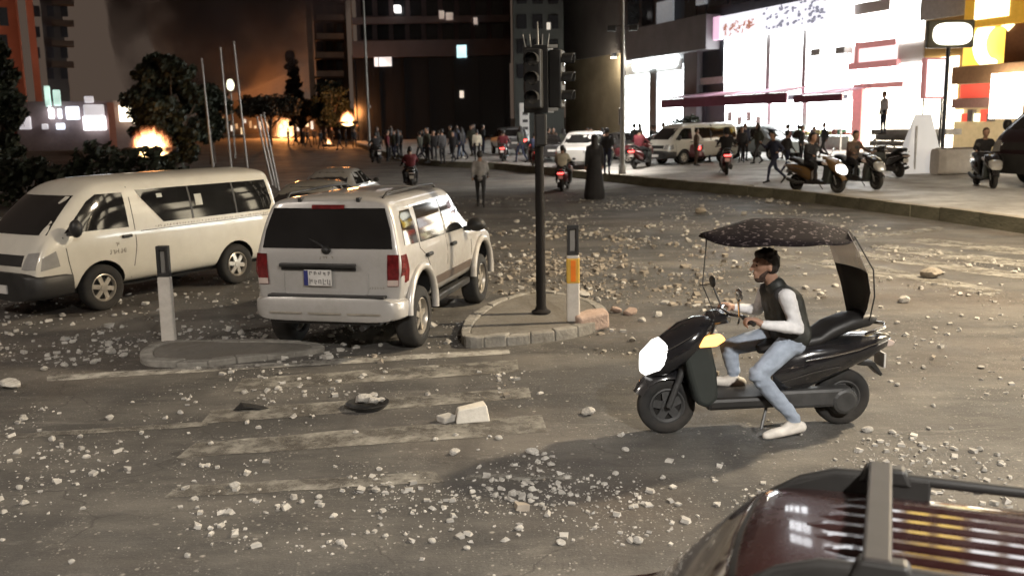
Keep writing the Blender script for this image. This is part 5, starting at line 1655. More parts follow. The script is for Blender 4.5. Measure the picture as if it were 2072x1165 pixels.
# ================================================================== FIRES AND SMOKE
def flame_material(name, w, h, seed, strength):
    """burning gas: glowing volume, white-yellow inside, orange at the ragged rim"""
    m = bpy.data.materials.new(name); m.use_nodes = True
    nt = m.node_tree; L = nt.links.new
    for n in list(nt.nodes): nt.nodes.remove(n)
    out = nt.nodes.new('ShaderNodeOutputMaterial'); em = nt.nodes.new('ShaderNodeEmission')
    tc = nt.nodes.new('ShaderNodeTexCoord')
    mp = nt.nodes.new('ShaderNodeMapping'); mp.inputs['Scale'].default_value = (3.6 / w, 2.0, .75 / h); mp.inputs['Location'].default_value = (seed * 3.1, seed, 0)
    L(tc.outputs['Object'], mp.inputs[0])
    no = nt.nodes.new('ShaderNodeTexNoise'); no.inputs['Scale'].default_value = 3.0; no.inputs['Detail'].default_value = 6; no.inputs['Roughness'].default_value = .65; no.inputs['Distortion'].default_value = 1.2
    L(mp.outputs[0], no.inputs['Vector'])
    sx = nt.nodes.new('ShaderNodeSeparateXYZ'); L(tc.outputs['Object'], sx.inputs[0])
    def math_(op, a, b):
        q = nt.nodes.new('ShaderNodeMath'); q.operation = op
        for i, v in enumerate((a, b)):
            if isinstance(v, (int, float)): q.inputs[i].default_value = v
            else: L(v, q.inputs[i])
        return q.outputs[0]
    ax = math_('MULTIPLY', math_('ABSOLUTE', sx.outputs[0], 0), 2.0 / w)
    ay = math_('MULTIPLY', math_('ABSOLUTE', sx.outputs[1], 0), 1.4)
    az = math_('MULTIPLY', sx.outputs[2], 1.0 / h)
    rad = math_('ADD', math_('ADD', math_('MULTIPLY', ax, ax), math_('MULTIPLY', ay, ay)), math_('MULTIPLY', math_('MAXIMUM', az, 0), math_('MAXIMUM', az, 0)))
    f = math_('SUBTRACT', math_('MULTIPLY', no.outputs['Fac'], 2.3), math_('ADD', rad, .25))
    cl = nt.nodes.new('ShaderNodeMapRange'); cl.inputs['From Min'].default_value = 0; cl.inputs['From Max'].default_value = .8
    L(f, cl.inputs['Value'])
    cr = nt.nodes.new('ShaderNodeValToRGB'); cr.color_ramp.elements[0].position = 0; cr.color_ramp.elements[0].color = (1, .10, .01, 1); cr.color_ramp.elements[1].position = .6; cr.color_ramp.elements[1].color = (1, .62, .26, 1)
    L(cl.outputs[0], cr.inputs[0]); L(cr.outputs[0], em.inputs['Color'])
    L(math_('MULTIPLY', math_('POWER', cl.outputs[0], 1.5), strength), em.inputs['Strength'])
    L(em.outputs[0], out.inputs['Volume'])
    m.cycles.emission_sampling = 'NONE'
    return m
def fire(pos, w, h, n, label, energy, seed, wreck=True):
    rr = random.Random(seed)
    r = empty('fire', pos, 0, label=label, cat='fire')
    mb = MB(); mb.ell((0, 0, h * .42), (w * .62, .75, h * .62), 20, 14)
    mb.build('flames', flame_material('flame_%d' % seed, w, h, seed, (26.0 if seed < 3 else 9.0) / max(1, min(w, 1.5))), r, smooth=60)
    mb = MB()
    for k in range(14):
        mb.ell((rr.uniform(-w / 2, w / 2), rr.uniform(-.6, .6), .1), (rr.uniform(.15, .4), .25, rr.uniform(.1, .25)), 7, 5)
    e_ = mb.build('embers', mat('charred_debris', (.015, .013, .012), .9), r); tag(e_, kind='stuff')
    ld = bpy.data.lights.new('fire_light', 'POINT'); ld.energy = energy; ld.color = (1, .36, .10); ld.shadow_soft_size = .6
    lo = bpy.data.objects.new('light_source', ld); COL.objects.link(lo); lo.parent = r; lo.location = (0, -.3, h * .9)
    return r
q = aty(306, 308, 46); fire((q.x, 46, q.z + .0), 2.1, 1.25, 20, 'bright orange fire blazing behind the hedge', 90, 1)
q = aty(704, 250, 96); fire((q.x, 96, q.z), 1.7, 1.3, 18, 'fire burning on the bank before the apartment block', 1000, 2)
q = aty(664, 290, 92); fire((q.x, 92, road_z(0, 92)), .8, .9, 12, 'small fire on the far roadway', 200, 3)  # flame volume and its light stand in for a far headlight
q = aty(578, 272, 130); fire((q.x, 130, road_z(0, 130)), 3.4, 3.4, 14, 'distant fire at the end of the road', 11000, 4)

def smoke(name, blobs, density, albedo, label, seed, aniso=.2, scale=.18):
    mb = MB()
    for c, rad in blobs: mb.ell(c, rad, 16, 10)
    me = mb.mesh('smoke')
    o = bpy.data.objects.new('tmp', me); COL.objects.link(o)
    rm = o.modifiers.new('r', 'REMESH'); rm.mode = 'VOXEL'; rm.voxel_size = 1.2
    me2 = bake(o)
    m = bpy.data.materials.new(name); m.use_nodes = True
    nt = m.node_tree
    for n in list(nt.nodes): nt.nodes.remove(n)
    out = nt.nodes.new('ShaderNodeOutputMaterial'); pv = nt.nodes.new('ShaderNodeVolumePrincipled')
    pv.inputs['Color'].default_value = (*albedo, 1); pv.inputs['Anisotropy'].default_value = aniso
    tc = nt.nodes.new('ShaderNodeTexCoord'); no = nt.nodes.new('ShaderNodeTexNoise')
    no.inputs['Scale'].default_value = scale; no.inputs['Detail'].default_value = 4; no.inputs['Roughness'].default_value = .6
    mr = nt.nodes.new('ShaderNodeMapRange'); mr.inputs['From Min'].default_value = .40; mr.inputs['From Max'].default_value = .68; mr.inputs['To Max'].default_value = density
    nt.links.new(tc.outputs['Object'], no.inputs['Vector']); nt.links.new(no.outputs['Fac'], mr.inputs['Value'])
    nt.links.new(mr.outputs[0], pv.inputs['Density']); nt.links.new(pv.outputs[0], out.inputs['Volume'])
    me2.materials.clear(); me2.materials.append(m)
    o = link('smoke', me2)
    tag(o, label, 'smoke', kind='stuff')
    return o
A = lambda px, py, Y: aty(px, py, Y)
smoke('dark_smoke', [(A(322, 235, 60), 1.8), (A(332, 180, 62), 2.6), (A(350, 120, 64), 3.8), (A(385, 50, 66), 5.4), (A(430, -20, 70), 7.5), (A(500, -60, 72), 8)], .55, (.10, .07, .065), 'dark smoke plume rising above the orange fire', 1)
smoke('fire_lit_smoke', [(A(575, 240, 136), 6), (A(560, 190, 138), 8), (A(530, 120, 140), 11), (A(500, 40, 140), 14), (A(600, 130, 140), 8)], .12, (.55, .45, .36), 'brown smoke lit orange by the distant fire', 2, scale=.12)

# ================================================================== SCOOTERS
M_BLK = mat('black_gloss_plastic', (.012, .012, .014), .16, 0, .8, var=.2, scale=4, dirt=(.10, .09, .075), dirt_amt=.2)
M_SEAT = mat('seat_vinyl', (.014, .013, .013), .5, var=.2, scale=6)
M_ENG = mat('engine_grey', (.07, .07, .07), .5, .4, var=.3, scale=8)
M_AMBON = glow('amber_signal_on', (1.0, .45, .12), 2.6, .1)
def scooter_parts(r, paint, tail_on=False, head_on=False, amber=False):
    fw, rw, wr = (.735, .235), (-.735, .235), .235
    for (x, z) in (fw, rw):
        w = wheel(r, x, 0, wr, .11, .145, 5, M_ENG, 1)
    # front: fork, mudguard, nose, shield
    mb = MB()
    for s in (-1, 1): mb.tube([(fw[0], s * .085, fw[1]), (.64, s * .085, .50), (.56, s * .07, .70)], [.025, .028, .03], 8)
    mb.build('fork', M_ENG, r, smooth=60)
    mb = MB(); n = 10; vs = []
    for k in range(n + 1):
        t = math.radians(25 + 125 * k / n)
        for y, dr in ((-.085, -.03), (-.06, .025), (0, .04), (.06, .025), (.085, -.03)):
            vs.append((fw[0] + math.cos(t) * (wr + .03 + dr), y, fw[1] + math.sin(t) * (wr + .03 + dr)))
    mb.add(vs, [(i * 5 + j, i * 5 + j + 1, (i + 1) * 5 + j + 1, (i + 1) * 5 + j) for i in range(n) for j in range(4)]); mb.build('front_mudguard', paint, r, smooth=60)
    mb = MB(); mb.sections([(.93, 0, .56, .05, .05), (.88, 0, .58, .13, .10), (.76, 0, .65, .20, .15), (.62, 0, .74, .235, .155), (.50, 0, .82, .22, .12), (.40, 0, .88, .15, .07), (.35, 0, .90, .08, .04)], 18, 2.6)
    nose = mb.build('nose_cowl', paint, r, smooth=45)
    mb = MB(); mb.prism([(.66, .70), (.52, .82), (.44, .80), (.38, .55), (.36, .32), (.44, .24), (.54, .28), (.60, .48)], -.21, .21, 'y'); mb.build('leg_shield', mat('grey_green_plastic', (.030, .036, .034), .35, 0, .3), r, bevel=.04, seg=3)
    mb = MB(); mb.box((.14, 0, .27), (.62, .40, .10)); mb.build('footboard', M_TRIM, r, bevel=.03)
    # headlamp on the nose, signals
    mb = MB(); mb.sections([(.945, 0, .56, .06, .05), (.925, 0, .585, .14, .085), (.83, 0, .645, .185, .115), (.76, 0, .685, .18, .10)], 18, 2.8)
    mb.build('headlight', (glow('scooter_head_on', (1, .97, .92), 2.4, .45, 14) if head_on else M_LENS), nose, smooth=45)
    for s in (-1, 1):
        mb = MB(); mb.prism([(.54, .745), (.50, .83), (.36, .845), (.32, .80), (.40, .75)], s * .165, s * .235, 'y'); mb.build('turn_signal', M_AMBON if amber else M_TAILW, nose, bevel=.02, seg=3)
    # handlebar
    hb = empty('handlebar', (.22, 0, .96), 0, r)
    mb = MB(); mb.tube([(-.06, -.36, -.01), (-.02, -.22, .02), (.04, -.1, .02), (.04, .1, .02), (-.02, .22, .02), (-.06, .36, -.01)], .014, 8); mb.build('bar', M_CHROME, hb, smooth=60)
    for s in (-1, 1):
        mb = MB(); mb.cyl((-.065, s * .37, -.012), (-.025, s * .24, .018), .019, n=10); mb.build('grip', M_TRIM, hb, smooth=60)
        mb = MB(); mb.tube([(.0, s * .22, .02), (.04, s * .30, .16)], .008, 6); mb.ell((.045, s * .32, .21), (.018, .075, .05), 12, 8); mb.build('mirror', M_CHROME if s > 0 else M_TRIM, hb, smooth=60)
        mb = MB(); mb.tube([(0, s * .22, .0), (.06, s * .36, -.01)], .008, 6); mb.build('brake_lever', M_CHROME, hb)
    mb = MB(); mb.sections([(.24, 0, .93, .08, .04), (.30, 0, .945, .16, .05), (.38, 0, .93, .15, .045), (.43, 0, .90, .08, .03)], 14); mb.build('handlebar_cowl', paint, r, smooth=50)
    # body under the seat and tail
    mb = MB(); mb.sections([(-.10, 0, .44, .13, .16), (-.20, 0, .48, .17, .20), (-.40, 0, .54, .20, .20), (-.65, 0, .60, .205, .15), (-.90, 0, .66, .17, .10), (-1.05, 0, .70, .12, .06), (-1.10, 0, .71, .07, .03)], 18, 2.8)
    mb.build('rear_body', paint, r, smooth=45)
    for s in (-1, 1):
        mb = MB(); mb.tube([(-.34, s * .203, .60), (-.55, s * .214, .635), (-.78, s * .196, .675), (-.95, s * .155, .71)], [.006, .011, .010, .004], 6); mb.build('side_trim', M_CHROME, r, smooth=60)
        mb = MB(); mb.tube([(-.16, s * .165, .42), (-.40, s * .205, .50), (-.62, s * .206, .54)], .005, 5); mb.build('panel_gap', M_SEAM, r)
        mb = MB(); mb.tube([(.86, s * .15, .67), (.70, s * .222, .78), (.56, s * .225, .86)], .004, 5); mb.build('panel_gap', M_SEAM, r)
    mb = MB(); mb.sections([(-.02, 0, .66, .06, .03), (-.10, 0, .68, .12, .05), (-.30, 0, .71, .155, .055), (-.48, 0, .74, .16, .06), (-.58, 0, .80, .155, .075), (-.74, 0, .86, .15, .07), (-.90, 0, .885, .14, .06), (-.96, 0, .89, .10, .03)], 16, 2.8)
    mb.build('seat', M_SEAT, r, smooth=50)
    mb = MB(); mb.prism([(-1.02, .74), (-1.13, .70), (-1.10, .66), (-.98, .66)], -.11, .11, 'y'); mb.build('tail_light', M_TAILON if tail_on else M_TAILW, r, bevel=.015)
    mb = MB(); mb.tube([(-.85, -.14, .78), (-1.02, -.12, .82), (-1.08, 0, .83), (-1.02, .12, .82), (-.85, .14, .78)], .014, 8); mb.build('grab_rail', M_CHROME, r, smooth=60)
    # engine, swing arm, exhaust, rear mudguard
    mb = MB(); mb.box((-.45, .10, .27), (.62, .12, .16)); mb.cyl((-.70, .04, .235), (-.70, .17, .235), .11, n=16); mb.box((-.2, 0, .3), (.2, .24, .18)); mb.build('engine', M_ENG, r, bevel=.03)
    mb = MB(); mb.tube([(-.35, -.12, .25), (-.6, -.15, .24), (-.95, -.15, .33)], [.03, .055, .05], 10); mb.build('exhaust', M_ENG, r, smooth=60)
    mb = MB(); mb.prism([(-.80, .54), (-.98, .53), (-1.06, .42), (-1.04, .40), (-.95, .49), (-.80, .51)], -.06, .06, 'y'); mb.build('rear_mudguard', M_TRIM, r, bevel=.01)
    mb = MB(); mb.box((-1.055, 0, .54), (.015, .17, .12)); mb.build('number_plate', M_PLATE, r)
    mb = MB(); mb.tube([(-.05, .14, .22), (.02, .22, .06)], .012, 6); mb.build('side_stand', M_ENG, r)

MAINS = None
def main_scooter():
    A = at(1347, 874); Bp = at(1699, 856)
    d = Vector((A.x - Bp.x, A.y - Bp.y)); 
    hd = math.atan2(d.y, d.x)
    mid = Vector(((A.x + Bp.x) / 2, (A.y + Bp.y) / 2, 0))
    sc = d.length / 1.47
    r = empty('motor_scooter', mid, hd, label='black scooter with a fabric canopy crossing the foreground', cat='scooter')
    r.scale = (sc, sc, sc)
    scooter_parts(r, M_BLK, False, True, True)
    # canopy: patterned shell, frame and rear curtain
    can = empty('canopy', (0, 0, 0), 0, r)
    m, nt, b = nodes_of('canopy_cloth')
    tc = nt.nodes.new('ShaderNodeTexCoord'); mp = nt.nodes.new('ShaderNodeMapping'); mp.inputs['Scale'].default_value = (9, 9, 26); mp.inputs['Rotation'].default_value = (.3, .2, .5)
    vo = nt.nodes.new('ShaderNodeTexNoise'); vo.inputs['Scale'].default_value = 2.6; vo.inputs['Detail'].default_value = 4
    nt.links.new(tc.outputs['Object'], mp.inputs[0]); nt.links.new(mp.outputs[0], vo.inputs['Vector'])
    cr = nt.nodes.new('ShaderNodeValToRGB'); cr.color_ramp.elements[0].position = .57; cr.color_ramp.elements[0].color = (.010, .007, .008, 1); cr.color_ramp.elements[1].position = .70; cr.color_ramp.elements[1].color = (.16, .13, .13, 1); b.inputs['Specular IOR Level'].default_value = .15
    nt.links.new(vo.outputs['Fac'], cr.inputs[0]); nt.links.new(cr.outputs[0], b.inputs['Base Color']); b.inputs['Roughness'].default_value = .85
    mb = MB(); vs = []; nu, nv = 22, 12
    for i in range(nu + 1):
        u = i / nu
        x = .46 - 1.17 * u
        arch = 1.60 + .12 * math.sin(math.pi * (u * .93 + .04)) + .015 * u
        wv = .43 * math.sin(math.pi * (.015 + .925 * u)) ** .5
        for j in range(nv + 1):
            v = -1 + 2 * j / nv
            vs.append((x, v * wv, arch - .17 * v * v * (wv / .43) - .012 * abs(math.sin(u * 9))))
    mb.add(vs, [(i * (nv + 1) + j, i * (nv + 1) + j + 1, (i + 1) * (nv + 1) + j + 1, (i + 1) * (nv + 1) + j) for i in range(nu) for j in range(nv)])
    sh = mb.build('canopy_shell', m, can, smooth=60)
    so = sh.modifiers.new('thick', 'SOLIDIFY'); so.thickness = .006
    def curtain(name, prof, wv, m_):
        mb = MB(); vs = []; nv = 8
        for (x, z, k) in prof:
            for j in range(nv + 1):
                v = -1 + 2 * j / nv
                vs.append((x + .05 * v * v, v * k, z))
        mb.add(vs, [(i * (nv + 1) + j, i * (nv + 1) + j + 1, (i + 1) * (nv + 1) + j + 1, (i + 1) * (nv + 1) + j) for i in range(len(prof) - 1) for j in range(nv)])
        o = mb.build(name, m_, can, smooth=60); s_ = o.modifiers.new('t', 'SOLIDIFY'); s_.thickness = .004
        return o
    curtain('rear_window', [(-.69, 1.60, .22), (-.75, 1.47, .27), (-.82, 1.30, .29)], .3, plastic_clear('cloudy_plastic', .62, (.62, .56, .52)))
    curtain('rear_curtain', [(-.82, 1.30, .29), (-.865, 1.14, .26), (-.875, 1.0, .20), (-.87, .89, .13)], .3, mat('black_curtain_cloth', (.010, .008, .008), .7))
    curtain('windscreen', [(.38, 1.57, .22), (.46, 1.4, .26), (.46, 1.18, .28), (.38, .98, .26)], .3, plastic_clear('clear_plastic', .035, (.8, .8, .8)))
    mb = MB()
    for s in (-1, 1):
        mb.tube([(-.88, s * .13, .87), (-.87, s * .22, 1.1), (-.82, s * .28, 1.32), (-.69, s * .20, 1.58)], .006, 6)
    mb.tube([(-.69, 0, 1.595), (-.3, 0, 1.70), (.15, 0, 1.69), (.43, 0, 1.60)], .008, 6)
    mb.tube([(.34, 0, .95), (.45, 0, 1.2), (.42, 0, 1.60)], .005, 6)
    mb.build('canopy_frame', M_TRIM, can, smooth=60)
    return r
MAINS = main_scooter()

# ================================================================== PEOPLE
def cm(name, c, rough=.85, **k): return mat(name, c, rough, var=.25, scale=7, **k)
SKIN = cm('skin', (.36, .21, .145), .55)
HAIR = cm('black_hair', (.014, .011, .010), .6)
C_BLK = cm('black_cloth', (.016, .015, .017)); C_NAVY = cm('navy_cloth', (.020, .024, .050)); C_GREY = cm('grey_cloth', (.26, .25, .25))
C_DKG = cm('dark_grey_cloth', (.045, .043, .045)); C_WHT = cm('white_cloth', (.62, .62, .64)); C_JEAN = cm('light_jeans', (.22, .27, .36)); C_RED = cm('dark_red_cloth', (.13, .018, .025))
C_OLV = cm('olive_cloth', (.05, .052, .038)); C_SHOE = cm('white_shoe', (.70, .66, .60), .6); C_DSH = cm('dark_shoe', (.02, .018, .017), .6); C_BRN = cm('brown_cloth', (.11, .07, .05)); C_CRM = cm('cream_cloth', (.55, .50, .40))

def V(*a): return Vector(a)
def joints(pose):
    J = dict(pel=V(0, 0, .95), wai=V(0, 0, 1.08), che=V(.01, 0, 1.30), nek=V(.0, 0, 1.47), hea=V(.025, 0, 1.63))
    for s, n in ((1, 'L'), (-1, 'R')):
        J['sh' + n] = V(0, s * .18, 1.40); J['el' + n] = V(-.02, s * .24, 1.13); J['wr' + n] = V(.05, s * .25, .90); J['ha' + n] = V(.07, s * .25, .81)
        J['hi' + n] = V(0, s * .095, .93); J['kn' + n] = V(.02, s * .11, .50); J['an' + n] = V(-.02, s * .11, .09); J['to' + n] = V(.16, s * .13, .035)
    if pose == 'walk':
        J['knL'] = V(.17, .10, .52); J['anL'] = V(.24, .10, .09); J['toL'] = V(.42, .11, .06); J['knR'] = V(-.04, -.10, .50); J['anR'] = V(-.30, -.10, .15); J['toR'] = V(-.16, -.11, .03)
        J['elL'] = V(-.12, .24, 1.15); J['wrL'] = V(-.05, .25, .93); J['haL'] = V(-.02, .25, .85); J['elR'] = V(.06, -.24, 1.14); J['wrR'] = V(.22, -.23, .97); J['haR'] = V(.28, -.22, .91)
    elif pose == 'run':
        for k in J: J[k] = J[k] + V(.10 * (J[k].z - .9), 0, 0)
        J['knL'] = V(.24, .10, .58); J['anL'] = V(.30, .11, .14); J['toL'] = V(.47, .12, .08); J['knR'] = V(-.12, -.10, .52); J['anR'] = V(-.46, -.10, .22); J['toR'] = V(-.34, -.11, .05)
        J['elL'] = V(-.16, .27, 1.18); J['wrL'] = V(.04, .28, 1.06); J['haL'] = V(.12, .27, 1.06); J['elR'] = V(.22, -.26, 1.22); J['wrR'] = V(.40, -.22, 1.36); J['haR'] = V(.45, -.20, 1.43)
    elif pose in ('ride', 'pillion'):
        dx = 0 if pose == 'ride' else -.38; dz = 0 if pose == 'ride' else .10
        J.update(pel=V(-.30 + dx, 0, .82 + dz), wai=V(-.30 + dx, 0, .95 + dz), che=V(-.26 + dx, 0, 1.16 + dz), nek=V(-.22 + dx, 0, 1.34 + dz), hea=V(-.17 + dx, 0, 1.50 + dz))
        for s, n in ((1, 'L'), (-1, 'R')):
            J['sh' + n] = V(-.25 + dx, s * .18, 1.27 + dz); J['el' + n] = V(-.12 + dx, s * .30, 1.06 + dz); J['wr' + n] = V(.10 + dx, s * .31, 1.01 + dz); J['ha' + n] = V(.17 + dx, s * .31, .98)
            J['hi' + n] = V(-.28 + dx, s * .11, .80 + dz); J['kn' + n] = V(.13 + dx, s * .20, .74); J['an' + n] = V(.08 + dx, s * .18, .36); J['to' + n] = V(.26 + dx, s * .19, .33)
        if pose == 'pillion':
            for s, n in ((1, 'L'), (-1, 'R')):
                J['wr' + n] = V(-.42, s * .17, 1.06); J['ha' + n] = V(-.36, s * .12, 1.06)
                J['kn' + n] = V(-.30, s * .27, .72); J['an' + n] = V(-.42, s * .25, .34); J['to' + n] = V(-.26, s * .26, .30)
    return J

def bones_of(J, robe=False, helmet=False, hairlong=False):
    B = []
    for s, n in ((1, 'L'), (-1, 'R')):
        hi, kn, an, to = J['hi' + n], J['kn' + n], J['an' + n], J['to' + n]
        B += [('tr', hi, kn, .088, .062), ('tr', kn, an + V(0, 0, .03), .060, .044), ('so', an + (an - to).normalized() * .05 + V(0, 0, -.035), to, .042, .036), ('so', an, an + V(0, 0, -.03), .045, .045)]
        sh, el, wr, ha = J['sh' + n], J['el' + n], J['wr' + n], J['ha' + n]
        B += [('sl', sh, el, .062, .048), ('sl', el, wr, .046, .034), ('sk', wr, ha, .034, .034)]
        o = (J['sh' + n] - (J['shL'] + J['shR']) / 2) * .5
        B += [('st', J['wai'] + o * .85, J['che'] + o, .115, .125), ('st', J['che'] + o, J['nek'] * .3 + J['sh' + n] * .7 + V(0, 0, -.03), .12, .075)]
        B += [('tr', J['pel'] + o * .6, J['hi' + n] + V(0, 0, -.02), .115, .10)]
    B += [('st', J['pel'], J['wai'], .13, .13), ('st', J['wai'], J['che'], .13, .14)]
    B += [('sk', J['nek'], J['hea'] + V(0, 0, -.06), .058, .055)]
    hx = (J['hea'] - J['nek']); 
    B += [('sk', J['hea'] + V(.005, 0, .02), J['hea'] + V(.02, 0, -.06), .092, .070), ('sk', J['hea'] + V(.085, 0, -.02), J['hea'] + V(.10, 0, -.04), .02, .018), ('sk', J['hea'] + V(.05, 0, -.10), J['hea'] + V(.03, 0, -.09), .04, .05)]
    for s in (-1, 1): B += [('sk', J['hea'] + V(0, s * .088, -.01), J['hea'] + V(-.005, s * .092, -.03), .018, .015)]
    if helmet: B += [('ha', J['hea'] + V(-.015, 0, .03), J['hea'] + V(-.02, 0, 0), .132, .125)]
    else: B += [('ha', J['hea'] + V(-.012, 0, .045), J['hea'] + V(-.045, 0, -.01), .096, .085)]
    if hairlong or robe: B += [('ha', J['hea'] + V(-.03, 0, 0), J['nek'] + V(-.03, 0, -.06), .105, .10)]
    if robe: B += [('st', J['wai'], V(0, 0, .12), .17, .30), ('st', V(0, 0, .5), V(0, 0, .10), .24, .30)]
    return B

def capsule(mb, a, b, ra, rb, n=12):
    d = b - a
    L = d.length
    if L < 1e-5: mb.ell(a, max(ra, rb), n, 8); return
    z = d / L
    pts, rs = [], []
    for k in range(5):
        t = math.pi / 2 * (1 - k / 4); pts.append(a - z * ra * math.sin(t)); rs.append(max(.002, ra * math.cos(t)))
    for k in range(5):
        t = math.pi / 2 * k / 4; pts.append(b + z * rb * math.sin(t)); rs.append(max(.002, rb * math.cos(t)))
    # keep ring order monotone along the axis
    mb.tube(pts, rs, n)

def skin_mesh(B, mats_by_tag, vox, smooth=4):
    mb = MB()
    for t, a, b, ra, rb in B: capsule(mb, a, b, ra, rb)
    me = mb.mesh('person')
    o = bpy.data.objects.new('tmp', me); COL.objects.link(o)
    rm = o.modifiers.new('r', 'REMESH'); rm.mode = 'VOXEL'; rm.voxel_size = vox
    sm = o.modifiers.new('s', 'SMOOTH'); sm.factor = .5; sm.iterations = smooth
    me2 = bake(o)
    tags = []
    for t, *_ in B:
        if t not in tags: tags.append(t)
    me2.materials.clear()
    for t in tags: me2.materials.append(mats_by_tag[t])
    segs = [(tags.index(t), a, b - a, max(1e-9, (b - a).length_squared), ra, rb) for t, a, b, ra, rb in B]
    idx = []
    for p in me2.polygons:
        c = p.center; best = 1e9; bi = 0
        for ti, a, ab, l2, ra, rb in segs:
            u = (c - a).dot(ab) / l2
            u = 0 if u < 0 else (1 if u > 1 else u)
            dd = (c - a - ab * u).length - (ra + (rb - ra) * u)
            if dd < best: best = dd; bi = ti
        idx.append(bi)
    me2.polygons.foreach_set('material_index', idx)
    me2.polygons.foreach_set('use_smooth', [True] * len(idx))
    me2.update()
    return me2

PM = {}
def person(pos, hd, pose, label, top, trousers, shoes=C_DSH, hair=HAIR, group=None, robe=False, helmet=False, sleeve=None, scale=1.0, hairlong=False, cat='person'):
    key = (pose, top.name, trousers.name, shoes.name, hair.name, robe, helmet, (sleeve or top).name, hairlong)
    if key not in PM:
        B = bones_of(joints(pose), robe, helmet, hairlong)
        PM[key] = skin_mesh(B, dict(tr=trousers, so=shoes, sl=sleeve or top, sk=SKIN, st=top, ha=hair), .032, 3)
    o = link('person', PM[key])
    o.location = pos; o.rotation_euler = (0, 0, hd); o.scale = (scale,) * 3
    return tag(o, label, cat, group)

# ---- the rider in the foreground
def main_rider():
    J = dict(pel=V(-.28, 0, .77), wai=V(-.27, 0, .88), che=V(-.21, 0, 1.04), nek=V(-.12, 0, 1.205), hea=V(-.055, 0, 1.345))
    J['shL'] = V(-.17, .19, 1.115); J['elL'] = V(-.22, .29, .885); J['wrL'] = V(.06, .32, .93); J['haL'] = V(.13, .315, .955)
    J['shR'] = V(-.15, -.19, 1.115); J['elR'] = V(-.12, -.30, .92); J['wrR'] = V(.07, -.32, .94); J['haR'] = V(.13, -.315, .955)
    J['hiL'] = V(-.26, .12, .75); J['knL'] = V(.07, .24, .515); J['anL'] = V(-.22, .29, .135); J['toL'] = V(-.02, .31, .045)
    J['hiR'] = V(-.26, -.12, .75); J['knR'] = V(.15, -.22, .63); J['anR'] = V(.12, -.17, .40); J['toR'] = V(.30, -.18, .36)
    B = []
    for s, n in ((1, 'L'), (-1, 'R')):
        hi, kn, an, to = J['hi' + n], J['kn' + n], J['an' + n], J['to' + n]
        B += [('tr', hi, hi.lerp(kn, .5) , .100, .088), ('tr', hi.lerp(kn, .5), kn, .088, .070), ('tr', kn, kn.lerp(an, .35), .068, .066), ('tr', kn.lerp(an, .35), an + V(0, 0, .03), .066, .052)]
        heel = an + (an - to).normalized() * .065 + V(0, 0, -.075)
        B += [('so', heel, to, .047, .040), ('so', an + V(0, 0, -.01), heel.lerp(to, .45) + V(0, 0, .01), .046, .046), ('so', to, to + (to - heel).normalized() * .035, .040, .032)]
        sh, el, wr, ha = J['sh' + n], J['el' + n], J['wr' + n], J['ha' + n]
        B += [('sl', sh, sh.lerp(el, .5), .068, .060), ('sl', sh.lerp(el, .5), el, .060, .050), ('sl', el, el.lerp(wr, .4), .050, .050), ('sl', el.lerp(wr, .4), wr, .048, .034)]
        # hand closed on the grip: palm, four fingers, thumb
        gx, gz, gy = .175, .945, s * .305
        B += [('sk', wr, V(gx - .045, gy, gz + .022), .028, .026), ('sk', V(gx - .04, gy + .03, gz + .025), V(gx - .04, gy - .03, gz + .025), .018, .018)]
        for k, ln in enumerate((.92, 1.0, .97, .84)):
            y = gy + (k - 1.5) * .0205 * -s
            p0, p1, p2, p3 = V(gx - .03, y, gz + .034), V(gx + .022 * ln, y, gz + .034), V(gx + .036 * ln, y, gz + .002), V(gx + .016, y, gz - .028)
            B += [('sk', p0, p1, .0105, .010), ('sk', p1, p2, .010, .0092), ('sk', p2, p3, .0092, .0085)]
        yi = gy - s * .048
        B += [('sk', V(gx - .055, gy - s * .03, gz + .01), V(gx - .03, yi, gz - .012), .013, .012), ('sk', V(gx - .03, yi, gz - .012), V(gx + .006, yi + s * .008, gz - .026), .011, .0095)]
        o = (sh - (J['shL'] + J['shR']) / 2) * .5
        B += [('st', J['wai'] + o * .8, J['che'] + o, .115, .125), ('st', J['che'] + o, J['nek'] * .3 + sh * .7 + V(0, 0, -.03), .12, .072), ('tr', J['pel'] + o * .6 + V(0, 0, -.02), hi + V(0, 0, -.02), .11, .105)]
    B += [('st', J['pel'], J['wai'], .125, .13), ('st', J['wai'], J['che'], .13, .135), ('sk', J['nek'] + V(-.02, 0, -.02), J['hea'] + V(-.02, 0, -.06), .060, .056)]
    h = J['hea']
    B += [('sk', h + V(-.01, 0, .025), h + V(.0, 0, .01), .092, .092), ('sk', h + V(.015, 0, -.045), h + V(.03, 0, -.085), .068, .050), ('sk', h + V(.05, 0, -.10), h + V(.06, 0, -.098), .028, .026),
          ('sk', h + V(.085, 0, .012), h + V(.112, 0, -.032), .012, .017), ('sk', h + V(.075, -.03, .028), h + V(.075, .03, .028), .018, .018), ('sk', h + V(.082, -.018, -.068), h + V(.082, .018, -.068), .011, .011)]
    for s in (-1, 1): B += [('sk', h + V(-.005, s * .088, .0), h + V(-.012, s * .094, -.03), .020, .014)]
    me = skin_mesh(B, dict(tr=cm('pale_jeans', (.30, .35, .43)), so=C_SHOE, sl=cm('white_sleeve', (.66, .66, .67)), sk=SKIN, st=C_DKG), .0095, 3)
    # creases in the cloth: folds that gather at knees, elbows and hips
    me.update()
    joints_ = [J[k] for k in ('knL', 'knR', 'elL', 'elR', 'hiL', 'hiR', 'anL', 'anR')]
    cloth = set()
    for p in me.polygons:
        if me.materials[p.material_index].name in ('pale_jeans', 'white_sleeve'): cloth.update(p.vertices)
    nrm = [v.normal.copy() for v in me.vertices]
    from mathutils import noise as mn
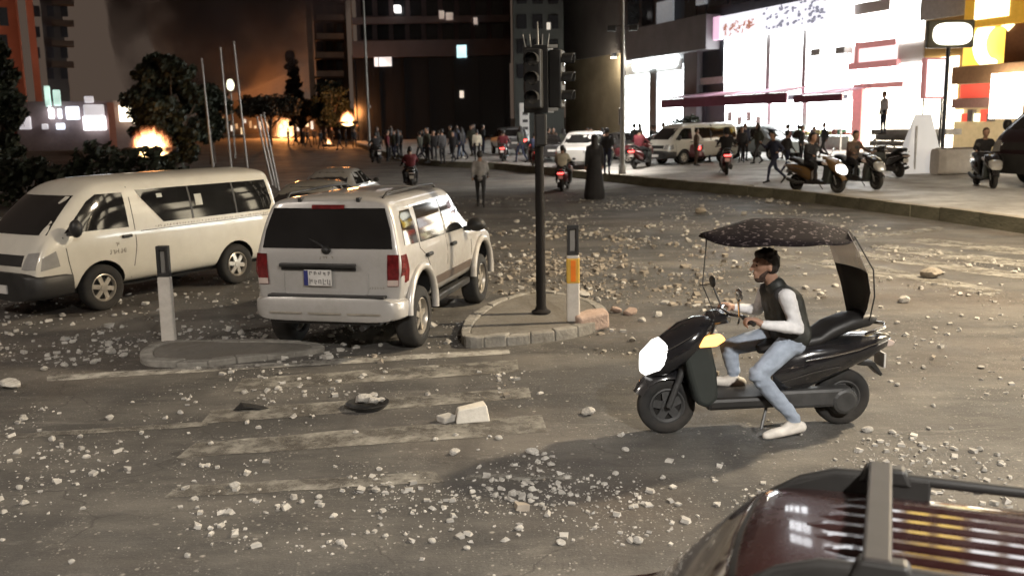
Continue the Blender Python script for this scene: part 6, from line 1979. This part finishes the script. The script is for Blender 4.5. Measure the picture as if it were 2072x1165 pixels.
    for i in cloth:
        co = me.vertices[i].co
        near = min((co - q_).length for q_ in joints_)
        amp = .0045 + .009 * max(0, 1 - near / .16)
        w_ = mn.noise(Vector((co.x * 14, co.y * 9, co.z * 26))) + .6 * abs(mn.noise(Vector((co.x * 30 + 5, co.y * 16, co.z * 40))))
        me.vertices[i].co = co + nrm[i] * w_ * amp
    me.update()
    o = link('person', me)
    o.location = MAINS.location; o.rotation_euler = MAINS.rotation_euler; o.scale = MAINS.scale
    tag(o, 'person in dark vest, white sleeves and pale jeans riding the canopied scooter', 'person')
    # quilted vest, a little larger than the torso
    sl_ = .93
    VB = []
    for s, n in ((1, 'L'), (-1, 'R')):
        off = (J['sh' + n] - (J['shL'] + J['shR']) / 2) * .5
        VB += [('v', J['wai'] + off * .85 + V(0, 0, -.03), J['che'] + off, .134, .142), ('v', J['che'] + off, J['nek'] * .35 + J['sh' + n] * .65 + V(-.01, 0, -.045), .132, .086)]
    VB += [('v', J['pel'] + V(0, 0, -.0), J['wai'], .150, .150), ('v', J['wai'], J['che'], .15, .15)]
    for k in range(5):
        c = J['pel'].lerp(J['che'], .1 + k * .24) + V(.0, 0, .0)
        for s in (-1, 1): VB.append(('v', c + V(0, -.09, 0), c + V(0, .09, 0), .156 - .004 * k, .156 - .004 * k))
    VB += [('v', J['nek'] + V(-.03, -.02, -.03), J['nek'] + V(-.03, .02, -.03), .083, .083)]
    VB = [(t, a, b, ra * sl_, rb * sl_) for t, a, b, ra, rb in VB]
    vm = skin_mesh(VB, dict(v=cm('quilted_vest', (.020, .022, .020), .55)), .013, 2)
    link('vest', vm, o)
    HB = [('h', h + V(-.022, 0, .040), h + V(-.032, 0, .005), .094, .092), ('h', h + V(.045, -.03, .085), h + V(.045, .03, .085), .032, .032), ('h', h + V(-.06, 0, -.03), h + V(-.05, 0, -.05), .055, .045)]
    hr_ = random.Random(4)
    for k in range(60):
        a_, b_ = hr_.uniform(0, 6.28), hr_.uniform(.15, 1.45)
        dv = V(math.cos(a_) * math.cos(b_), math.sin(a_) * math.cos(b_), math.sin(b_))
        if dv.x > .55 and dv.z < .6: continue
        c_ = h + V(-.022, 0, .035) + dv * .092
        HB.append(('h', c_, c_ + dv * .004 + V(hr_.uniform(-.012, .012), hr_.uniform(-.012, .012), hr_.uniform(-.006, .01)), .012, .008))
    link('hair', skin_mesh(HB, dict(h=cm('brown_black_hair', (.022, .015, .012), .7)), .007, 1), o)
    mb = MB()
    for s in (-1, 1): mb.ell(h + V(.076, s * .034, .004), (.010, .014, .008), 8, 6)
    mb.build('eyes', mat('dark_eyes', (.02, .015, .012), .2), o)
    mb = MB()
    for s in (-1, 1): mb.tube([h + V(.086, s * .018, .030), h + V(.078, s * .05, .030)], .006, 5)
    mb.build('eyebrows', HAIR, o)
    BB = [('b', h + V(.045, 0, -.105), h + V(.02, 0, -.10), .038, .045)]
    for s in (-1, 1): BB.append(('b', h + V(.035, s * .04, -.085), h + V(-.005, s * .07, -.03), .022, .016))
    link('beard', skin_mesh(BB, dict(b=cm('beard_hair', (.05, .03, .022), .8)), .011, 2), o)
main_rider()

# ---- scooters in the road and on the pavement
def proto(name, paint, tail, head):
    r = empty('motor_scooter', (0, 0, -50)); scooter_parts(r, paint, tail, head); return r
P_RED = proto('a', mat('red_scooter_paint', (.16, .010, .014), .3, 0, .6), True, False)
P_DARK = proto('b', M_BLK, False, False)
P_GOLD = proto('c', mat('bronze_scooter_paint', (.15, .085, .03), .35, .2, .5), False, True)
SG = 'scooters among the crowd'
def ride(px, py, proto_, hd, slabel, plabel, top, trousers=C_BLK, pil=None, helmet=False, pave=True, sc=1.06, hair=HAIR, first=[set()]):
    q = atp(px, py) if pave else at(px, py)
    if proto_.name not in first[0]:
        first[0].add(proto_.name); o = proto_; o.location = q; o.rotation_euler = (0, 0, math.radians(hd)); tag(o, slabel, 'scooter', SG)
    else:
        o = new_root(proto_, q, math.radians(hd), slabel, 'scooter', SG)
    o.scale = (sc,) * 3
    if top: person(q, math.radians(hd), 'ride', plabel, top, trousers, helmet=helmet, scale=sc, hair=hair)
    if pil: person(q, math.radians(hd), 'pillion', pil[0], pil[1], C_BLK, scale=sc)
    return o
ride(830, 383, P_DARK, 100, 'dark scooter riding away left of the walking person', 'rider in black on the dark scooter left of the walker', C_BLK, pil=('pillion passenger in dark red on the leftmost scooter', C_RED), pave=False, sc=1.0)
ride(1143, 384, P_RED, 78, 'red scooter with tail light on beside the traffic light pole', 'rider in black on the red scooter by the signal pole', C_BLK, pil=('pillion in cream shirt on the red scooter by the signal pole', C_CRM), pave=False, sc=1.0)
ride(1020, 326, P_RED, 85, 'red scooter with bright tail light before the dark parked car', 'rider in dark red on the farthest red scooter', C_RED, sc=1.05)
ride(1082, 338, P_RED, 95, 'red scooter half hidden behind the signal pole', 'rider in navy half hidden behind the signal pole', C_NAVY, sc=1.05)
ride(1225, 338, P_DARK, 70, 'dark scooter left of the lamp post', 'rider in olive left of the lamp post', C_OLV, sc=1.08)
ride(760, 330, P_DARK, 110, 'dark scooter at the left end of the median crowd', 'rider in black at the left end of the crowd', C_BLK, sc=1.05)
ride(1298, 340, P_RED, 60, 'red scooter with glowing tail light next to the lamp post', 'rider in dark red beside the lamp post', C_RED, sc=1.15)
ride(1468, 352, P_RED, 80, 'red scooter with top case in front of the white van', 'rider in black on the red scooter before the white van', C_BLK, sc=1.15, helmet=True, hair=C_BLK)
ride(1652, 388, P_GOLD, -60, 'bronze scooter with headlight on near the kerb', 'rider in black on the bronze scooter near the kerb', C_BLK, sc=1.15)
ride(1736, 381, P_DARK, -70, 'dark scooter right of the bronze one', 'rider in brown jacket on the scooter right of the bronze one', C_BRN, sc=1.15)
ride(1793, 357, P_DARK, 100, 'dark motorbike parked before the pale steps', '', None, sc=1.15)
ride(1992, 378, P_DARK, -100, 'dark scooter beside the maroon van at the right edge', 'rider in black with tan cap beside the maroon van', C_BLK, sc=1.15, hair=C_BRN)

# ---- people on foot
person(at(973, 420), math.radians(88), 'walk', 'person in grey top and black trousers walking up the road', C_GREY, C_BLK, scale=1.03)
person(atp(966, 326), math.radians(95), 'stand', 'person in cream jacket standing behind the walker', C_CRM, C_BLK)
person(at(1203, 402), math.radians(100), 'stand', 'person in a long black robe before the kerb', C_BLK, C_BRN, robe=True, scale=1.25)
person(atp(1228, 354), math.radians(80), 'walk', 'person in black with red scarf right of the robed figure', C_BLK, C_NAVY, scale=1.12)
person(atp(1566, 373), math.radians(195), 'run', 'person in navy running across the bright pavement', C_NAVY, C_NAVY, scale=1.05)
person(atp(1590, 356), math.radians(20), 'walk', 'person in grey behind the running one', C_DKG, C_NAVY, scale=1.0)
person(atp(1408, 336), math.radians(0), 'stand', 'person in brown beside the white van', C_BRN, C_BRN, scale=1.0)
q = atp(1784, 322); person(q + Vector((0, 0, 1.15)), math.radians(190), 'stand', 'person in white shirt standing on the pale steps', C_WHT, C_NAVY, scale=1.18)
person(atp(1855, 322), math.radians(200), 'stand', 'person in grey behind the white display board', C_DKG, C_DKG)
# knot of people on the median
CG = 'dark crowd on the median'
rr = random.Random(31)
crowd = [(764, 316, C_DKG), (785, 326, C_RED), (793, 315, C_OLV), (806, 321, C_BLK), (812, 314, C_DKG), (851, 325, C_OLV), (857, 317, C_DKG), (866, 329, C_OLV), (889, 319, C_BLK), (896, 331, C_DKG), (918, 326, C_BLK), (925, 319, C_NAVY)]
for ci, (px, py, c) in enumerate(crowd):
    nm = {C_DKG.name: 'dark grey', C_RED.name: 'dark red', C_OLV.name: 'olive', C_BLK.name: 'black', C_NAVY.name: 'navy'}[c.name]
    person(atp(px, py + 2), rr.uniform(0, 6.28), rr.choice(('stand', 'walk', 'walk', 'stand')), 'person in %s clothes, %s from the left in the median crowd' % (nm, ['first', 'second', 'third', 'fourth', 'fifth', 'sixth', 'seventh', 'eighth', 'ninth', 'tenth', 'eleventh', 'last'][ci]), c, C_BLK, group=CG, scale=rr.uniform(.92, 1.12), hairlong=rr.random() < .25)
ORDN = ['first', 'second', 'third', 'fourth', 'fifth', 'sixth', 'seventh', 'eighth', 'ninth', 'tenth', 'eleventh', 'twelfth', 'thirteenth', 'last']
for k, px in enumerate(sorted(rr.choice((rr.uniform(735, 800), rr.uniform(838, 960), rr.uniform(975, 1060))) for _ in range(14))):
    py = rr.uniform(309, 330)
    tc_ = rr.choice((C_BLK, C_DKG, C_OLV, C_BRN, C_NAVY))
    person(atp(px, py), rr.uniform(0, 6.28), rr.choice(('stand', 'walk', 'run')), 'dim figure at the back of the median crowd, %s from the left' % ORDN[k], tc_, rr.choice((C_BLK, C_NAVY, C_DKG)), group='figures at the back of the crowd', scale=rr.uniform(.95, 1.12), hairlong=rr.random() < .3)
person(atp(934, 321), 1.2, 'stand', 'person in light jeans and white shoes at the crowd edge', C_NAVY, C_JEAN, C_SHOE, scale=1.05)
FG = 'far crowd by the fires'
for k in range(12):
    px = 585 + k * 13 + rr.uniform(-4, 4); Y = rr.uniform(80, 100)
    q = aty(px, 285, Y); z = road_z(q.x, Y)
    if kerb_dist(q.x, Y) > 0: z = pave_z(q.x, Y)
    person((q.x, Y, z), rr.uniform(0, 6.28), rr.choice(('stand', 'walk')), 'small dark figure by the far fires, %s from the left' % (ORDN[:11] + ['last'])[k], C_BLK, C_BLK, group=FG)
for k, (px, py) in enumerate(((1110, 322), (1195, 330), (1218, 326), (1320, 318), (1350, 316), (1500, 330), (1620, 330))):
    person(atp(px, py), rr.uniform(0, 6.28), 'stand', ['dark figure between the signal pole and the pale SUV', 'navy figure just left of the robed person', 'grey figure behind the person with red scarf', 'dark figure behind the dark red saloon', 'navy figure left of the white van', 'grey figure between the white van and the runner', 'dark figure behind the bronze scooter'][k], (C_BLK, C_NAVY, C_DKG)[k % 3], C_BLK, group='figures between the parked cars')

for k, px in enumerate(sorted(rr.uniform(1085, 1700) for _ in range(14))):
    c_ = rr.choice((C_BLK, C_DKG, C_NAVY, C_BRN, C_RED, C_OLV))
    person(atp(px, rr.uniform(318, 334)), rr.uniform(0, 6.28), rr.choice(('stand', 'walk', 'walk')), 'bystander before the shops, %s of that row from the left' % ORDN[k], c_, rr.choice((C_BLK, C_NAVY, C_DKG)), group='bystanders before the shops', scale=rr.uniform(.95, 1.12), hairlong=rr.random() < .3)

# ================================================================== RUBBLE
M_RUB = mat('pale_rubble', (.40, .38, .345), .9, var=.35, scale=4, bump=.4)
M_RUB2 = mat('brown_rubble', (.27, .235, .19), .9, var=.35, scale=4, bump=.4)
def rock_mesh(seed, sub=2, flat=.6):
    rr = random.Random(seed)
    bm = bmesh.new(); bmesh.ops.create_icosphere(bm, subdivisions=sub, radius=1)
    ax = [(Vector((rr.gauss(0, 1), rr.gauss(0, 1), rr.gauss(0, 1))).normalized(), rr.uniform(.55, .95)) for _ in range(7)]
    for v in bm.verts:
        for a, d in ax:
            e = v.co.dot(a) - d
            if e > 0: v.co -= a * e
        v.co *= rr.uniform(.94, 1.06); v.co.z *= flat; v.co.y *= .8
    me = bpy.data.meshes.new('stone'); bm.to_mesh(me); bm.free()
    return me
RM = []
for k in range(6):
    me = rock_mesh(40 + k); me.materials.append(M_RUB); RM.append(me)
def stone(px, py, w, label, group=None, mi=None, rz=None, m=None, pave=False):
    q = atp(px, py) if pave else at(px, py)
    me = RM[random.randrange(6)] if mi is None else RM[mi]
    if m: me = me.copy(); me.materials[0] = m
    o = link('stone', me)
    s = w / (FOC / q.y) / 2
    o.scale = (s, s, s * random.uniform(.8, 1.1)); o.rotation_euler = (random.uniform(-.2, .2), random.uniform(-.2, .2), random.uniform(0, 6) if rz is None else rz)
    o.location = (q.x, q.y, q.z + s * .35)
    return tag(o, label, 'stone', group)
# the big ones, each where the photograph has it
q = at(952, 848)
r = empty('concrete_chunk', q, .3, label='largest white concrete block lying on the crossing', cat='rubble'); 
mb = MB(); mb.add([(-.16, -.10, 0), (.15, -.13, 0), (.17, .10, 0), (-.12, .12, 0), (-.13, -.07, .12), (.13, -.10, .15), (.15, .09, .14), (-.10, .10, .10)], [(0, 3, 2, 1), (4, 5, 6, 7), (0, 1, 5, 4), (1, 2, 6, 5), (2, 3, 7, 6), (3, 0, 4, 7)])
mb.build('block', mat('white_concrete', (.66, .62, .54), .85, var=.15, scale=5, bump=.5), r, bevel=.012)
mb = MB(); mb.box((-.22, .02, .03), (.14, .12, .06), rz=.4); mb.build('splinter', M_RUB, r, bevel=.01)
q = at(744, 824)
r = empty('rubble_heap', q, 0, label='broken stone on a dark dish left of the white block', cat='rubble')
mb = MB(); mb.lathe([(0, .012), (.15, .012), (.20, .05), (.21, .05), (.17, 0), (0, 0)], (0, 0, 0), 'z', 16); mb.build('dish', M_TRIM, r, smooth=40)
for dx, dy, s in ((-.04, 0, .10), (.06, -.03, .07), (.12, .02, .05)):
    o = link('stone', RM[1], r); o.scale = (s, s, s); o.location = (dx, dy, .05 + s * .3)
q = at(508, 828)
r = empty('dark_scrap', q, .1, label='flat black scrap of rubber lying on the crossing', cat='debris')
mb = MB(); mb.add([(-.16, -.02, .01), (-.05, -.06, .05), (.10, -.05, .02), (.17, .0, .01), (.05, .05, .03), (-.10, .05, .06)], [(0, 1, 2, 3, 4, 5)]); o = mb.build('flap', M_TRIM, r); so = o.modifiers.new('t', 'SOLIDIFY'); so.thickness = .015
stone(22, 784, 46, 'large pale stone at the left edge by the stop line', mi=0)
stone(1190, 838, 38, 'flat pale slab fragment left of the scooter front wheel', mi=2)
stone(1883, 562, 52, 'large grey stone on the crossing at right', mi=3, m=M_RUB2)
stone(1830, 612, 32, 'pale stone in front of the large grey one at right', mi=1)
stone(1292, 1096, 34, 'white stone beside the maroon car', mi=4)
stone(1076, 918, 32, 'white stone right of the worn crossing stripe', mi=5)
stone(1418, 432, 30, 'brownish lump on the road near the kerb', mi=3, m=M_RUB2)
stone(1180, 600, 30, 'light lump beside the orange reflector post', mi=0)
stone(1245, 632, 30, 'pinkish brick lump right of the island tip', mi=1, m=M_PINK)
stone(1275, 636, 34, 'second pinkish lump right of the island tip', mi=2, m=M_PINK)
GST = 'loose stones on the road'
STONES = []
for px, py, w in ((105, 890, 22), (163, 885, 16), (222, 848, 22), (48, 850, 20), (85, 828, 12), (268, 815, 12), (365, 836, 18), (427, 898, 14), (720, 876, 16), (645, 1007, 18), (610, 1016, 18), (475, 985, 30), (40, 988, 18), (50, 1020, 24), (380, 1125, 20), (145, 1138, 18),
                   (1115, 942, 20), (1100, 920, 14), (1265, 912, 18), (1135, 1100, 24), (1050, 1070, 22), (875, 1096, 20), (945, 1110, 18), (1190, 1010, 16), (1245, 960, 18), (1340, 968, 20), (1010, 888, 20), (880, 890, 18), (920, 918, 26), (780, 1085, 16), (690, 1100, 24),
                   (1755, 872, 26), (1806, 876, 18), (1878, 868, 14), (1982, 910, 22), (1850, 976, 24), (1990, 952, 20), (2025, 938, 18), (1888, 822, 16), (1815, 780, 14), (1925, 868, 14), (1690, 930, 12), (1620, 880, 12),
                   (1630, 585, 18), (1690, 580, 16), (1660, 596, 16), (1800, 566, 18), (1905, 555, 16), (1960, 540, 18), (2010, 532, 18), (1940, 668, 16), (1892, 665, 14), (1815, 655, 14), (1790, 680, 18), (1870, 745, 16), (1985, 745, 16), (1945, 640, 12),
                   (1555, 410, 16), (1420, 418, 12), (1505, 435, 12), (1390, 470, 12), (1340, 468, 12), (1290, 470, 12), (1240, 560, 18), (1205, 520, 14), (1040, 470, 18), (1030, 520, 20), (1045, 450, 14), (1010, 560, 18), (1210, 610, 22), (1330, 640, 24), (1300, 650, 20), (1280, 690, 22), (1000, 690, 12), (770, 700, 14),
                   (455, 700, 14), (225, 715, 26), (250, 722, 22), (190, 735, 20), (130, 742, 22), (90, 748, 18), (350, 600, 20), (126, 640, 18), (232, 640, 14)):
    STONES.append((px, py, w))
LAND = [('the stop line end at left', 95, 765), ('the left reflector post', 343, 697), ('the black scrap', 508, 828), ('the dish with stones', 744, 824), ('the white concrete block', 952, 848), ('the flat slab fragment', 1190, 838),
        ('the scooter front wheel', 1347, 874), ('the scooter rear wheel', 1699, 856), ('the maroon car roof', 1540, 985), ('the maroon car cross bar', 1770, 950), ('the large grey stone at right', 1883, 562), ('the island tip', 1220, 655),
        ('the signal pole foot', 1095, 632), ('the silver SUV front wheel', 976, 606), ('the minibus front wheel', 207, 627), ('the brownish lump near the kerb', 1418, 432), ('the long middle crossing stripe', 740, 985), ('the stripe nearest the viewer', 700, 1075), ('the lower left corner', 60, 1120), ('the scooter canopy', 1640, 560)]
used = {}
for px, py, w in sorted(STONES):
    nm, lx, ly = min(LAND, key=lambda l: (l[1] - px) ** 2 + 2.2 * (l[2] - py) ** 2)
    side = ('left of' if px < lx else 'right of') if abs(px - lx) > 1.3 * abs(py - ly) else ('beyond' if py < ly else 'in front of')
    used.setdefault((nm, side), []).append(((px - lx) ** 2 + (py - ly) ** 2, px, py, w))
ORD = ['nearest', 'second', 'third', 'fourth', 'fifth', 'sixth', 'seventh', 'eighth', 'ninth']
for (nm, side), lst in used.items():
    for i, (_, px, py, w) in enumerate(sorted(lst)):
        size = 'small' if w < 15 else ('medium' if w < 21 else 'larger')
        lab = '%s pale stone %s%s %s' % (size, (ORD[i] + ' one ') if len(lst) > 1 else '', side, nm)
        stone(px, py, w, lab, GST)
# the rest: grit and chips nobody could count
rr = random.Random(77)
base_bm = []
for k in range(9):
    # angular chip: a knocked-about block
    co = [Vector((sx * rr.uniform(.45, 1.1), sy * rr.uniform(.35, .95), sz * rr.uniform(.25, .6))) for sx, sy, sz in ((-1, -1, -1), (1, -1, -1), (1, 1, -1), (-1, 1, -1), (-1, -1, 1), (1, -1, 1), (1, 1, 1), (-1, 1, 1))]
    base_bm.append((co, [[0, 3, 2, 1], [4, 5, 6, 7], [0, 1, 5, 4], [1, 2, 6, 5], [2, 3, 7, 6], [3, 0, 4, 7]]))
from mathutils import noise as mnoise
def rubble(n, region, label, smin, smax, m, clump=.5):
    vs, fs = [], []
    cnt = 0; tries = 0
    while cnt < n and tries < n * 12:
        tries += 1
        x, y = region(rr)
        c = mnoise.noise(Vector((x * .45, y * .45, 3.1))) + .6 * mnoise.noise(Vector((x * 1.3, y * 1.3, 7.7)))
        if rr.random() > max(.02, .30 + clump * 2.2 * c): continue
        on = kerb_dist(x, y)
        if -.05 < on: continue
        s = smin * (smax / smin) ** (rr.random() ** 3.0)
        co, fc = base_bm[rr.randrange(9)]
        R = Matrix.Rotation(rr.uniform(0, 6.28), 3, 'Z') @ Matrix.Rotation(rr.uniform(-.5, .5), 3, 'X')
        T = Vector((x, y, road_z(x, y) + s * .3))
        o = len(vs)
        k = Vector((1, rr.uniform(.6, 1.2), rr.uniform(.7, 1.2)))
        for p in co: vs.append(R @ Vector((p.x * s * k.x, p.y * s * k.y, p.z * s * k.z)) + T)
        for f in fc: fs.append([i + o for i in f])
        cnt += 1
    me = bpy.data.meshes.new('rubble'); me.from_pydata([tuple(v) for v in vs], [], fs); me.materials.append(m)
    o = link('rubble', me)
    tag(o, label, 'rubble', kind='stuff')
def reg_near(r_):
    y = r_.uniform(5.6, 13); return r_.uniform(-.56 * y - .3, .56 * y + .3), y
def reg_mid(r_):
    y = r_.uniform(12, 34); return r_.uniform(-3.0, 9.0), y
def reg_left(r_):
    y = r_.uniform(10.5, 18); return r_.uniform(-8.5, 0), y
def reg_hot(r_):
    return r_.gauss(1.6, 1.4), r_.gauss(17, 3.2)
def reg_front(r_):
    return r_.gauss(.9, 1.3), r_.gauss(6.9, .7)
rubble(3400, reg_near, 'pale chips and grit scattered over the crossing', .004, .040, M_RUB, .9)
rubble(3800, reg_mid, 'pale rubble strewn over the carriageway beyond the island', .008, .062, M_RUB, .8)
rubble(1200, reg_left, 'small rubble under and around the parked vehicles', .010, .06, M_RUB, .5)
rubble(2200, reg_hot, 'dense rubble field right behind the traffic light', .010, .075, M_RUB2, .5)
rubble(1500, reg_front, 'crushed plaster in the foreground', .004, .034, M_RUB, .7)
